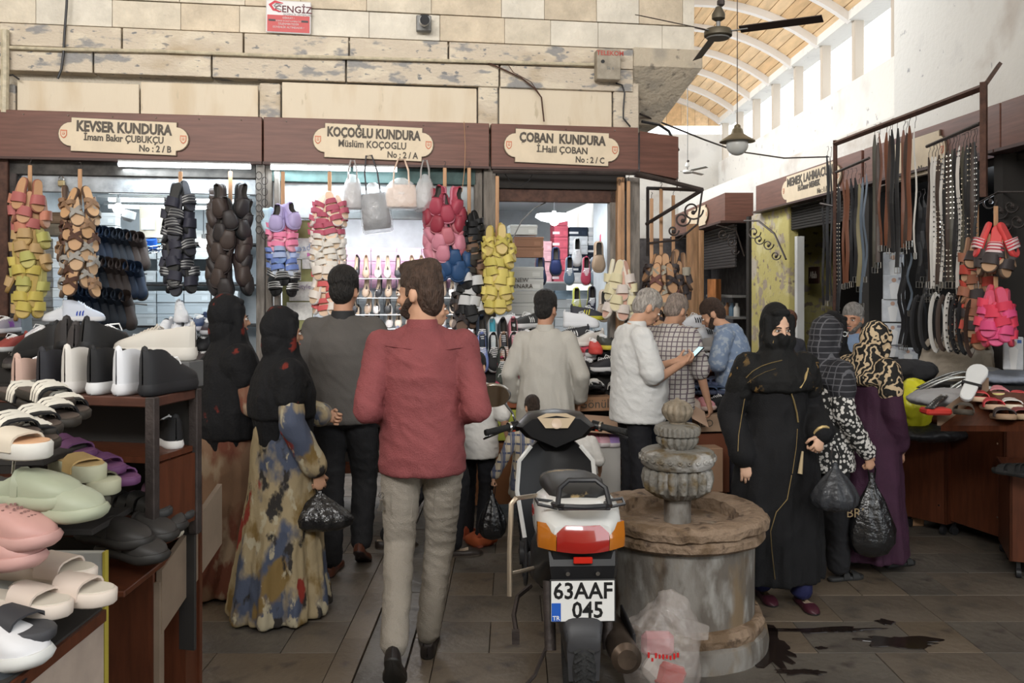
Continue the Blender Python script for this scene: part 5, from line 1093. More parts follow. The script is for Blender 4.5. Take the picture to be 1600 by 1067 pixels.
for k in range(12): tag(MB().lathe([(.045,0),(.045,.12),(.02,.16),(.02,.19)], 10, M=T((3.2, 12.3+.27*(k % 6), .915+.3*(k//6)))).build('jar', col([(.5,.5,.48),(.12,.2,.28),(.4,.2,.1)][k % 3], .3)), 'small jar on the %s alley shelf, %s from the front' % (['low','middle'][k//6], ORD[k % 6]), 'jar', 'jars on the alley shelves')
p = P(1163, 485, 10.6); t = thing('parasol', 'folded blue cloth leaning in the alley beside the yellow pillar', 'cloth', Matrix.Translation((p.x, p.y, .25))); MB().lathe([(.03,-.35),(.12,-.3),(.15,.1),(.16,.45),(.1,.5),(.02,.5)], 16, M=Matrix.Scale(.6, 4)).build('cloth', col((.01,.03,.12), .7), t); t.name = 'blue_cloth_roll'
# scrolls under the right row
for (cs, lb) in (([((1140,352),0),((1154,388),0)], None), ):
    pass
t = thing('scroll_bracket', 'wrought iron scroll bracket under the far right sign board', 'bracket')
for c, r_ in (((1178,363),11),((1186,374),9),((1200,382),9),((1212,399),8)): scroll(t, c, r_, RW, -.25)
MB().tube([RW(1163,345,-.25), RW(1185,345,-.25), RW(1210,365,-.25), RW(1228,405,-.25)], .012, 6).build('curved_bar', M_iron, t)
t = thing('scroll_bracket', 'wrought iron scroll bracket before the alley shutter', 'bracket')
for c, r_ in (((1130,366),10),((1143,378),8),((1148,392),7)): scroll(t, c, r_, lambda x, y, v: P(x, y, 11.4), 0)
MB().tube([P(1120,352,11.4), P(1150,360,11.4), P(1163,400,11.4)], .01, 6).build('curved_bar', M_iron, t)
t = thing('scroll_grille', 'wrought iron scrolls above the glass at the right edge', 'bracket')
for c, r_ in (((1545,315),13),((1562,330),14),((1580,322),12),((1590,345),13),((1572,352),10)): scroll(t, c, r_, RW, .0, 1.0)
MB().tube([RW(1528,318,0), RW(1560,300,0), RW(1605,300,0)], .008, 6).build('curved_bar', M_iron, t)
t = thing('display_window', 'lit glass display window under the iron scrolls', 'window', RWM); rx(MB(), ru(1620), ru(1532), .35, .37, 1.45, 2.3).build('pane', mat('pale_glass', (.42,.50,.52), .12, spec=.8), t, 0)
for z in (1.45, 1.85, 2.3): rx(MB(), ru(1620), ru(1532), .32, .37, z, z+.03).build('frame_bar', M_grey, t, 0)
p = RW(1590, 420, .3); point('shop_lamp', RW(1585, 340, .22), 14, (.8,.9,1))
# ------------------------------------------------------------------ belt racks
t = thing('belt_rack', 'tall rusty steel frame carrying the long row of belts', 'rack', None)
a0, a1 = RW(1305, 236, -.42), RW(1537, 120, -.42); a1.z = a0.z = (a0.z+a1.z)/2
MB().tube([a0, a1], .024, 4).build('top_bar', M_rust, t); MB().tube([a0+Vector((0,0,.03)), (a0.x, a0.y, 1.3)], .02, 4).build('post', M_rust, t); MB().tube([a1+Vector((0,0,.03)), (a1.x, a1.y, 2.2)], .026, 4).build('post', M_rust, t)
MB().tube([a1, RW(1562, 100, .0)], .018, 4).build('stay', M_rust, t)
MB().tube([RW(1302,271,-.42), RW(1358,247,-.42)], .012, 6).build('rail', M_iron, t); MB().tube([RW(1448,229,-.40), RW(1531,193,-.40)], .012, 6).build('rail', M_iron, t); MB().tube([RW(1282,318,-.42), RW(1302,322,-.42)], .01, 6).build('rail', M_iron, t)
BM = {'k': col((.018,.018,.02), .4), 'b': col((.15,.055,.028), .45), 'd': col((.05,.032,.025), .45), 'w': col((.60,.58,.55), .5), 'o': col((.06,.055,.04), .45), 'g': col((.10,.13,.17), .5), 'h': col((.20,.17,.09), .5)}
BN = {'k':'black','b':'brown','d':'dark brown','w':'white','o':'dark olive','g':'blue-grey','h':'khaki'}
STUD = mat('stud_metal', (.7,.68,.62), .25, 1.); BKM = mat('buckle_metal', (.35,.33,.30), .3, 1.); STUDK = col((.04,.04,.04), .5)
bcount = {}
def belt(cx, y0, y1, c_, stud=False, v=-.42, wd=.034, rack='tall frame', wav=0., off=True):
    if off: px, y0, y1 = 1260+cx/2.667, 200+y0/2.667, 200+y1/2.667
    else: px = cx
    top = RW(px, y0, v); bot = RW(px, y1, v); h_ = top.z-bot.z
    i = bcount.get((rack, c_, stud), 0); bcount[(rack, c_, stud)] = i+1
    lb = '%s%s belt hanging from the %s, %s of its colour from the left' % (BN[c_], ' studded' if stud else '', rack, ORD[min(i, 13)])
    yaw = RA+pi+rk.uniform(-.9,.2)+.9; t = thing('belt', lb, 'belt', Matrix.Translation(top) @ Matrix.Rotation(yaw, 4, 'Z'), 'belts hanging on the racks')
    pts = [(wav*sin(k*1.1)*.4, .012*sin(k*.9+px), -h_*k/10) for k in range(11)]; ws = [.35 if k == 0 else 1 for k in range(11)]
    MB().tube(pts, [wd/2*x for x in ws], 6, flat=(1,.12,(0,1,0))).build('strap', BM[c_], t, 0)
    if stud:
        sb = MB(); n_ = int(h_/.035)
        for k in range(1, n_):
            for q in (-.3, .3): sb.box((q*wd, -.0035, -h_*k/n_), (.0085,.005,.0085)); sb.box((q*wd, .018+.0035, -h_*k/n_), (.001,.001,.001))
        o = sb.build('studs', STUD if c_ != 'w' else STUDK, t, 0, False); o['kind'] = 'stuff'
    z = -h_; MB().tube([(-wd*.62,0,z),(wd*.62,0,z),(wd*.62,0,z-.045),(-wd*.62,0,z-.045)], .004, 5, closed=True).tube([(0,0,z),(0,0,z-.05)], .003, 5).build('buckle', BKM, t)
    MB().tube([(0,0,-.01),(0,0,.03),(.012,0,.055),(.008,0,.085),(-.008,0,.08)], .0022, 4).build('hanger', M_iron, t)
for a in [(88,115,720,'k',False),(103,118,700,'k',False),(118,240,780,'k',True),(134,232,800,'k',True),(155,215,650,'b',False),(170,215,645,'b',False),(188,210,640,'k',False),(205,208,620,'k',False),(220,232,660,'h',False),(232,205,730,'g',False),(245,190,620,'g',False),(70,330,740,'k',False)]: belt(*a, rack='short left rail', wav=.02)
for a in [(285,28,580,'o',False),(307,22,490,'b',False),(335,18,490,'b',False),(358,6,520,'k',False),(379,0,580,'k',False),(405,10,500,'b',False),(428,-10,470,'b',False),(416,20,480,'d',False),(345,30,500,'d',False),(298,60,560,'d',False)]: belt(*a)
belt(453,-5,520,'w',False,wd=.02)
for a in [(510,122,640,'d',False),(525,120,670,'w',False),(538,120,660,'w',True),(550,112,650,'d',True),(565,108,640,'w',True),(580,102,640,'k',True),(592,95,640,'d',True),(608,90,640,'o',True),(622,86,640,'k',False),(635,74,665,'w',True),(655,78,650,'o',True),(668,70,640,'k',False),(680,62,600,'k',True),(708,56,640,'k',True),(695,60,560,'d',False)]: belt(*a, rack='right rail', v=-.40)
for a in [(395,560,900,'k',False),(412,540,905,'k',False),(470,310,640,'k',False),(488,300,620,'k',False),(430,520,760,'g',False),(500,420,700,'k',False)]: belt(*a, rack='dim rail behind', v=-.2, wav=.03)
# belts looped under the right rail
for i, (cx, y0, y1, w_, c_, st_) in enumerate([(470,700,935,60,'k',False),(505,690,920,60,'k',False),(545,690,930,62,'w',False),(575,700,925,52,'d',False),(600,690,930,40,'w',True),(635,700,935,60,'k',True),(665,690,940,60,'k',False),(560,720,900,40,'k',False),(690,720,950,60,'d',False)]):
    top = RW(1260+cx/2.667, 200+y0/2.667, -.42); h_ = (y1-y0)/2.667*top.y/F; wr = w_/2.667*top.y/F/2
    t = thing('belt', '%s%s belt hanging in a loop, %s loop from the left' % (BN[c_], ' studded' if st_ else '', ORD[i]), 'belt', Matrix.Translation(top) @ Matrix.Rotation(rk.uniform(-.3,.3), 4, 'Z'), 'belts hanging in loops')
    pts = [(0,0,0)]+[(-wr*sin(a)*(1.0), 0, -h_*.5-h_*.5*(-cos(a))*-1 if False else -h_*(.5-.5*cos(a))) for a in [pi*k/12 for k in range(1, 13)]]+[(wr*sin(a), .01, -h_*(.5-.5*cos(a))) for a in [pi*(12-k)/12 for k in range(1, 12)]]
    MB().tube(pts, .017, 6, flat=(.12,1,(1,0,0))).build('strap', BM[c_], t, 0)
    if st_:
        sb = MB()
        for p_ in pts[::1]: sb.box((p_[0], p_[1]-.014, p_[2]), (.008,.008,.008))
        sb.build('studs', STUD if c_ != 'w' else STUDK, t, 0, False)['kind'] = 'stuff'
    MB().tube([(-.02,0,.0),(.02,0,.0),(.02,0,-.04),(-.02,0,-.04)], .004, 5, closed=True).build('buckle', BKM, t)
# packaged undershirts
for i, (px, py, w_, h_) in enumerate([(1396,415,30,42),(1397,449,32,38),(1395,485,32,36),(1395,522,32,34),(1392,548,34,20),(1419,558,28,30),(1583,552,28,52)]):
    p = RW(px, py, -.12); s = F/p.y; t = thing('shirt_packet', 'clear packet with a picture of an undershirt, %s' % ['topmost in the column','second in the column','third in the column','fourth in the column','lowest in the column','lying beside the column','at the right edge of the picture'][i], 'packet', Matrix.Translation(p) @ Matrix.Rotation(-.5, 4, 'Z'), 'packaged undershirts')
    w_, h_ = w_/s, h_/s; MB().box((0,0,0), (w_,.02,h_), b=.006).build('bag', mat('packet_white', (.50,.52,.55), .25, var=.12, vscale=14), t, 0)
    f = MB(); f.prism([(x*w_, z*h_) for x, z in ((-.12,-.48),(.14,-.48),(.2,-.1),(.24,.12),(.1,.2),(-.08,.2),(-.22,.12),(-.18,-.1))], .011, .013, M=Matrix.Rotation(pi/2, 4, 'X')).build('printed_shirt', col((.62,.62,.62), .4), t, 0)
    MB().cyl((.0,-.0115,h_*.3), (.0,-.0125,h_*.3), h_*.09, n=12).build('printed_head', col((.42,.26,.19), .5), t, 0)
    MB().box((w_*.3,-.0125,h_*.36), (w_*.2,.001,h_*.1)).build('printed_tab', col((.05,.12,.35) if i > 5 else (.2,.2,.25), .4), t, 0)
# two bunches at the right, with their slats
K1 = [dict(up=(.30,.12,.07), so=(.20,.10,.06), foot=(.42,.24,.14)), dict(up=(.05,.04,.04), so=(.10,.07,.05), foot=(.45,.28,.17)), dict(up=(.45,.06,.04), so=(.3,.15,.09), foot=(.5,.3,.18))]
bunch(1526, 314, 372, 552, 'brown bunch by the studded belts', [(1, 'brown leather slide', 'slide', dict(cols=mk(K1, L=.22)))], wpx=36, n=3, slat_end=400, v=-.35, wall=RW, face=-.5)
K2 = [dict(up=(.68,.05,.10), so=(.6,.06,.10), foot=(.66,.1,.18)), dict(up=(.70,.08,.22), so=(.68,.08,.2), foot=(.7,.12,.26))]
bunch(1556, 322, 352, 440, 'mixed bunch at the right', [(.4, 'red and white striped slide', 'slide', dict(cols=[dict(up=(.62,.5,.5), so=(.62,.06,.06), foot=(.64,.08,.08), accent=(.6,.05,.08), L=.24)])), (1, 'tan and black slide', 'slide', dict(cols=mk(K1[1:2], L=.23)))], wpx=44, n=3, slat_end=380, v=-.38, wall=RW, face=-.4)
bunch(1556, 432, 446, 548, 'pink slides hanging low at the right', [(1, 'bright pink slide', 'slide', dict(cols=mk(K2, L=.2)))], wpx=46, n=4, slat_end=470, v=-.38, wall=RW, face=-.4)
# ------------------------------------------------------------------ stalls of the right row
def face_box(nm, lb, cat, pa, pb, dpt, z0, z1, m, top=None):
    """cabinet whose front runs between two floor points pa and pb, depth away from the camera"""
    a, b_ = Vector(pa), Vector(pb); d = (b_-a); d.z = 0; L_ = d.length; d.normalize(); n_ = Vector((-d.y, d.x, 0)); 
    if n_.y < 0: n_ = -n_
    M = Matrix(((d.x, n_.x, 0, a.x), (d.y, n_.y, 0, a.y), (0,0,1,0), (0,0,0,1))); t = thing(nm, lb, cat, M)
    MB().box((L_/2, .01, (z0+z1)/2), (L_, .02, z1-z0), b=.003).build('front_panel', m, t, 0)
    MB().box((L_-.01, dpt/2, (z0+z1)/2), (.02, dpt, z1-z0), b=.003).build('side_panel', m, t, 0); MB().box((.01, dpt/2, (z0+z1)/2), (.02, dpt, z1-z0), b=.003).build('side_panel', m, t, 0)
    MB().box((L_/2, dpt/2, z1+.01), (L_+.02, dpt+.02, .02), b=.003).build('top_board', top or m, t, 0); MB().box((L_/2, dpt-.01, (z0+z1)/2), (L_, .02, z1-z0)).build('back_panel', m, t, 0)
    for q in ((.05,.05),(L_-.05,.05),(.05,dpt-.05),(L_-.05,dpt-.05)): MB().cyl((q[0]-.012,q[1],.028), (q[0]+.012,q[1],.028), .028, n=12).box((q[0],q[1],.045+z0/2), (.02,.02,abs(z0-.04)+.02)).build('caster', M_black, t)
    for q in (z0+.12, z1-.12): MB().cyl((L_-.05,-.003,q), (L_-.05,.004,q), .006, n=8).build('screw', M_chrome, t)
    return t, M, L_
c1, c2, c3 = G(1404, 822), G(1479, 840), G(1567, 868)
cabA = face_box('display_cabinet', 'red-brown cabinet with the yellow bag, left of the right-hand stall', 'cabinet', c1, c2, .5, .08, .74, M_cab)
c2b = G(1476, 812); c2c = c3.copy()
cabB = face_box('display_cabinet', 'red-brown cabinet with the sandal box, middle of the right-hand stall', 'cabinet', c2+Vector((.02,.10,0)), c3+Vector((.01,.0,0)), .5, .1, .79, M_cab)
p1 = G(1577, 905); cabC = face_box('display_cabinet', 'low red-brown cabinet cut by the right edge of the picture', 'cabinet', (p1.x, p1.y, 0), (p1.x+.6, p1.y-.25, 0), .45, .1, .58, M_cab)
pcar = thing('carton', 'white-grey carton with black script between the two right cabinets', 'box', Matrix.Translation(c3+Vector((.03,.3,0))) @ Matrix.Rotation(.05, 4, 'Z'))
MB().box((.3,.15,.42), (.56,.3,.62), b=.005).build('carton_body', col((.40,.41,.46), .8), pcar, 0); text('V', .2, M_letter, pcar, T((.12,-.001,.36), 0, pi/2)); text('GÜNDÜ', .05, M_letter, pcar, T((.2,-.001,.18), 0, pi/2)); text('QUA', .05, M_letter, pcar, T((.3,-.001,.66), 0, pi/2))
tag(MB().box((c1.x+.02,c1.y+.04,.03), (.3,.1,.055), b=.004).build('timber_block', M_wood, smooth=0), 'timber block on the floor under the right-hand stall', 'block')
# long table behind with goods
tb = thing('stall_table', 'long dark table heaped with belts and clothes in the right-hand stall', 'table', None)
MB().prism([(2.5,6.3),(3.15,5.75),(3.3,5.2),(3.9,5.0),(3.6,7.2),(2.6,7.2)], .93, .96).build('table_top', M_dark, tb, 0)
for q in ((2.6,6.4),(2.7,7.1),(3.5,7.1),(3.35,5.35),(3.7,5.2)): MB().cyl((q[0],q[1],0), (q[0],q[1],.93), .022, n=8).build('leg', M_iron, tb)
def heap(nm, lb, cat, c, rad, m, seed=1., amp=.25, n=22, vox=.012, fold=(.01,(14,14,14)), grp=None):
    b = MB(); rings = []
    for k in range(9):
        a = -pi/2+pi*k/8; rings.append([(c[0]+rad[0]*cos(a)*cos(q)*(1+amp*noise.noise((cos(q)*2+seed, sin(q)*2, k*.4))), c[1]+rad[1]*cos(a)*sin(q)*(1+amp*noise.noise((cos(q)*2, sin(q)*2+seed, k*.4+3))), c[2]+rad[2]*sin(a)) for q in [2*pi*j/n for j in range(n)]])
    b.loft(rings); me = remesh(b, vox, 2, fold); me.materials.clear(); me.materials.append(m); me.shade_smooth(); me.name = nm; return tag(link(nm, me), lb, cat, grp)
p = RW(1372, 0, 0)
yb = P(1428, 668, 5.6)
heap('plastic_bag', 'bright yellow plastic bag standing on the front of the right-hand stall', 'bag', (yb.x, yb.y, yb.z+.15), (.12,.1,.17), mat('yellow_plastic', (.62,.60,.03), .3), 3., .3)
t_ = bpy.data.objects[-1] if False else None
heap('black_cloth', 'black cloth under the yellow bag', 'cloth', (yb.x+.08, yb.y-.02, yb.z-.03), (.26,.16,.05), M_black, 5.)
def lie_belt(a, b_, c_, lb, w_=.045, sag=.03):
    t = thing('belt', lb, 'belt', None, 'belts lying on the right-hand stall'); pts = [a.lerp(b_, k/8)+Vector((0,.0,sag*sin(pi*k/8))) for k in range(9)]
    MB().tube(pts, w_/2, 6, flat=(1,.12,(0,0,1))).build('strap', BM[c_], t, 0); sb = MB(); d = (b_-a).normalized(); s_ = d.cross(Vector((0,0,1)))
    for k in range(1, 40):
        c = a.lerp(b_, k/40)+Vector((0,0,sag*sin(pi*k/40)+.004))
        for q in (-.28, .28): sb.box(c+s_*q*w_, (.009,.009,.005))
    sb.build('studs', STUD, t, 0, False)['kind'] = 'stuff'
zt = 1.03
def PZ_(px, py, z): d = (CZ-z)*F/(py-HY); return P(px, py, d)
lie_belt(PZ_(1440,606,1.0), PZ_(1525,580,1.02), 'k', 'wide black studded belt lying at the back of the right-hand stall', .07)
lie_belt(PZ_(1452,638,.97), PZ_(1535,585,1.02), 'k', 'black studded belt lying diagonally over the clothes', .05)
lie_belt(PZ_(1435,612,1.0), PZ_(1515,590,1.04), 'k', 'black studded belt in front of the wide one', .06)
for (px, py, z, r_, c_, lb) in [(1480,622,.97,(.22,.18,.05),(.36,.36,.37),'grey folded cloth with the diagonal belt on it'),(1590,590,1.0,(.3,.2,.05),(.30,.33,.40),'blue-grey clothes at the back of the right-hand stall'),(1545,588,1.0,(.15,.12,.06),(.4,.4,.4),'crumpled grey packets on the right-hand stall'),(1560,578,1.03,(.3,.15,.06),(.02,.02,.025),'dark clothes heap at the back right'),(1410,580,1.05,(.25,.15,.08),(.02,.02,.022),'black cloth heap left of the studded belts')]:
    c = PZ_(px, py, z); heap('folded_clothes', lb, 'clothes', (c.x, c.y, z), r_, col(c_, .8), px*.01, .3, fold=(.012,(9,9,20)))
c = PZ_(1462, 642, .95); tag(MB().box((c.x,c.y,.95), (.14,.1,.035), b=.01).build('red_packet', col((.5,.04,.03), .4), smooth=0), 'red packet under the grey cloth of the right stall', 'packet')
# sandal box and sandals on the right cabinet
cB = cabB[1]; L_ = cabB[2]
bxm = cB @ T((L_*.62,.2,.812), -.1); shoebox(bxm, 'cream shoe box carrying brown sandals on the right cabinet', (.42,.38,.28), (.46,.42,.32), size=(.36,.2,.09)); shoebox(cB @ T((L_*.2,.14,.812), 1.2), 'upright white shoe box beside the cream one', (.5,.5,.5), size=(.22,.1,.17))
for k in range(4): shoe('slide', bxm @ T((-.11+.072*k, 0, .092), pi+.25), 'brown leather sandal on the cream box, %s from the left' % ORD[k], 'brown sandals on the cream box', up=[(.10,.06,.04),(.06,.045,.035)][k % 2], so=(.05,.035,.03), foot=(.30,.18,.10), cross=True, L=.2, W=.075)
slant = thing('sloping_tray', 'brown sloping display tray of red sandals on the right-hand stall', 'tray', None)
s0, s1, s2, s3 = PZ_(1470,665,.86), PZ_(1610,665,.93), PZ_(1610,615,1.06), PZ_(1545,610,1.06)
MB().loft([[s0, s1, s2, s3], [q-Vector((0,0,.03)) for q in (s0, s1, s2, s3)]]).build('tray_board', M_cab, slant, 0); 
MB().loft([[s0, s3, s3+Vector((0,0,.07)), s0+Vector((0,0,.07))], [q+Vector((-.02,0,0)) for q in (s0, s3, s3+Vector((0,0,.07)), s0+Vector((0,0,.07)))]]).build('tray_edge', col((.22,.15,.10), .8), slant, 0)
for k, (px, py, yaw, c_, lb) in enumerate([(1530,628,.9,dict(up=(.5,.05,.05),so=(.55,.4,.28),foot=(.6,.1,.1)),'red sandal with white trim at the left of the tray'),(1548,640,1.2,dict(up=(.45,.04,.05),so=(.5,.35,.25),foot=(.55,.4,.3)),'red sandal beside the white trimmed one'),(1560,622,1.,dict(up=(.65,.25,.28),so=(.55,.5,.2),foot=(.6,.3,.3),two=True),'pink and yellow patterned sandal at the top of the tray'),(1578,640,1.1,dict(up=(.62,.6,.57),so=(.62,.55,.45),foot=(.6,.5,.4)),'white sandal in the middle of the tray'),(1590,628,1.3,dict(up=(.5,.06,.06),so=(.5,.3,.2),foot=(.6,.35,.25)),'red studded sandal at the right of the tray'),(1565,655,1.2,dict(up=(.04,.03,.03),so=(.3,.2,.13),foot=(.4,.25,.15)),'black sandal at the front of the tray'),(1592,655,1.3,dict(up=(.2,.05,.05),so=(.4,.3,.2),foot=(.5,.35,.25)),'dark red sandal at the front right of the tray'),(1508,648,.8,dict(up=(.05,.04,.03),so=(.05,.04,.03),foot=(.1,.08,.06)),'dark sandal at the front left of the tray')]):
    p = PZ_(px, py, .93+(660-py)*.0022); shoe('slide', Matrix.Translation(p+Vector((0,0,.0))) @ Euler((.12,0,yaw+pi*.55)).to_matrix().to_4x4(), lb, L=.24, **c_)
pp = PZ_(1520, 600, 1.1); t = thing('slipper', 'white slippers held together, leaning on the clothes of the right stall', 'shoe', Matrix.Translation(pp) @ Euler((.7,.2,-.7)).to_matrix().to_4x4())
b = MB(); sole(b, .27, .1, [(0,0),(.02,.002),(.025,-.002)]); b.build('sole', M_white, t); MB().box((0,-.02,.012), (.1,.02,.034), b=.004).build('band', M_black, t, 0)
for k in range(3): p = P(1582+k*9, 752, 4.7); shoe('slide', T((p.x, p.y, .602), .5), 'black buckled sandal on the low right cabinet, %s' % ORD[k], up=(.02,.02,.02), so=(.02,.02,.02), two=True, L=.22)
# ------------------------------------------------------------------ foreground stands at the left
def board(nm, lb, cat, a, b_, dep, th, m):
    """board with its front edge from a to b_, reaching dep away from the camera"""
    a, b_ = Vector(a), Vector(b_); d = (b_-a); d.z = 0; L_ = d.length; d.normalize(); n_ = Vector((-d.y, d.x, 0)); n_ = n_ if n_.y > 0 else -n_
    M = Matrix(((d.x, n_.x, 0, a.x), (d.y, n_.y, 0, a.y), (0,0,1,a.z), (0,0,0,1))); return M, L_
R0, R1 = P(-40, 598, 3.12), P(238, 620, 2.97); R0.z = R1.z = 1.245
M, L_ = board('', '', '', R0, R1, .34, .03, M_cab)
rack = thing('sneaker_rack', 'dark brown wooden rack with the row of sneakers on its top board', 'rack', M)
MR = M_cab; 
MB().box((L_/2,.13,-.018), (L_+.02,.28,.035), b=.004).build('top_board', mat('dark_brown_wood', (.075,.03,.02), .5, var=.2, vscale=6, stretch=(1,6,6)), rack, 0)
for z in (-.22, -.44): MB().box((L_/2,.13,z), (L_,.25,.02)).build('shelf', MR, rack, 0)
MB().box((L_/2,.26,-.5), (L_,.015,.95)).build('back_panel', M_dark, rack, 0)
for q in (.0, L_): 
    for v in (.0, .26): MB().box((q,v,-.27 if q == L_ else -.62), (.036,.034,.54 if q == L_ else 1.24), b=.003).build('post', M_iron, rack, 0)
MB().box((L_-.0,.13,-.36), (.02,.24,.25)).build('side_board', MR, rack, 0)
# side shelves stepping out at the rack's end
for k, z in enumerate((1.02,.86,.70)):
    e = Vector((-1.345,3.1,0)); tag(MB().box((0,0,z), (.12,.22,.02), b=.003, M=Matrix.Translation((e.x+.05, e.y+.12, 0)) @ Matrix.Rotation(-.2, 4, 'Z')).build('side_shelf', M_cab, smooth=0), '%s small shelf at the right end of the sneaker rack' % ['top','middle','lowest'][k], 'shelf', 'small shelves beside the rack')
sx_, sy_ = -1.30, 3.1; tag(MB().box((sx_+.02, sy_+.26, .45), (.14,.03,.88)).box((sx_+.02, sy_+.2, .34), (.12,.14,.66)).build('side_cabinet', M_cab, smooth=0), 'red-brown cabinet carrying the small side shelves', 'cabinet')
for k, (z, c_, so) in enumerate([(1.03,(.014,.014,.015),(.62,.6,.58)),(.87,(.014,.014,.015),(.5,.5,.48)),(.71,(.04,.035,.03),(.55,.5,.4))]):
    shoe('sneaker', T((sx_+.01, sy_+.14, z), .6), 'black shoe with pale sole on the %s side shelf' % ['top','middle','lowest'][k], L=.25, up=c_, so=so)
SR = [('white and pink chunky sneaker','w', dict(up=(.50,.34,.28),so=(.60,.57,.52),chunky=1.3)),('black sneaker','k',dict(up=(.02,.02,.025),so=(.014,.014,.015),high=True)),('off-white chunky sneaker','w',dict(up=(.60,.57,.53),so=(.60,.57,.54),high=True,chunky=1.3)),('black and white sneaker','b',dict(up=(.010,.010,.011),so=(.66,.66,.66),high=True,chunky=1.3)),('white high sneaker','w',dict(up=(.66,.67,.70),so=(.66,.66,.68),high=True,chunky=1.2)),('black high sneaker','k',dict(up=(.02,.02,.022),so=(.02,.02,.022),high=True,chunky=1.2))]
for k, (d_, _, kw) in enumerate(SR):
    px = 26+k*40.5; u = (px-(-40))/278*L_*1.0
    shoe('sneaker', M @ T((u*1.0+.0, .13, .001), .08-.02*k, s=1.0), '%s seen from behind on the rack, %s from the left' % (d_, ORD[k]), 'sneakers on top of the rack', L=.29, W=.1, **kw)
sh_ = M @ T((L_*.78, .30, .0)); 
big = M @ Matrix.Translation(Vector((L_*.74, .29, .10))); MB_o = tag(MB().box((L_*.74,.295,.05), (.34,.1,.1), b=.003).build('shoe_box', col((.1,.1,.1), .8), smooth=0), 'black box carrying the pale sneaker on the rack', 'box'); MB_o.matrix_world = M
shoe('sneaker', big @ Matrix.Rotation(pi/2+.05, 4, 'Z'), 'large off-white sneaker seen from the side above the rack row', L=.33, W=.11, chunky=1.5, up=(.50,.47,.42), so=(.55,.52,.47), lace=(.6,.55,.48))
for k, (q, c_) in enumerate([(-.10,(.010,.010,.011)),(.0,(.025,.022,.022)),(.10,(.04,.035,.035)),(.2,(.014,.014,.015))]):
    shoe('sneaker', M @ T((q+.12, .30, .10+.02*(k % 2)), 1.2-.4*k, -.15), 'dark sneaker piled behind the row on the rack, %s from the left' % ORD[k], 'dark sneakers behind the rack row', L=.3, W=.11, up=c_, so=(.010,.010,.011))
tag(MB().box((.32,.29,.045), (.6,.1,.09), b=.003).build('shoe_box', col((.014,.014,.015), .8), smooth=0), 'long black box under the piled dark sneakers', 'box').matrix_world = M
# stepped stand with slides, clogs and sandals
stand = thing('stepped_stand', 'dark stepped stand of slides and clogs in the left foreground', 'stand', None)
TIERS = [(1.13, 2.62, -2.2, -1.26), (1.00, 2.45, -2.2, -1.22), (.895, 2.78, -2.0, -1.20), (.86, 2.28, -2.1, -1.2)]
def tier(z, d0, d1, X0, X1, th=.02, m=M_dark, tp=stand): MB().box(((X0+X1)/2, (d0+d1)/2, z-th/2), (X1-X0, d1-d0, th), b=.003).build('step_board', m, tp, 0)
tier(1.10, 2.62, 2.9, -2.3, -1.42); tier(1.0, 2.42, 2.62, -2.3, -1.38); tier(.86, 2.72, 3.0, -2.2, -1.32); tier(.80, 2.35, 2.66, -2.2, -1.34)

for X in (-2.25,-1.75): 
    for d_ in (2.45, 2.9): MB().box((X, d_, .55), (.04,.04,1.1)).build('post', M_dark, stand, 0)
def lay(px, py, s, kind, yaw, lb, pitch=0., roll=0., grp=None, **kw):
    p = P(px, py, F/s); return shoe(kind, Matrix.Translation(p) @ Euler((pitch, roll, yaw)).to_matrix().to_4x4(), lb, grp, **kw)
def yt(a): return -pi/2-a    # toe towards the right of the picture, turned a towards the camera
STR = dict(up=(.010,.010,.011), so=(.03,.025,.02), accent=(.62,.58,.50), foot=(.08,.06,.05))
for k, (px, py, s, lb) in enumerate([(68,628,520,'black and cream striped slide at the back of the upper step'),(92,645,520,'black and cream striped slide at the right of the upper step'),(75,656,540,'black slide with a white mark between the striped ones'),(45,668,560,'black slide with three cream stripes at the middle of the step'),(40,690,575,'black slide with three cream stripes at the front of the step'),(10,680,590,'black slide with three cream stripes at the left edge'),(30,628,500,'dark striped slide behind the others at the left')]):
    lay(px, py, s, 'slide', yt(.55), lb, L=.25, pitch=-.1, **STR)
lay(8, 712, 640, 'slide', yt(.3), 'white thick slide with orange flowers at the left edge', L=.26, up=(.62,.55,.45), so=(.62,.60,.55), foot=(.60,.35,.2), thick=.04)
tag(MB().tube([P(20,740,2.2), P(24,700,2.2)], .004, 6).build('wire_hook', M_chrome), 'thin wire hook under the flowered slide', 'hook')
for k, (px, py) in enumerate([(112,730),(150,735),(172,752),(105,712)]): lay(px, py, 470, 'slide', yt(.5), 'purple two-strap sandal behind the quilted one, %s from the left' % ORD[[1,2,3,0][k]], two=True, L=.25, up=(.12,.045,.12), so=(.12,.045,.12), foot=(.17,.07,.16), grp='purple sandals')
lay(118, 745, 500, 'slide', yt(.6), 'yellow quilted thick-soled slide facing the aisle', up=(.52,.36,.15), so=(.46,.46,.33), foot=(.5,.36,.17), L=.26, W=.1, thick=.05)
lay(140, 765, 500, 'slide', yt(.6), 'second yellow thick-soled slide under the quilted one', up=(.10,.09,.06), so=(.42,.42,.30), L=.26, W=.1, thick=.045)
for k, (px, py) in enumerate([(88,775),(120,785)]): lay(px, py, 510, 'slide', yt(.5), 'olive black slide under the yellow ones, %s' % ['left','right'][k], up=(.07,.07,.05), so=(.05,.05,.04), L=.26)
lay(40, 790, 640, 'clog', yt(.1), 'pale green clog at the back, heel out of the picture', up=(.32,.345,.25), so=(.34,.365,.265), L=.29); lay(78, 808, 640, 'clog', yt(.22), 'pale green clog in front, toe to the right', up=(.34,.365,.27), so=(.36,.385,.28), L=.29)
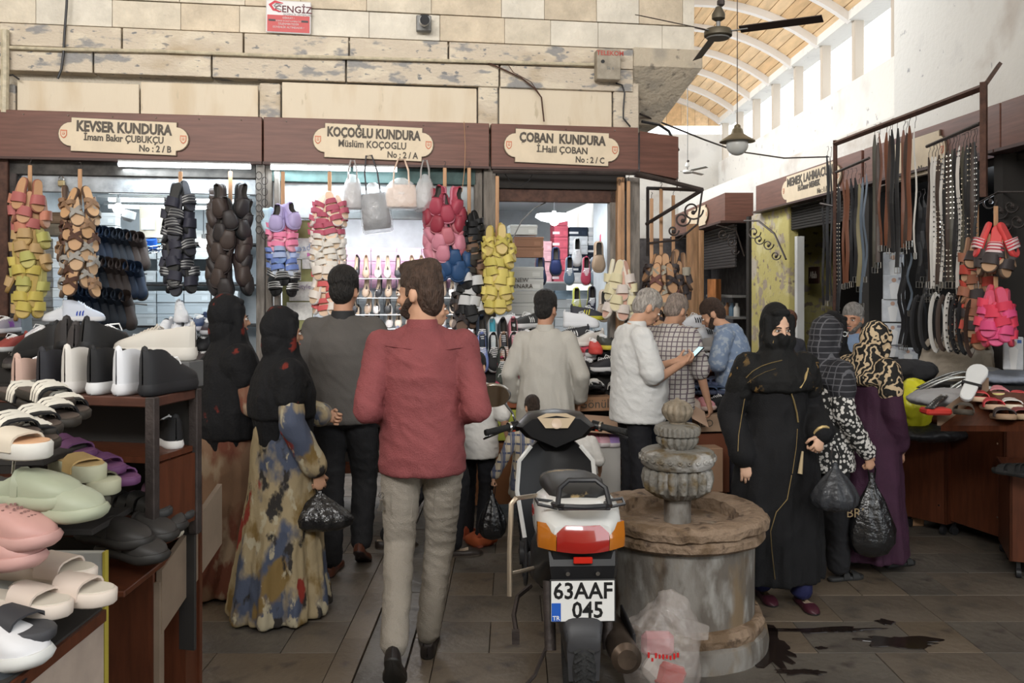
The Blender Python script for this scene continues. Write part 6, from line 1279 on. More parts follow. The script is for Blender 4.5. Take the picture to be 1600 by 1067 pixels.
for k, (px, py, yw) in enumerate([(5,850,.25),(-15,880,.3)]): lay(px, py, 660, 'clog', yt(yw), ['upper','lower'][k]+' pink perforated clog at the left edge', up=(.50,.28,.25), so=(.52,.30,.27), holes=True, L=.28)
GB = dict(up=(.035,.035,.035), so=(.035,.035,.035), foot=(.05,.05,.05))
lay(190, 795, 430, 'slide', yt(.45), 'dark grey strappy sandal at the left of the far step', two=True, L=.27, **GB); lay(222, 800, 440, 'slide', yt(.5), 'dark grey strappy sandal in the middle of the far step', two=True, L=.27, **GB)
lay(243, 783, 420, 'slide', yt(.4), 'mauve studded sandal among the dark ones', two=True, L=.25, up=(.30,.16,.24), so=(.28,.15,.23), foot=(.35,.2,.3)); lay(252, 776, 400, 'slide', yt(.4), 'dark grey sandal at the far end of the step', two=True, L=.26, **GB); lay(262, 805, 420, 'slide', yt(.5), 'small dark sandal hanging over the step edge', two=True, L=.24, **GB)
BC = dict(up=(.04,.037,.035), so=(.03,.028,.026), L=.29)
lay(178, 850, 470, 'clog', yt(.35), 'black clog at the back of the near group', **BC); lay(205, 872, 470, 'clog', yt(.45), 'black clog nearest to the camera, toe to the right', **BC); lay(222, 840, 450, 'clog', yt(.45), 'black clog half hidden behind the nearest one', **BC); lay(240, 825, 430, 'clog', yt(.5), 'black clog at the far right of the near group', **BC)
for X0, X1, d0, d1, z in ((-1.75,-1.22,2.72,3.1,.665),(-1.8,-1.24,3.1,3.5,.745)): tier(z, d0, d1, X0, X1, .02, M_cab, thing('step_shelf', ('near' if d0 < 3 else 'far')+' red-brown shelf carrying the black clogs and sandals', 'shelf', None))
# cabinets below
t = thing('stand_cabinet', 'red-brown front panel with a beige side, under the black clogs', 'cabinet', None)
MB().box((-1.50, 3.0, .32), (.52,.02,.64), b=.003).build('front_panel', M_cab, t, 0); MB().loft([[(-1.235,3.0,.42),(-1.235,3.62,.55),(-1.235,3.62,.80),(-1.235,3.0,.64)],[(-1.215,3.0,.42),(-1.215,3.62,.55),(-1.215,3.62,.80),(-1.215,3.0,.64)]]).build('side_panel', M_cab2, t, 0); MB().box((-1.23,3.01,.3), (.02,.04,.6)).build('edge_strip', M_cab2, t, 0)
MB().box((-1.7,3.55,.3), (.4,.02,.6)).build('back_panel', M_cab, t, 0)
t = thing('near_stand', 'white-grey board and low stand of white sandals in the left foreground', 'stand', None)
MB().box((-1.33, 2.30, .46), (.49,.018,.92), b=.003).build('upright_board', mat('grey_white_board', (.40,.40,.38), .6, var=.08), t, 0); MB().box((-1.082, 2.30, .46), (.006,.022,.92)).build('edge_tape', col((.40,.33,.05), .5), t, 0)
MB().box((-1.42, 1.95, .775), (.70,.62,.02), b=.003).build('top_board', M_dark, t, 0); MB().box((-1.075, 1.95, .55), (.016,.62,.42), b=.002).build('side_panel', mat('beige_scuffed', (.36,.29,.24), .6, var=.15, vscale=5), t, 0); MB().box((-1.072, 1.95, .765), (.022,.62,.03)).build('edge_strip', M_cab, t, 0)
for q in ((-1.1,1.7),(-1.7,1.7),(-1.1,2.2),(-1.7,2.2)): MB().box((q[0],q[1],.385), (.03,.03,.77)).build('leg', M_iron, t, 0)
WS = dict(up=(.62,.52,.45), so=(.62,.54,.47), foot=(.60,.55,.47))
lay(98, 938, 640, 'slide', yt(.18), 'beige-white moulded sandal at the front of the near stand', L=.28, thick=.035, **WS); lay(70, 905, 620, 'slide', yt(.18), 'beige-white moulded sandal behind the front one', L=.28, thick=.035, **WS)
lay(30, 955, 660, 'slide', yt(.25), 'beige-white moulded sandal at the left of the near stand', L=.28, thick=.035, **WS); lay(35, 900, 600, 'slide', yt(.2), 'beige sandal at the back left of the near stand', L=.27, thick=.03, **WS)
lay(5, 990, 690, 'slide', yt(.3), 'black slide between the white shoes of the near stand', L=.27, up=(.04,.04,.045), so=(.05,.05,.055))
lay(-10, 1030, 700, 'clog', yt(.3), 'white clog at the left bottom corner', up=(.66,.66,.68), so=(.66,.66,.64), L=.28); lay(-55, 1075, 710, 'clog', yt(.3), 'black clog cut by the left bottom corner', up=(.03,.035,.04), so=(.014,.014,.015), L=.28)
# ------------------------------------------------------------------ fountain
FX, FY = (1058-800)/337, 4.0
M_fs = ramp_mat('fountain_stone', [(.20,.185,.165), ('noise',4,.48,.6,(.11,.095,.08)), ('noise',11,.52,.66,(.25,.24,.22)), ('noise',6,.56,.66,(.07,.05,.035)), ('noise',5,.55,.66,(.16,.115,.07))], .8, .5, 20, (1,1,.45))
M_fr = ramp_mat('fountain_rim_stone', [(.22,.155,.105), ('noise',6,.5,.6,(.13,.085,.05)), ('noise',16,.58,.66,(.09,.06,.04)), ('noise',3,.6,.68,(.28,.25,.2))], .75, .9, 28)
M_ff = ramp_mat('carved_stone', [(.17,.16,.14), ('noise',9,.5,.62,(.12,.085,.04)), ('noise',20,.6,.68,(.10,.08,.05)), ('noise',5,.58,.64,(.36,.35,.33))], .7, .6, 40)
ft = thing('fountain', 'round stone well fountain with a carved finial in the middle', 'fountain', Matrix.Translation((FX, FY, 0)))
def rough(prof, n, amp, sc_):
    b = MB(); rings = []
    for (r, z) in prof:
        rings.append([(cos(a)*(r+amp*noise.noise((cos(a)*sc_, sin(a)*sc_, z*sc_*2))), sin(a)*(r+amp*noise.noise((cos(a)*sc_, sin(a)*sc_, z*sc_*2))), z+amp*.6*noise.noise((cos(a)*sc_+7, sin(a)*sc_, r*9))) for a in [2*pi*k/n for k in range(n)]])
    return b.loft(rings, 0, True)
rough([(.40,-.01),(.405,.04),(.40,.09),(.385,.10)], 64, .012, 3).build('base_ring', M_fs, ft); rough([(.385,.095),(.39,.13),(.375,.155),(.35,.16)], 64, .016, 4).build('base_step', M_fr, ft)
rough([(.345,.14),(.343,.2),(.345,.35),(.346,.47),(.345,.52)], 64, .006, 3).build('drum', M_fs, ft)
rough([(.345,.485),(.375,.49),(.392,.505),(.392,.53),(.38,.545)], 72, .008, 4).build('lower_moulding', M_fr, ft)
b = MB(); rings = []
for (r, z) in ((.26,.50),(.375,.54),(.398,.555),(.402,.585),(.392,.603),(.37,.61),(.31,.607),(.268,.598),(.262,.57),(.26,.42),(.05,.40)):
    rings.append([(cos(a)*(r+.016*noise.noise((cos(a)*4, sin(a)*4, z*6)) + .006*noise.noise((cos(a)*17, sin(a)*17, z*30))), sin(a)*(r+.016*noise.noise((cos(a)*4, sin(a)*4, z*6))), z+(.010*noise.noise((cos(a)*7+7, sin(a)*7, r*9)) if z > .5 else 0)) for a in [2*pi*k/96 for k in range(96)]])
b.loft(rings, 0, True).build('rim', M_fr, ft)
z_ = lambda py: CZ-(py-HY)/337
MB().lathe([(.062,.40),(.062,z_(776)),(.066,z_(770))], 24).build('column', M_fs, ft)
nf = 18
b = MB(); pf = [(.06,z_(778)),(.10,z_(774)),(.142,z_(762)),(.152,z_(745)),(.146,z_(732)),(.132,z_(727))]
b.lathe(pf, nf*10, flute=[(.0,nf),(.10,nf),(.20,nf),(.20,nf),(.17,nf),(.08,nf)]); b.build('fluted_bowl', M_ff, ft)
b = MB().lathe([(.125,z_(729)),(.155,z_(727)),(.168,z_(722)),(.172,z_(712)),(.166,z_(704)),(.15,z_(701)),(.07,z_(699))], 72); b.build('carved_disc', M_ff, ft)
for k in range(26):
    a = 2*pi*k/26; pts = []
    for j in range(9): q = 2*pi*1.2*j/8; rr = .0095*(1-.07*j); pts.append((.1735*cos(a+rr*cos(q)/.17), .1735*sin(a+rr*cos(q)/.17), z_(713)+rr*sin(q)))
    MB().tube(pts, .0055, 6).build('scroll_relief', M_ff, ft)
b = MB(); b.lathe([(.055,z_(701)),(.07,z_(699)),(.088,z_(690)),(.09,z_(683)),(.08,z_(679))], 16*10, flute=[(0,16),(.08,16),(.18,16),(.18,16),(.08,16)]); b.build('fluted_cup', M_ff, ft)
b = MB(); b.lathe([(.075,z_(681)),(.1,z_(678)),(.104,z_(671)),(.1,z_(665)),(.085,z_(662)),(.03,z_(661))], 28*4, flute=[(0,28),(.06,28),(.09,28),(.06,28),(0,28),(0,28)]); b.build('small_disc', M_ff, ft)
b = MB(); b.lathe([(.035,z_(663)),(.036,z_(659)),(.05,z_(655)),(.066,z_(646)),(.068,z_(640)),(.058,z_(631)),(.035,z_(626)),(.015,z_(624)),(.006,z_(621))], 12*6, flute=[(0,12),(0,12),(.10,12),(.16,12),(.16,12),(.13,12),(.08,12),(0,12),(0,12)]); b.build('finial', mat('finial_stone', (.20,.165,.12), .6, var=.35, vscale=18, bump=.4), ft)
# ------------------------------------------------------------------ scooter (local y forward, rear plate at y 0)
SX, SY = (908-800)/420, 3.22
sc_ = thing('scooter', 'black and white motor scooter seen from behind beside the fountain', 'scooter', Matrix.Translation((SX, SY, 0)) @ Matrix.Rotation(.035, 4, 'Z'))
MK = mat('scooter_black', (.009,.009,.010), .38, spec=.3); MW = mat('white_bodywork', (.62,.62,.60), .25, var=.04, coat=.6); MRB = mat('tyre_rubber', (.02,.02,.02), .8, bump=.4); MRED = mat('red_lens', (.30,.012,.008), .12, spec=.8, coat=.8); MAMB = mat('amber_lens', (.42,.13,.01), .12, spec=.8, coat=.8); MSEAT = mat('worn_black_seat', (.02,.02,.02), .5, col2=(.40,.29,.14), vscale=7, thr=(.62,.66)); MGB = col((.035,.035,.038), .45)
def wheel(y, r=.22, w=.10):
    t = MB(); rings = []
    for k in range(40):
        a = 2*pi*k/40; o = Vector((0, y+(r-.045)*cos(a), r+(r-.045)*sin(a))); rd = Vector((0, cos(a), sin(a)))
        rings.append([o+rd*(.045*sin(q))+Vector((w/2*cos(q), 0, 0)) for q in [2*pi*j/12 for j in range(12)]])
    rings.append(rings[0]); t.loft(rings, 0, False)
    for k in range(44):
        a = 2*pi*k/44; 
        for q, s_ in ((-.022,.5),(.022,-.5)): t.box((0,0,0), (.034,.010,.006), M=Matrix.Translation((q, y+r*1.0*cos(a), r+r*1.0*sin(a))) @ Matrix.Rotation(a-pi/2, 4, 'X') @ Matrix.Rotation(s_, 4, 'Z'))
    t.build('tyre', MRB, sc_); h = MB().cyl((-.03,y,r), (.03,y,r), .06, n=20)
    for k in range(5): a = 2*pi*k/5; h.tube([(0,y+.05*cos(a),r+.05*sin(a)), (0,y+.145*cos(a),r+.145*sin(a))], [.022,.016], 6, flat=(.6,1))
    h.tube([(0,y+.15*cos(2*pi*k/30),r+.15*sin(2*pi*k/30)) for k in range(30)], .02, 8, closed=True, flat=(1,.5)); h.build('wheel_rim', MGB, sc_)
wheel(.10); wheel(1.36)
def sect(y, w, zb, zt, p_=.6, n=20): return [(w*(abs(cos(a))**p_)*(1 if cos(a) > 0 else -1), y, (zb+zt)/2+(zt-zb)/2*(abs(sin(a))**p_)*(1 if sin(a) > 0 else -1)) for a in [2*pi*k/n+.01 for k in range(n)]]
MB().loft([sect(-.06,.105,.70,.755),sect(0,.15,.66,.80),(sect(.12,.165,.62,.83)),sect(.3,.165,.60,.82),sect(.5,.14,.56,.76),sect(.62,.10,.54,.70)]).build('rear_bodywork', MW, sc_, 50)
MB().loft([sect(-.04,.11,.60,.69),sect(.02,.14,.56,.67),sect(.2,.17,.42,.66),sect(.45,.165,.34,.62),sect(.62,.13,.30,.58)]).build('lower_bodywork', MK, sc_, 50)
# tail lamp: red middle and amber sides wrapping the tail
def lens(x0, x1, m, nm):
    b = MB(); rings = []
    for k in range(9):
        x = x0+(x1-x0)*k/8; y = -.085+.55*(x*x)/.17*.9+.02*abs(x); hh = .048-.10*x*x
        rings.append([(x,y-.004,.705-hh),(x,y-.014,.705),(x,y+.012,.705+hh),(x,y+.06,.705+hh*.8),(x,y+.06,.705-hh*.8)])
    b.loft(rings).build(nm, m, sc_, 50)
lens(-.096,.096,MRED,'tail_light'); lens(-.162,-.098,MAMB,'turn_signal'); lens(.098,.162,MAMB,'turn_signal')
b = MB().box((0,-.062,.625), (.07,.012,.024), b=.003).build('reflector', mat('red_reflector', (.5,.02,.01), .3), sc_, 0)
b = MB(); b.loft([[(-.125,-.02,.665),(.125,-.02,.665),(.125,.0,.665),(-.125,.0,.665)],[(-.12,-.05,.60),(.12,-.05,.60),(.12,-.03,.60),(-.12,-.03,.60)],[(-.1,-.045,.44),(.1,-.045,.44),(.1,-.03,.44),(-.1,-.03,.44)]]); b.build('plate_bracket', MK, sc_, 0)
pt = MB().box((0,-.055,.475), (.242,.006,.158), b=.003).build('number_plate', col((.03,.03,.03), .5), sc_, 0)
MB().box((0,-.059,.475), (.232,.003,.148), b=.001).build('plate_face', mat('plate_white', (.70,.70,.68), .35), pt, 0)
MB().box((-.098,-.0615,.436), (.034,.002,.066)).build('plate_blue_band', col((.02,.10,.45), .4), pt, 0)
KL = col((.015,.015,.015), .4)
text('63AAF', .083, KL, pt, T((.0,-.0605,.51), 0, pi/2), .001, .0018, sx=.94); text('045', .083, KL, pt, T((.018,-.0605,.44), 0, pi/2), .001, .0018, sx=.94); text('TR', .022, col((.7,.7,.7), .4), pt, T((-.098,-.063,.414), 0, pi/2), .0005, .0004)
for q in (-.055, .055): MB().cyl((q,-.052,.575), (q,-.062,.575), .008, n=10).build('bolt', M_chrome, sc_)
MB().loft([sect(-.10,.06,.30,.36),sect(-.05,.075,.33,.43),sect(.1,.075,.40,.47),sect(.22,.07,.36,.46)]).build('rear_mudguard', MGB, sc_, 50)
MB().loft([[(-.055,-.1,.2),(.055,-.1,.2),(.055,-.09,.2),(-.055,-.09,.2)],[(-.065,-.085,.37),(.065,-.085,.37),(.065,-.07,.37),(-.065,-.07,.37)]]).build('mud_flap', MGB, sc_, 0)
# engine / transmission case on the left, exhaust on the right
MB().loft([sect(.0,.035,.17,.40),sect(.15,.05,.14,.42),sect(.4,.055,.18,.40),sect(.6,.04,.24,.38)]).build('engine_case', MGB, sc_, 50); sc_.children[-1].location = (-.14,0,0)
b = MB().cyl((.15,-.12,.29), (.15,.42,.24), .055, .05, 20).cyl((.15,-.14,.292), (.15,-.12,.29), .035, .055, 20).build('exhaust', mat('burnt_steel', (.12,.09,.07), .35, .8, var=.3), sc_); MB().box((.2,.15,.29), (.012,.3,.08), b=.004).build('heat_shield', M_black, sc_, 0)
for q in (-.11, .11): MB().cyl((q,.05,.25), (q,.2,.6), .022, n=12).build('shock_absorber', M_iron, sc_)
# seat
b = MB(); rings = []
for (y, w, zb, zt) in ((.08,.07,.80,.835),(.12,.11,.79,.855),(.3,.125,.78,.865),(.42,.125,.76,.85),(.55,.12,.74,.83),(.7,.085,.72,.80),(.76,.05,.71,.77)): rings.append(sect(y, w, zb, zt, .7))
b.loft(rings).build('seat', MSEAT, sc_, 60)
# grab rail
rz_ = .835; MB().tube([(-.10,.05,rz_-.03),(-.10,-.06,rz_-.01),(-.07,-.115,rz_),(0,-.13,rz_),(.07,-.115,rz_),(.10,-.06,rz_-.01),(.10,.05,rz_-.03)], .010, 8).build('grab_rail', M_black, sc_)
MB().tube([(-.095,-.09,rz_-.002),(-.085,-.05,rz_+.05),(-.05,-.03,rz_+.075),(.05,-.03,rz_+.075),(.085,-.05,rz_+.05),(.095,-.09,rz_-.002)], .010, 8).build('grab_rail_hoop', M_black, sc_)
MB().tube([(-.09,-.02,rz_-.03),(-.16,-.02,rz_-.015),(-.165,.06,rz_-.015),(-.09,.08,rz_-.03)], .006, 6).build('side_loop', M_black, sc_); MB().tube([(.09,-.02,rz_-.03),(.16,-.02,rz_-.015),(.165,.06,rz_-.015),(.09,.08,rz_-.03)], .006, 6).build('side_loop', M_black, sc_); MB().box((0,-.08,rz_-.012), (.19,.06,.008), b=.003).build('rack_plate', M_black, sc_, 0)
# floor board, leg shield
MB().loft([sect(.6,.12,.28,.40),sect(.8,.15,.27,.33),sect(1.05,.15,.27,.33)]).build('floor_board', MK, sc_, 50)
b = MB(); rings = []
for (z, w, y) in ((.30,.12,1.05),(.45,.165,1.07),(.62,.19,1.10),(.76,.175,1.13),(.83,.12,1.15),(.87,.07,1.16)):
    rings.append([(x*w, y+dy-.05*abs(x)**2, z) for x, dy in ((-1,0),(-.5,.0),(0,.0),(.5,0),(1,0),(1,.06),(.5,.10),(0,.12),(-.5,.10),(-1,.06))])
b.loft(rings).build('leg_shield', MK, sc_, 50)
for q in (-1, 1): MB().tube([(q*w*1.03, y-.045, z) for (z, w, y) in ((.40,.155,1.06),(.62,.19,1.10),(.76,.178,1.13),(.83,.12,1.15))], .012, 6).build('white_edge', MW, sc_)
MB().loft([sect(1.16,.09,.5,.62),sect(1.25,.11,.5,.8),sect(1.32,.08,.6,.85)]).build('front_cowl', MW, sc_, 50)
MB().loft([sect(1.1,.04,.36,.44),sect(1.3,.07,.42,.48),sect(1.5,.05,.34,.43),sect(1.58,.03,.28,.34)]).build('front_mudguard', MW, sc_, 50)
for q in (-.07, .07): MB().cyl((q,1.36,.22), (q,1.22,.62), .02, n=10).build('fork_leg', M_iron, sc_)
# handlebar cover, instruments, grips, mirror
MB().loft([[(x*w, y, z) for x, z in zip((-1,-.7,0,.7,1,.75,0,-.75), zz)] for (y, w, zz) in ((1.06,.17,(.93,.97,.985,.97,.93,.885,.83,.885)),(1.10,.2,(.93,.985,1.0,.985,.93,.875,.82,.875)),(1.2,.19,(.93,.99,1.005,.99,.93,.87,.83,.87)),(1.30,.13,(.93,.97,.985,.97,.93,.89,.87,.89)))]).build('handlebar_cover', MK, sc_, 60)
MB().loft([[(-.05,1.13,.80),(.05,1.13,.80),(.05,1.2,.80),(-.05,1.2,.80)],[(-.11,1.08,.88),(.11,1.08,.88),(.11,1.2,.88),(-.11,1.2,.88)]]).build('neck_cover', MK, sc_, 50)
ip = MB(); ip.prism([(-.095,.03),(-.05,.05),(.05,.05),(.095,.03),(.055,-.025),(-.055,-.025)], 0, .006, M=Matrix.Translation((0,1.055,.95)) @ Matrix.Rotation(1.15, 4, 'X')); 
ip = ip.build('instrument_panel', mat('instrument_glass', (.42,.33,.22), .15, coat=1), sc_, 0); MB().lathe([(.026,.0),(.026,.006),(.02,.008)], 20, M=Matrix.Translation((0,1.052,.948)) @ Matrix.Rotation(1.15, 4, 'X')).build('dial', mat('dial_face', (.5,.38,.28), .3), ip)
for q in (-1, 1):
    a = (q*.19,1.15,.925); b1 = (q*.235,1.13,.92); b2 = (q*.345,1.07,.905)
    MB().cyl(b1, b2, .0165, .0155, 14).cyl((q*.34,1.0725,.9055), (q*.352,1.066,.904), .018, .016, 12).build('handlebar_grip', MRB, sc_); MB().cyl(a, b1, .028, .024, 14).build('switch_housing', MK, sc_); MB().cyl((q*.226,1.133,.921), (q*.236,1.128,.92), .026, n=16).build('chrome_ring', M_chrome, sc_)
    MB().tube([(q*.23,1.17,.91),(q*.30,1.14,.885),(q*.36,1.09,.87)], .006, 6).build('brake_lever', MGB if q > 0 else M_chrome, sc_); MB().box((q*.21,1.125,.905), (.02,.01,.012), b=.003).build('red_switch', mat('switch_red', (.5,.06,.02), .4), sc_, 0)
mr = MB().tube([(-.20,1.16,.945),(-.215,1.15,.99),(-.28,1.12,1.075)], .006, 8).build('mirror_stalk', M_chrome, sc_)
MB().lathe([(.005,.0),(.07,.004),(.083,.012),(.087,.022),(.083,.03),(.078,.031)], 28, M=Matrix.Translation((-.315,1.12,1.09)) @ Matrix.Rotation(pi/2+.15, 4, 'X') @ Matrix.Diagonal((1.05,.72,1,1))).build('mirror_shell', M_chrome, sc_)
MB().lathe([(.002,.0),(.078,.0),(.078,.002),(.002,.002)], 28, M=Matrix.Translation((-.315,1.085,1.084)) @ Matrix.Rotation(pi/2+.15, 4, 'X') @ Matrix.Diagonal((1.05,.72,1,1))).build('mirror_glass', mat('mirror_glass', (.6,.48,.36), .08, 1.), sc_)
# stands, crash bar, pedal
MB().tube([(-.235,.16,.80),(-.255,.15,.78),(-.262,.12,.60),(-.262,.1,.44)], .011, 8).tube([(-.262,.11,.52),(-.14,.2,.52)], .008, 6).tube([(-.235,.16,.80),(-.12,.3,.78)], .009, 6).build('side_guard_bar', mat('cream_bar', (.5,.42,.33), .3, .8), sc_)
MB().tube([(-.08,.30,.22),(-.16,.22,.08),(-.27,.10,.02)], .008, 6).tube([(-.20,.20,.03),(-.30,.06,.012)], .009, 6).build('side_stand', M_iron, sc_); MB().tube([(-.16,.5,.34),(-.22,.40,.33),(-.24,.3,.29),(-.23,.22,.24)], .010, 6).box((-.235,.22,.235), (.03,.03,.05)).build('kick_start', M_iron, sc_)
text('fighter', .05, MRED, sc_, Matrix.Translation((-.166,.22,.74)) @ Matrix.Rotation(-pi/2, 4, 'Z') @ Matrix.Rotation(pi/2, 4, 'X') @ Matrix.Rotation(.2, 4, 'Z'), .001)
# ------------------------------------------------------------------ plastic bag on the floor
bagc = P(1035, 1010, 3.45); t = thing('plastic_bag', 'clear crumpled plastic bag with red packets on the floor before the fountain', 'bag', Matrix.Translation((bagc.x, bagc.y, 0)))
M_pb = mat('cloudy_plastic', (.50,.45,.42), .2, alpha=.34, bump=1., bscale=18, spec=.8)
b = MB(); rings = []
for k, (z, r) in enumerate(((.0,.09),(.01,.13),(.08,.145),(.16,.15),(.23,.14),(.28,.125),(.33,.10),(.37,.055),(.38,.02))):
    rings.append([(cos(a)*r*(1+.16*noise.noise((cos(a)*2,sin(a)*2,k*.5)))+( .0+.03*(k/8))-.05*(k/8)**2, sin(a)*r*.8*(1+.2*noise.noise((cos(a)*2+4,sin(a)*2,k*.5))), max(.004, z+.03*noise.noise((cos(a)*2,sin(a)*2+9,k*.3))+(.04*cos(a) if k > 5 else 0))) for a in [2*pi*j/40 for j in range(40)]])
b.loft(rings, 0, True); me = remesh(b, .009, 1, (.012,(9,9,9),.9)); me.materials.clear(); me.materials.append(M_pb); me.shade_smooth(); link('bag_film', me, t)
b = MB(); b.loft([[(.05+.13*q, -.02+.02*sin(q*9), .24-.02*q) for q in (0,.3,.6,1)]+[(.05+.13*q, 0.0+.02*sin(q*9), .24-.02*q) for q in (1,.6,.3,0)], [(.02+.16*q,-.03+.03*cos(q*8),.33-.05*q) for q in (0,.3,.6,1)]+[(.02+.16*q,-.015+.03*cos(q*8),.33-.05*q) for q in (1,.6,.3,0)]]).build('loose_film', M_pb, t)
for k, (x, z, c_) in enumerate([(-.02,.2,(.5,.18,.2)),(.03,.07,(.45,.03,.03)),(-.03,.1,(.6,.55,.5))]): MB().box((0,0,0), (.13,.05,.10), b=.02, M=T((x,.0,z), .3*k, 0, .4*k)).build('packet', col(c_, .5), t, 30)
rp_ = random.Random(2)
for k in range(9): MB().box((-.075+.014*k,-.128,.2+.01*rp_.uniform(-1,1)), (.008,.003,.012+.01*rp_.random()), M=None).build('red_print', col((.5,.02,.02), .4), t, 0)
MB().box((.02,-.13,.045), (.13,.004,.03)).build('printed_band', col((.55,.03,.02), .4), t, 0)
# ------------------------------------------------------------------ things high on the wall
t = thing('warning_sign', 'red and white security company sign high on the stone wall', 'sign', Matrix.Translation(SW(451, 27, -.0)) @ Matrix.Rotation(SA, 4, 'Z') @ Matrix.Rotation(pi/2, 4, 'X') @ Matrix.Rotation(R(-.5), 4, 'Z'))
MB().box((0,0,0), (.33,.245,.014), b=.006).build('sign_plate', mat('sign_white', (.70,.68,.68), .4), t, 0); MB().box((0,-.052,.008), (.31,.125,.003)).build('red_field', col((.50,.06,.06), .4), t, 0)
text('CENGİZ', .072, col((.12,.03,.04), .5), t, T((.035,.055,.008)), .001, .0012); text('GÜVENLİK SİSTEMLERİ', .02, M_letter, t, T((.065,.018,.008)), .0005); text('DİKKAT !', .02, M_white, t, T((0,-.01,.0105)), .0005); text('BURASI 24 SAAT KAMERA İLE', .014, M_white, t, T((0,-.033,.0105)), .0005); text('İZLENMEKTEDİR', .02, M_white, t, T((0,-.055,.0105)), .0005); text('GÜVENLİK ALTINDADIR !', .02, M_white, t, T((0,-.08,.0105)), .0005)
MB().tube([(-.04,.10,.009),(-.1,.11,.009),(-.135,.085,.009),(-.11,.05,.009),(-.05,.035,.009)], [.003,.009,.012,.009,.002], 8, flat=(1,.2,(0,0,1))).build('red_swoosh', col((.55,.04,.06), .4), t); MB().tube([(-.05,.09,.0095),(-.09,.095,.0095),(-.105,.08,.0095),(-.085,.06,.0095),(-.05,.05,.0095)], [.002,.005,.007,.005,.002], 8, flat=(1,.2,(0,0,1))).build('grey_swoosh', M_grey, t)
for q in (-1, 1): MB().box((q*.12,-.03,.011), (.05,.014,.002), M=Matrix.Rotation(0, 4, 'Z')).build('camera_mark', M_black, t, 0)
t = thing('security_camera', 'white and black security camera on a grey wall box', 'camera', Matrix.Translation(SW(662, 38, .0)) @ Matrix.Rotation(SA, 4, 'Z'))
MB().box((0,-.01,0), (.115,.05,.12), b=.006).build('wall_box', M_grey, t, 0); MB().tube([(0,-.03,.01),(0,-.16,-.015)], .038, 18).build('camera_body', M_white, t); MB().tube([(0,-.155,-.014),(0,-.17,-.018)], .036, 18).tube([(0,-.13,.028),(0,-.175,.015)], .02, 10, flat=(1.8,.3)).build('lens_face', M_black, t)
t = thing('junction_box', 'grey telephone junction box with red lettering at the end of the pipe', 'box', Matrix.Translation(SW(947, 105, -.03)) @ Matrix.Rotation(SA, 4, 'Z'))
MB().box((0,-.04,0), (.19,.1,.235), b=.006).build('box_body', mat('old_grey_paint', (.33,.29,.23), .6, var=.2, vscale=14), t, 0); text('TELEKOM', .05, col((.45,.08,.06), .5), t, T((.01,-.092,.085), 0, pi/2), .001, .0008); MB().cyl((-.05,-.088,.02), (-.05,-.096,.02), .014, n=12).build('keyhole', M_black, t); text('Sk 6', .035, M_grey, t, T((.01,-.0915,-.03), 0, pi/2), .001)
def wtube(nm, lb, cat, pts, r, m, v=-.03, W=SW): return tag(MB().tube([W(a, b_, v) for a, b_ in pts], r, 8).build(nm, m), lb, cat)
M_pipe = mat('cream_pipe', (.50,.44,.32), .5, var=.2, vscale=20)
wtube('conduit_pipe', 'thin cream conduit running along the stone wall to the junction box', 'pipe', [(12,74),(90,77),(250,80),(450,88),(540,90),(700,95),(850,99),(928,101)], .013, M_pipe)
wtube('drain_pipe', 'vertical cream pipe at the far left of the wall', 'pipe', [(8,47),(8,110),(7,176)], .028, M_pipe, -.04); wtube('black_cable', 'black cable hanging down from the top over the panels', 'cable', [(105,-12),(104,10),(101,50),(99,85),(96,108),(90,123)], .009, M_black)
wtube('thin_cable', 'short black cable at the left of the panels', 'cable', [(12,118),(20,117),(27,122),(30,124)], .006, M_black); wtube('junction_cable', 'black cable curling down from the junction box', 'cable', [(962,130),(972,133),(976,145),(974,170),(974,185),(985,198)], .007, M_black)
wtube('torn_cable', 'brown torn cable hanging across the wall beside the junction box', 'cable', [(760,97),(790,110),(815,122),(835,138),(846,152),(850,190)], .006, M_rust); wtube('thin_wire', 'thin wire hanging down beside the torn cable', 'cable', [(792,98),(802,113),(830,128),(845,150)], .003, M_rust)
wtube('dangling_string', 'thin string dangling over the right end of the middle sign', 'string', [(725,190),(727,230),(726,262),(722,300)], .0025, M_wood, -.13)
wtube('loop_wire', 'thin wire looping under the sign of the narrow shop', 'wire', [(788,270),(798,285),(812,291),(826,283),(833,270)], .003, M_black, -.08); wtube('inner_wire', 'thin curved wire hanging inside the narrow doorway', 'wire', [(862,312),(835,325),(815,345),(800,375)], .005, M_grey, .1)
# street wire, lamp and fans in the alley
def CW(a, b_, d): return P(a, b_, d)
tag(MB().tube([P(1000,178,7.2), P(1100,218,8.0), P(1150,236,8.6), P(1225,247,9), P(1295,245,9.0)], .008, 6).build('overhead_wire', M_iron), 'dark wire sagging across the alley to the belt rack', 'wire')
tag(MB().tube([P(1003,190,7.), P(1030,195,7.1), P(1045,205,7.2), P(1060,235,7.1)], .012, 6).build('drooping_cable', M_black), 'thick black cable drooping by the corner box', 'cable')
lp = P(1152, 222, 7.6); t = thing('pendant_lamp', 'old metal shaded globe lamp hanging over the alley', 'lamp', Matrix.Translation(lp))
s_ = 7.6/F; MB().lathe([(27.5*s_,.3*s_),(27*s_,2*s_),(17*s_,8*s_),(10*s_,13*s_),(8*s_,20*s_),(5.5*s_,22*s_),(5*s_,26*s_),(2*s_,28*s_)], 32).build('shade', mat('brass_green_shade', (.16,.13,.08), .4, .5), t); MB().ball((0,0,-4*s_), 17*s_, 24).build('globe', mat('opal_glass', (.55,.55,.52), .25), t)
MB().cyl((0,0,28*s_), (0,0,1.6), .004, n=6).build('cord', M_iron, t)
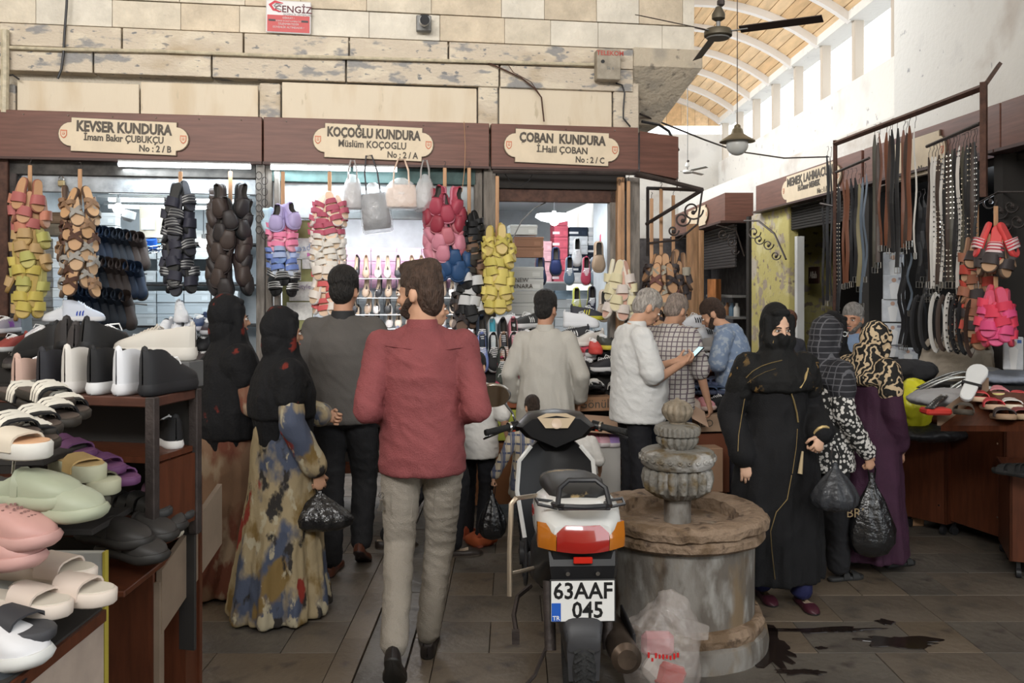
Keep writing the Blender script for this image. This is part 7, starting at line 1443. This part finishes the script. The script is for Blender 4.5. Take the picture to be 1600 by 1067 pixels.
def fan(px, py, d, r, lb, m1, m2, a0, tilt, drop):
    c = P(px, py, d); t = thing('ceiling_fan', lb, 'fan', Matrix.Translation(c) @ Matrix.Rotation(tilt, 4, 'Y'))
    k = r; MB().lathe([(.16*k,-.06*k),(.19*k,-.04*k),(.19*k,.02*k),(.17*k,.05*k),(.05*k,.07*k)], 28).build('motor', m1, t); MB().lathe([(.15*k,-.075*k),(.16*k,-.06*k)], 28).build('motor_cap', M_grey, t)
    MB().cyl((0,0,.05*k), (0,0,.2*k), .03*k, n=10).build('neck', M_grey, t); MB().lathe([(.03*k,.16*k),(.09*k,.2*k),(.09*k,.26*k),(.04*k,.36*k)], 18).build('canopy', m1, t); MB().tube([(0,0,.36*k),(.01*k,0,.5*k),(0,0,drop)], .018*k, 6).build('rod', M_grey, t)
    MB().box((.03*k,0,.42*k), (.1*k,.08*k,.1*k), b=.01).build('junction', M_iron, t, 0)
    for j in range(3):
        a = a0+2*pi*j/3; Mz = Matrix.Rotation(a, 4, 'Z')
        MB().box((.28*k,0,.01*k), (.26*k,.04*k,.01*k), M=Mz).build('blade_arm', M_grey, t, 0)
        MB().loft([[(.3*k,-.07*k,.035*k),(.3*k,.07*k,-.015*k),(.3*k,.07*k,-.005*k),(.3*k,-.07*k,.045*k)],[(1.38*k,-.08*k,.03*k),(1.38*k,.06*k,-.02*k),(1.38*k,.06*k,-.01*k),(1.38*k,-.08*k,.04*k)]], M=Mz).build('blade', m2, t, 0)
    return t
fan(1122, 52, 5.0, .42, 'dark three-bladed ceiling fan hanging at the top of the picture', mat('old_brass', (.10,.085,.06), .5, .4), mat('dark_blade', (.035,.022,.018), .5), pi/2, .02, 1.2)
fan(1074, 268, 11.5, .33, 'small pale ceiling fan deep in the alley', M_white, M_white, .9, 0, 1.7)
# ------------------------------------------------------------------ people
def at(px, s): p = P(px, HY, F/s); return (p.x, p.y, 0)
def hit(o, px, py, off=.003):
    bpy.context.view_layer.update(); Mi = o.matrix_world.inverted(); o0 = Mi @ Vector((0,0,CZ)); d = (Mi @ P(px, py, 5)-o0).normalized()
    ok, loc, nr, _ = o.ray_cast(o0, d); return (loc-d*off) if ok else None
def on(o, pts, off=.003): return [q for q in (hit(o, a, b, off) for a, b in pts) if q is not None]
M_bagk = mat('black_bag_plastic', (.012,.012,.013), .22, bump=.8, bscale=22, spec=.7)
def carrybag(top, w_, h_, m, lb, nm='plastic_bag', handle=.07, seed=1., flat=.75):
    t = thing(nm, lb, 'bag', Matrix.Translation(top)); b = MB(); rings = []
    for z, r in ((0,.06),(-.06,.08),(-.16,.2),(-.32,.52),(-.5,.82),(-.68,1),(-.84,.97),(-.95,.7),(-1,.25)):
        rings.append([(w_/2*r*cos(a)*(1+.05*sin(7*a+seed)*(1.4-abs(z))+.12*noise.noise((cos(a)*2+seed,sin(a)*2,z*3))), w_/2*flat*r*sin(a)*(1+.05*sin(9*a+seed)+.12*noise.noise((cos(a)*2,sin(a)*2+seed,z*3))), h_*z-handle*.3) for a in [2*pi*k/56 for k in range(56)]])
    b.loft(rings).build('bag_body', m, t, 180)
    for q in (-1, 1): MB().tube([(q*.012,0,-.05-handle*.3),(q*.02,.0,-.0),(q*.008,.01,handle*.35),(0,0,handle*.5)], .007, 6, flat=(1.4,.5)).build('handle', m, t)
    return t
# man in the red shirt
t = person('man in a dusty red shirt and light jeans walking away, head turned left', at(660, 362), .06, 1.735, dict(aL=(-.10,-.30,.20), kL=(-.10,.03,.52), aR=(.02,.12,.085), kR=(.075,.11,.50), eL=(-.232,-.10,1.12), wL=(-.11,.16,1.06), eR=(.238,-.10,1.12), wR=(.11,.16,1.06), sL=(-.175,0,1.385), sR=(.175,0,1.385)), skin=0, head=(1.05,-.08,0), voxel=.008, hair=('swept',(.055,.032,.022)), beard=(.05,.03,.022), shoes=('flat', dict(up=(.018,.014,.013), so=(.02,.018,.016), L=.29, W=.10, inner=(.05,.03,.02))), shoe_kw={'L': Matrix.Rotation(-.75, 4, 'X')})
M_shirt = mat('dusty_red_cloth', (.20,.052,.054), .8, var=.14, vscale=5, bump=.35, bscale=160); sh1 = shirt(t, M_shirt, .84, 1., .008, M_shirt, (.009,(7,7,12)), voxel=.0075, flare=.0)
M_jean = mat('light_grey_jeans', (.27,.24,.20), .85, var=.10, vscale=3, bump=.4, bscale=220); tr1 = trousers(t, M_jean, -.006, .98, (.008,(7,7,19)), .0075)
sm = on(sh1, [(602,540),(640,545),(700,546),(740,540)], .002); MB().tube(sm, .003, 4).build('yoke_seam', M_shirt, t['t'])
for pts in ([(605,560),(613,600),(600,660)],[(730,560),(722,610),(735,665)]):
    q = on(sh1, pts, .001)
    if len(q) > 1: MB().tube(q, .0025, 4).build('seam', M_shirt, t['t'])
for pts in ([(680,765),(678,800),(690,815),(706,808),(708,765)],[(610,770),(612,805),(626,818),(642,808),(645,770)]):
    q = on(tr1, pts, .002)
    if len(q) > 2: MB().tube(q, .003, 4, closed=False).build('back_pocket', M_jean, t['t'])
kp = next(q for q in [hit(tr1, x, 770, .02) for x in range(590, 660, 3)] if q is not None); tk = thing('key_bunch', 'bunch of keys hanging at the left hip of the man in red', 'keys', t['t'].matrix_world @ Matrix.Translation(kp))
for k in range(4): MB().box((.008*k-.012,-.006*k,-.05), (.012,.003,.05), b=.001, M=Matrix.Rotation(.2*k-.3, 4, 'Y')).build('key', M_chrome, tk, 0)
MB().tube([(.012*cos(a),0,.012*sin(a)-.01) for a in [2*pi*k/12 for k in range(12)]], .002, 5, closed=True).build('key_ring', M_chrome, tk)
# man in the dark grey polo
t = person('man in a dark grey polo shirt and black jeans seen from behind', at(537, 272), .0, 1.74, dict(aL=(-.06,-.06,.085), kL=(-.08,.04,.5), aR=(.09,.06,.15), kR=(.1,.14,.52), eL=(-.28,-.02,1.14), wL=(-.14,.2,1.0), eR=(.28,-.02,1.14), wR=(.14,.2,1.0)), skin=1, head=(-.15,-.1,0), hair=('full',(.012,.010,.009)), width=1.12, shoes=('flat', dict(up=(.10,.035,.02), so=(.03,.02,.02), L=.29, W=.10)), shoe_kw={'R': Matrix.Rotation(-.5, 4, 'X')})
M_polo = mat('charcoal_cloth', (.075,.068,.062), .85, var=.1, vscale=4, bump=.2, bscale=200); shirt(t, M_polo, .86, .45, .012, col((.015,.015,.016), .7), (.009,(6,6,9)), name='polo_shirt'); trousers(t, mat('black_denim', (.018,.018,.02), .85, var=.2, bump=.2, bscale=200), .004, .98)
# woman in the floral dress
M_floral = ramp_mat('floral_dress', [(.34,.27,.16), ('noise',4,.5,.56,(.07,.085,.13)), ('noise',5,.54,.6,(.20,.13,.045)), ('noise',9,.58,.63,(.03,.026,.024)), ('noise',4.4,.60,.63,(.24,.03,.02)), ('noise',11,.60,.64,(.42,.37,.26))], .8, .15, 90, (1,1,.6))
M_blk = ramp_mat('black_veil_red_print', [(.005,.005,.006), ('noise',7,.62,.66,(.13,.016,.010)), ('noise',30,.54,.6,(.005,.005,.006))], .85, .25, 70)
pd = dict(eR=(.22,.0,1.12), wR=(.20,.15,.84), eL=(-.24,.1,1.15), wL=(-.12,.28,1.1), aL=(-.08,.0,.085), aR=(.08,.05,.085))
t = person('woman in a floral dress and black headscarf carrying a black bag, left', at(441, 314), R(-62), 1.52, pd, skin=0, head=(.0,-.1,0), curl=1.5, hand_dir={'R': (.0,.15,-1)}, handn={'R': (-1,0,0)})
rings = [(.02,.26,.27,0,-.02,.10),(.05,.26,.27,0,-.02,.10),(.35,.225,.235,0,-.01,.07),(.7,.195,.19,0,0,.03),(.95,.185,.17,0,0,.01)]
dr = robe(t, M_floral, rings, .95, .025, (.010,(9,9,4))); sc2 = scarf(t, M_blk, 1.12, fold=(.010,(10,10,5)), drop=[(.92,.05,.12,.1,.0),(1.0,.12,.15,.05,.0),(1.2,.2,.17,0,0),(1.35,.2,.15,0,0)])
hm = t['t'].matrix_world if False else None
bpy.context.view_layer.update(); w_ = t['t'].matrix_world @ (t['J']['wR']+Vector((-.01,.015,-.085)))
bg1 = carrybag(w_+Vector((.0,-.0,-.0)), .32, .20, M_bagk, 'black plastic bag held low by the woman in the floral dress', flat=.5)
# woman behind her in the long black headscarf
M_brown = ramp_mat('brown_patterned_dress', [(.22,.13,.08), ('noise',5,.5,.58,(.15,.05,.03)), ('noise',8,.56,.64,(.30,.22,.15)), ('noise',3,.62,.68,(.10,.04,.03))], .85, .15, 90, (1,1,.5))
t = person('woman in a brown patterned dress and long black headscarf, leftmost of the people', at(360, 290), R(-55), 1.58, dict(eR=(.22,.06,1.12), wR=(.12,.24,1.05), eL=(-.24,.06,1.12), wL=(-.12,.24,1.05)), skin=0, head=(-.1,-.05,0))
robe(t, M_brown, [(.02,.25,.30,-.05,-.12,.10),(.05,.25,.29,-.05,-.11,.10),(.3,.21,.23,-.03,-.04,.07),(.6,.20,.21,0,0,.03),(.95,.19,.17,0,0,.01)], .95, .03, (.009,(9,9,4)))
scarf(t, M_blk, .9, fold=(.010,(9,9,4)), drop=[(.70,.04,.06,.10,-.02),(.8,.12,.12,.06,-.02),(1.0,.19,.17,0,-.02),(1.3,.2,.17,0,0)])
tl_ = MB(); tl_.loft([ell(z, rx, ry, cy, cx, 20, .05, 4) for z, rx, ry, cx, cy in ((.66,.01,.015,-.20,-.26),(.8,.03,.04,-.19,-.22),(1.0,.05,.07,-.17,-.17),(1.3,.06,.1,-.13,-.1),(1.42,.04,.05,-.1,-.05))]).build('scarf_tail', M_blk, t['t'], 180)
t = person('toddler in grey leggings and black sandals carried on the hip behind the leftmost woman', (at(345, 280)[0], at(345, 280)[1]+.05, .30), R(-40), .95, dict(hL=(-.09,0,.92), kL=(-.18,.22,.85), aL=(-.42,.16,.42), hR=(.09,0,.92), kR=(.2,.2,.85), aR=(.2,.15,.5)), skin=0, hair=('full',(.03,.02,.015)), voxel=.012, shoes=('slide', dict(up=(.02,.02,.02), so=(.03,.03,.03), two=True, L=.30, W=.12)))
shirt(t, col((.3,.06,.05), .8), .85, .5); trousers(t, col((.10,.11,.14), .8), 0, .8)
# man hidden behind the red shirt
t = person('man in dark clothes mostly hidden behind the man in the red shirt', at(676, 256), R(-75), 1.62, dict(aL=(-.08,-.28,.12), kL=(-.09,-.02,.5), aR=(.09,.12,.085), kR=(.09,.16,.5)), skin=0, hair=('short',(.03,.025,.02)), shoes=('flat', dict(up=(.03,.022,.018), so=(.12,.10,.08), L=.29, W=.10)))
shirt(t, col((.04,.04,.05), .8), .86, 1.); trousers(t, col((.015,.015,.018), .85))
# boy in the white t-shirt
t = person('boy in a white t-shirt and black trousers to the right of the man in red', at(745, 247), R(-10), 1.22, dict(aL=(-.12,.15,.085), kL=(-.12,.2,.5), aR=(.05,-.05,.085), kR=(.07,.08,.5), eR=(.26,-.06,1.15), wR=(.28,.1,.93)), skin=0, head=(-.2,-.1,0), hair=('short',(.012,.010,.009)), shoes=('sneaker', dict(up=(.35,.07,.03), so=(.3,.08,.05), L=.26, W=.1)), width=1.05)
shirt(t, mat('white_cotton', (.56,.54,.51), .85, var=.05, bump=.2, bscale=180), .80, .45, .01, col((.5,.48,.45), .8), (.009,(8,8,14)), name='tshirt'); trousers(t, col((.014,.014,.017), .85), -.004, .98)
heap('cloth_bundle', 'small orange-red bundle on the floor at the boy\'s feet', 'cloth', (G(752,852).x, G(752,852).y, .04), (.10,.07,.045), col((.40,.09,.03), .8), 2., .3)
# man in the white kaftan
M_kaf = mat('pale_kaftan_cloth', (.42,.40,.36), .85, var=.05, vscale=3, bump=.2, bscale=180)
t = person('man in a pale collarless long shirt standing at the narrow shop', at(852, 226), R(-8), 1.60, dict(eL=(-.27,-.03,1.12), wL=(-.26,.10,.92), eR=(.27,-.03,1.12), wR=(.25,.12,.92)), skin=1, head=(-.35,-.12,0), hair=('full',(.014,.012,.011)), width=1.1)
robe(t, M_kaf, [(.20,.27,.22,0,0,.05),(.22,.27,.22,0,0,.05),(.6,.235,.19,0,0,.03),(.95,.21,.165,0,0,.015)], .97, .015, (.010,(8,8,3.5)), 'long_shirt')
c = MB(); c.loft([ell(z, rx, ry, -.006, n=24) for z, rx, ry in ((-.03,.074,.072),(.02,.064,.064),(.02,.058,.058),(-.03,.062,.06))], 0, False); oc = c.build('collar', M_kaf, t['t'], 60); oc.location = t['J']['neck']
# little boy in the plaid shirt
M_plaid = bpy.data.materials.new('plaid_flannel'); M_plaid = ramp_mat('plaid_flannel2', [(.42,.36,.27), ('X',3.2,.5,.56,(.10,.11,.16)), ('Z',3.2,.86,.9,(.07,.08,.13)), ('X',6.4,.93,.96,(.3,.26,.2))], .85)
t = person('little boy in a plaid shirt behind the scooter holding a black bag', at(832, 256), R(15), .97, dict(eL=(-.30,.0,1.12), wL=(-.42,.06,.86), eR=(.28,-.02,1.12), wR=(.26,.1,.9), aL=(-.1,-.1,.085)), skin=0, head=(.1,-.15,0), hair=('short',(.035,.022,.015)), curl=1.4, hand_dir={'L': (-.2,.1,-1)}, width=1.15, shoes=('sneaker', dict(up=(.03,.03,.03), so=(.1,.1,.1), L=.27, W=.1)))
shirt(t, M_plaid, .72, 1., .015, M_plaid, (.008,(8,8,8)), flare=.03); trousers(t, col((.02,.02,.022), .85))
bpy.context.view_layer.update(); carrybag(t['t'].matrix_world @ (t['J']['wL']+Vector((-.02,.01,-.11))), .17, .30, M_bagk, 'black plastic bag hanging from the little boy\'s hand', seed=3., flat=.8)
# small child at the right of the scooter
t = person('small child in a white top mostly hidden behind the scooter bars', at(905, 250), R(-20), .84, dict(eR=(.27,.02,1.12), wR=(.22,.22,.95)), skin=0, hair=('full',(.03,.02,.015)), width=1.05)
shirt(t, MATS['white_cotton'], .7, .5, .012, None, name='tshirt'); trousers(t, col((.45,.04,.03), .8))
# man with the phone
t = person('grey-haired man in a white t-shirt looking down at his phone', at(990, 236), R(-78), 1.64, dict(eR=(.25,.06,1.10), wR=(.10,.31,1.19), eL=(-.25,.10,1.10), wL=(-.06,.34,1.20), neck=(0,.03,1.475)), skin=0, head=(.0,-.55,0), hair=('short',(.34,.31,.28)), belly=.07, width=1.15, curl=.9, hand_dir={'R': (-.25,.85,.2), 'L': (.2,.85,.2)}, handn={'R': (-.5,-.2,.8), 'L': (.5,-.2,.8)}, voxel=.0085)
M_tee = mat('white_jersey', (.60,.60,.59), .85, var=.04, bump=.2, bscale=150); shirt(t, M_tee, .80, .46, .015, M_tee, (.010,(8,8,13)), name='tshirt'); trousers(t, col((.012,.012,.015), .85), -.004)
bpy.context.view_layer.update(); Mw = t['t'].matrix_world; ph_ = Mw @ Vector((.0,.46,1.25)); th = thing('phone', 'smartphone with a lit screen in the hands of the man in the white t-shirt', 'phone', Matrix.Translation(ph_) @ Mw.to_3x3().normalized().to_4x4() @ Matrix.Rotation(.75, 4, 'X'))
MB().box((0,0,0), (.075,.15,.010), b=.003).build('case', M_black, th, 0); MB().box((0,0,.0055), (.068,.138,.002)).build('screen', mat('screen_glow', (.45,.68,.72), .2, emit=.9), th, 0)
# man in the checked shirt
M_chk = ramp_mat('small_check_cloth', [(.48,.45,.42), ('X',9,.86,.93,(.13,.10,.12)), ('Z',9,.86,.93,(.13,.10,.12))], .85)
t = person('man in a finely checked shirt bending over the corner stall', at(1042, 222), R(-35), 1.62, dict(eR=(.26,.02,1.12), wR=(.28,.12,.90), neck=(0,.04,1.46)), skin=0, head=(-.2,-.5,0), hair=('short',(.25,.2,.17)), lean=.06, width=1.12)
shirt(t, M_chk, .84, .5, .014, M_chk, name='checked_shirt'); trousers(t, col((.02,.025,.04), .85), .005)
# bearded man in the blue shirt
M_blu = ramp_mat('pale_blue_print', [(.19,.25,.36), ('noise',26,.52,.6,(.33,.38,.45))], .85)
t = person('bearded man in a light blue patterned shirt bending left over the stall', at(1150, 206), R(62), 1.60, dict(eL=(-.24,.10,1.14), wL=(-.2,.34,1.06), eR=(.24,.10,1.14), wR=(.15,.32,1.06), neck=(0,.06,1.45)), skin=0, head=(.15,-.5,0), hair=('short',(.05,.03,.02)), beard=(.05,.032,.024), lean=.12)
shirt(t, M_blu, .84, .5, .012, M_blu, name='printed_shirt'); trousers(t, col((.03,.03,.04), .85))
# woman in the black abaya
M_aba = mat('black_abaya_cloth', (.005,.005,.006), .85, var=.2, bump=.2, bscale=120); M_gold = mat('gold_trim', (.45,.33,.15), .5, .4)
M_veil = ramp_mat('black_veil_gold_print', [(.005,.005,.005), ('noise',22,.62,.66,(.22,.13,.04)), ('noise',3,.42,.52,(.005,.005,.005))], .8, .2, 80)
t = person('woman in a black robe with gold trim and veil, walking towards the camera', at(1213, 300), pi+.12, 1.53, dict(eL=(-.25,-.04,1.10), wL=(-.17,.22,1.02), eR=(.27,-.04,1.10), wR=(.235,.10,.86), aL=(-.11,.10,.085), aR=(.07,-.05,.085), kL=(-.11,.1,.5)), skin=2, head=(.0,-.10,0), curl=dict(L=1.3, R=.35), hand_dir={'L': (.35,.35,-.75), 'R': (-.1,.05,-1)}, handn={'L': (.3,-1,-.2), 'R': (-.3,-1,0)}, voxel=.0065, shoes=('flat', dict(up=(.05,.012,.02), so=(.02,.02,.02), L=.26)))
trousers(t, mat('dark_blue_trousers', (.012,.014,.06), .7), .005, .98)
ab = robe(t, M_aba, [(.14,.30,.21,.02,0,.07),(.17,.30,.21,.02,0,.07),(.4,.28,.20,.01,0,.05),(.8,.25,.19,0,0,.03),(.95,.225,.18,0,0,.015)], .96, .03, (.011,(7,7,3)), 'abaya')
vs = scarf(t, M_veil, 1.24, veil=True, fold=(.009,(10,10,8)), name='veil', tight=.006)
for pts, r_ in (([(1224,588),(1232,604),(1240,625),(1245,645),(1247,660)],.014),([(1172,594),(1163,625),(1158,655),(1154,680),(1153,705)],.004),([(1237,742),(1230,780),(1213,800),(1204,830),(1206,860),(1211,905)],.005),([(1246,670),(1244,700),(1238,740)],.004)):
    q = on(ab, pts, .003)
    if len(q) > 1: MB().tube(q, r_, 6, flat=(1,.35)).build('gold_trim', M_gold, t['t'])
for pts, r_ in (([(1166,590),(1176,580),(1190,572),(1205,567),(1222,563)],.008),([(1168,598),(1182,588),(1196,581),(1212,576)],.004),([(1262,575),(1258,592),(1250,606)],.007),([(1213,512),(1209,522),(1208,536)],.004)):
    q = on(vs, pts, .002)
    if len(q) > 1: MB().tube(q, r_, 6, flat=(1,.35)).build('gold_embroidery', M_gold, t['t'])
bpy.context.view_layer.update(); wl = t['t'].matrix_world @ t['J']['wL']
MB().tube([t['J']['wL']+Vector((.045*cos(a),.03*sin(a)+.01,.045*sin(a))) for a in [2*pi*k/14 for k in range(14)]], .010, 6, closed=True).build('gold_cuff', M_gold, t['t'])
carrybag(wl+Vector((.03,-.11,-.09)), .23, .24, mat('grey_black_plastic', (.035,.037,.042), .3, bump=.8, bscale=20), 'dark grey plastic bag held by the woman in the black robe', seed=5., handle=.10, flat=.8)
q = on(ab, [(1254,705),(1250,740)], .03)
if len(q) > 1: MB().tube([q[0], q[1]], [.006,.014], 8).build('tassel', col((.42,.33,.2), .8), t['t'])
# woman in the polka dotted blouse
M_dot = ramp_mat('dotted_blouse', [(.60,.58,.55), ('cell',42,.44,.5,(.02,.02,.02))], .8)
t = person('woman in a black and white dotted blouse behind the woman in the black robe', at(1286, 279), R(-72), 1.46, dict(eR=(.24,-.02,1.12), wR=(.22,.18,.86), eL=(-.22,.05,1.12), wL=(-.15,.2,1.0), aR=(.08,.06,.085), aL=(-.08,-.2,.12)), skin=0, head=(0,-.3,0), curl=1.4, hand_dir={'R': (0,.2,-1)}, shoes=('slide', dict(up=(.02,.02,.02), so=(.03,.03,.03), L=.27, two=True)))
shirt(t, M_dot, .74, 1., .02, None, (.010,(8,8,10)), name='dotted_blouse', flare=.02); trousers(t, col((.012,.012,.014), .85), .01, .94, wide=.005); scarf(t, ramp_mat('grey_check_scarf', [(.02,.02,.024), ('X',8,.92,.96,(.10,.10,.11)), ('Z',8,.92,.96,(.10,.10,.11))], .8), 1.3, fold=(.008,(10,10,8)))
bpy.context.view_layer.update(); carrybag(t['t'].matrix_world @ (t['J']['wR']+Vector((0,.03,-.10))), .26, .46, M_bagk, 'large glossy black bag hanging from the dotted blouse woman\'s hand', seed=7., flat=.5); 
bb_ = [o for o in bpy.data.objects if o.get('label','').startswith('large glossy black bag')][0]; q = hit(bb_.children[0], 1340, 802, .004)
if q is not None: text('BRR', .07, col((.30,.22,.12), .4), bb_, T(q, 0, pi/2), .001)
# woman in the purple robe with the leopard headscarf
M_pur = mat('dark_purple_cloth', (.040,.012,.030), .8, var=.15, bump=.2, bscale=120); M_leo = ramp_mat('black_beige_swirl_scarf', [(.012,.011,.010), ('swirl',7.5,.62,.7,(.50,.38,.24))], .75)
t = person('woman in a dark purple robe and a black and beige patterned headscarf', at(1356, 268), R(-66), 1.45, dict(eR=(.22,.0,1.10), wR=(.17,.10,.86), eL=(-.2,.08,1.12), wL=(-.15,.25,1.0), aR=(.08,.16,.085), neck=(0,.03,1.44)), skin=0, head=(.0,-.35,0), curl=.5, hand_dir={'R': (0,.3,-1)}, shoes=('slide', dict(up=(.03,.03,.03), so=(.02,.02,.02), L=.27, two=True)), width=1.1)
robe(t, M_pur, [(.10,.29,.27,0,-.03,.06),(.13,.29,.27,0,-.03,.06),(.4,.26,.24,0,-.02,.04),(.8,.23,.20,0,0,.02),(.95,.22,.18,0,0,.01)], .95, .03, (.010,(7,7,3)), 'purple_robe'); scarf(t, M_leo, 1.28, fold=(.009,(11,11,8)))
# woman with the ring patterned scarf, grey-haired man, seller, far head
t = person('woman in a black headscarf with white rings, only her head and shoulders in view', at(1303, 246), R(-80), 1.46, dict(eR=(.22,.05,1.12), wR=(.15,.25,1.0)), skin=0, head=(0,-.1,0))
robe(t, M_aba, [(.05,.26,.22,0,0,.05),(.08,.26,.22,0,0,.05),(.95,.2,.17,0,0,.01)], .95, .02); sr = scarf(t, M_aba, 1.15, fold=(.008,(10,10,8)))
for (px, py, r_) in ((1294,540,4),(1309,515,4.5),(1320,522,3.5),(1322,539,4),(1300,524,3.5)):
    q = on(sr, [(px+r_*cos(2*pi*k/12), py+r_*sin(2*pi*k/12)) for k in range(12)], .002)
    if len(q) > 8: MB().tube(q, .0035, 5, closed=True).build('printed_ring', M_white, t['t'])
t = person('old man with grey hair and moustache looking out between the headscarves', at(1333, 222), R(150), 1.52, dict(), skin=1, head=(-.2,-.05,0), hair=('short',(.22,.21,.20)), beard=(.16,.15,.14))
shirt(t, col((.16,.22,.33), .8), .84, 1., .01, col((.16,.22,.33), .8)); trousers(t, col((.03,.03,.04), .85))
M_bge = mat('beige_knit', (.36,.31,.25), .85, bump=.2, bscale=150)
t = person('seller in a beige polo shirt bending behind the hanging belt loops', at(1494, 216), R(160), 1.52, dict(eL=(-.26,.06,1.10), wL=(-.15,.3,.98), eR=(.26,.06,1.10), wR=(.15,.3,.98), neck=(0,.05,1.46)), skin=0, head=(0,-.6,0), hair=('full',(.03,.025,.02)), lean=.15, width=1.15)
shirt(t, M_bge, .84, .45, .015, M_bge, name='polo_shirt'); trousers(t, col((.03,.03,.035), .85))
t = person('person with reddish hair far behind the veiled woman, only the head showing', at(1229, 178), R(20), 1.42, dict(), skin=0, hair=('full',(.12,.05,.03)), voxel=.014)
shirt(t, col((.05,.05,.06), .8), .84, 1., voxel=.014); trousers(t, col((.03,.03,.04), .85), voxel=.014)
bpy.context.view_layer.update()
print('objects', len(bpy.data.objects), 'tris', sum(len(p.vertices)-2 for m in bpy.data.meshes for p in m.polygons) if len(bpy.data.meshes) < 5000 else '')
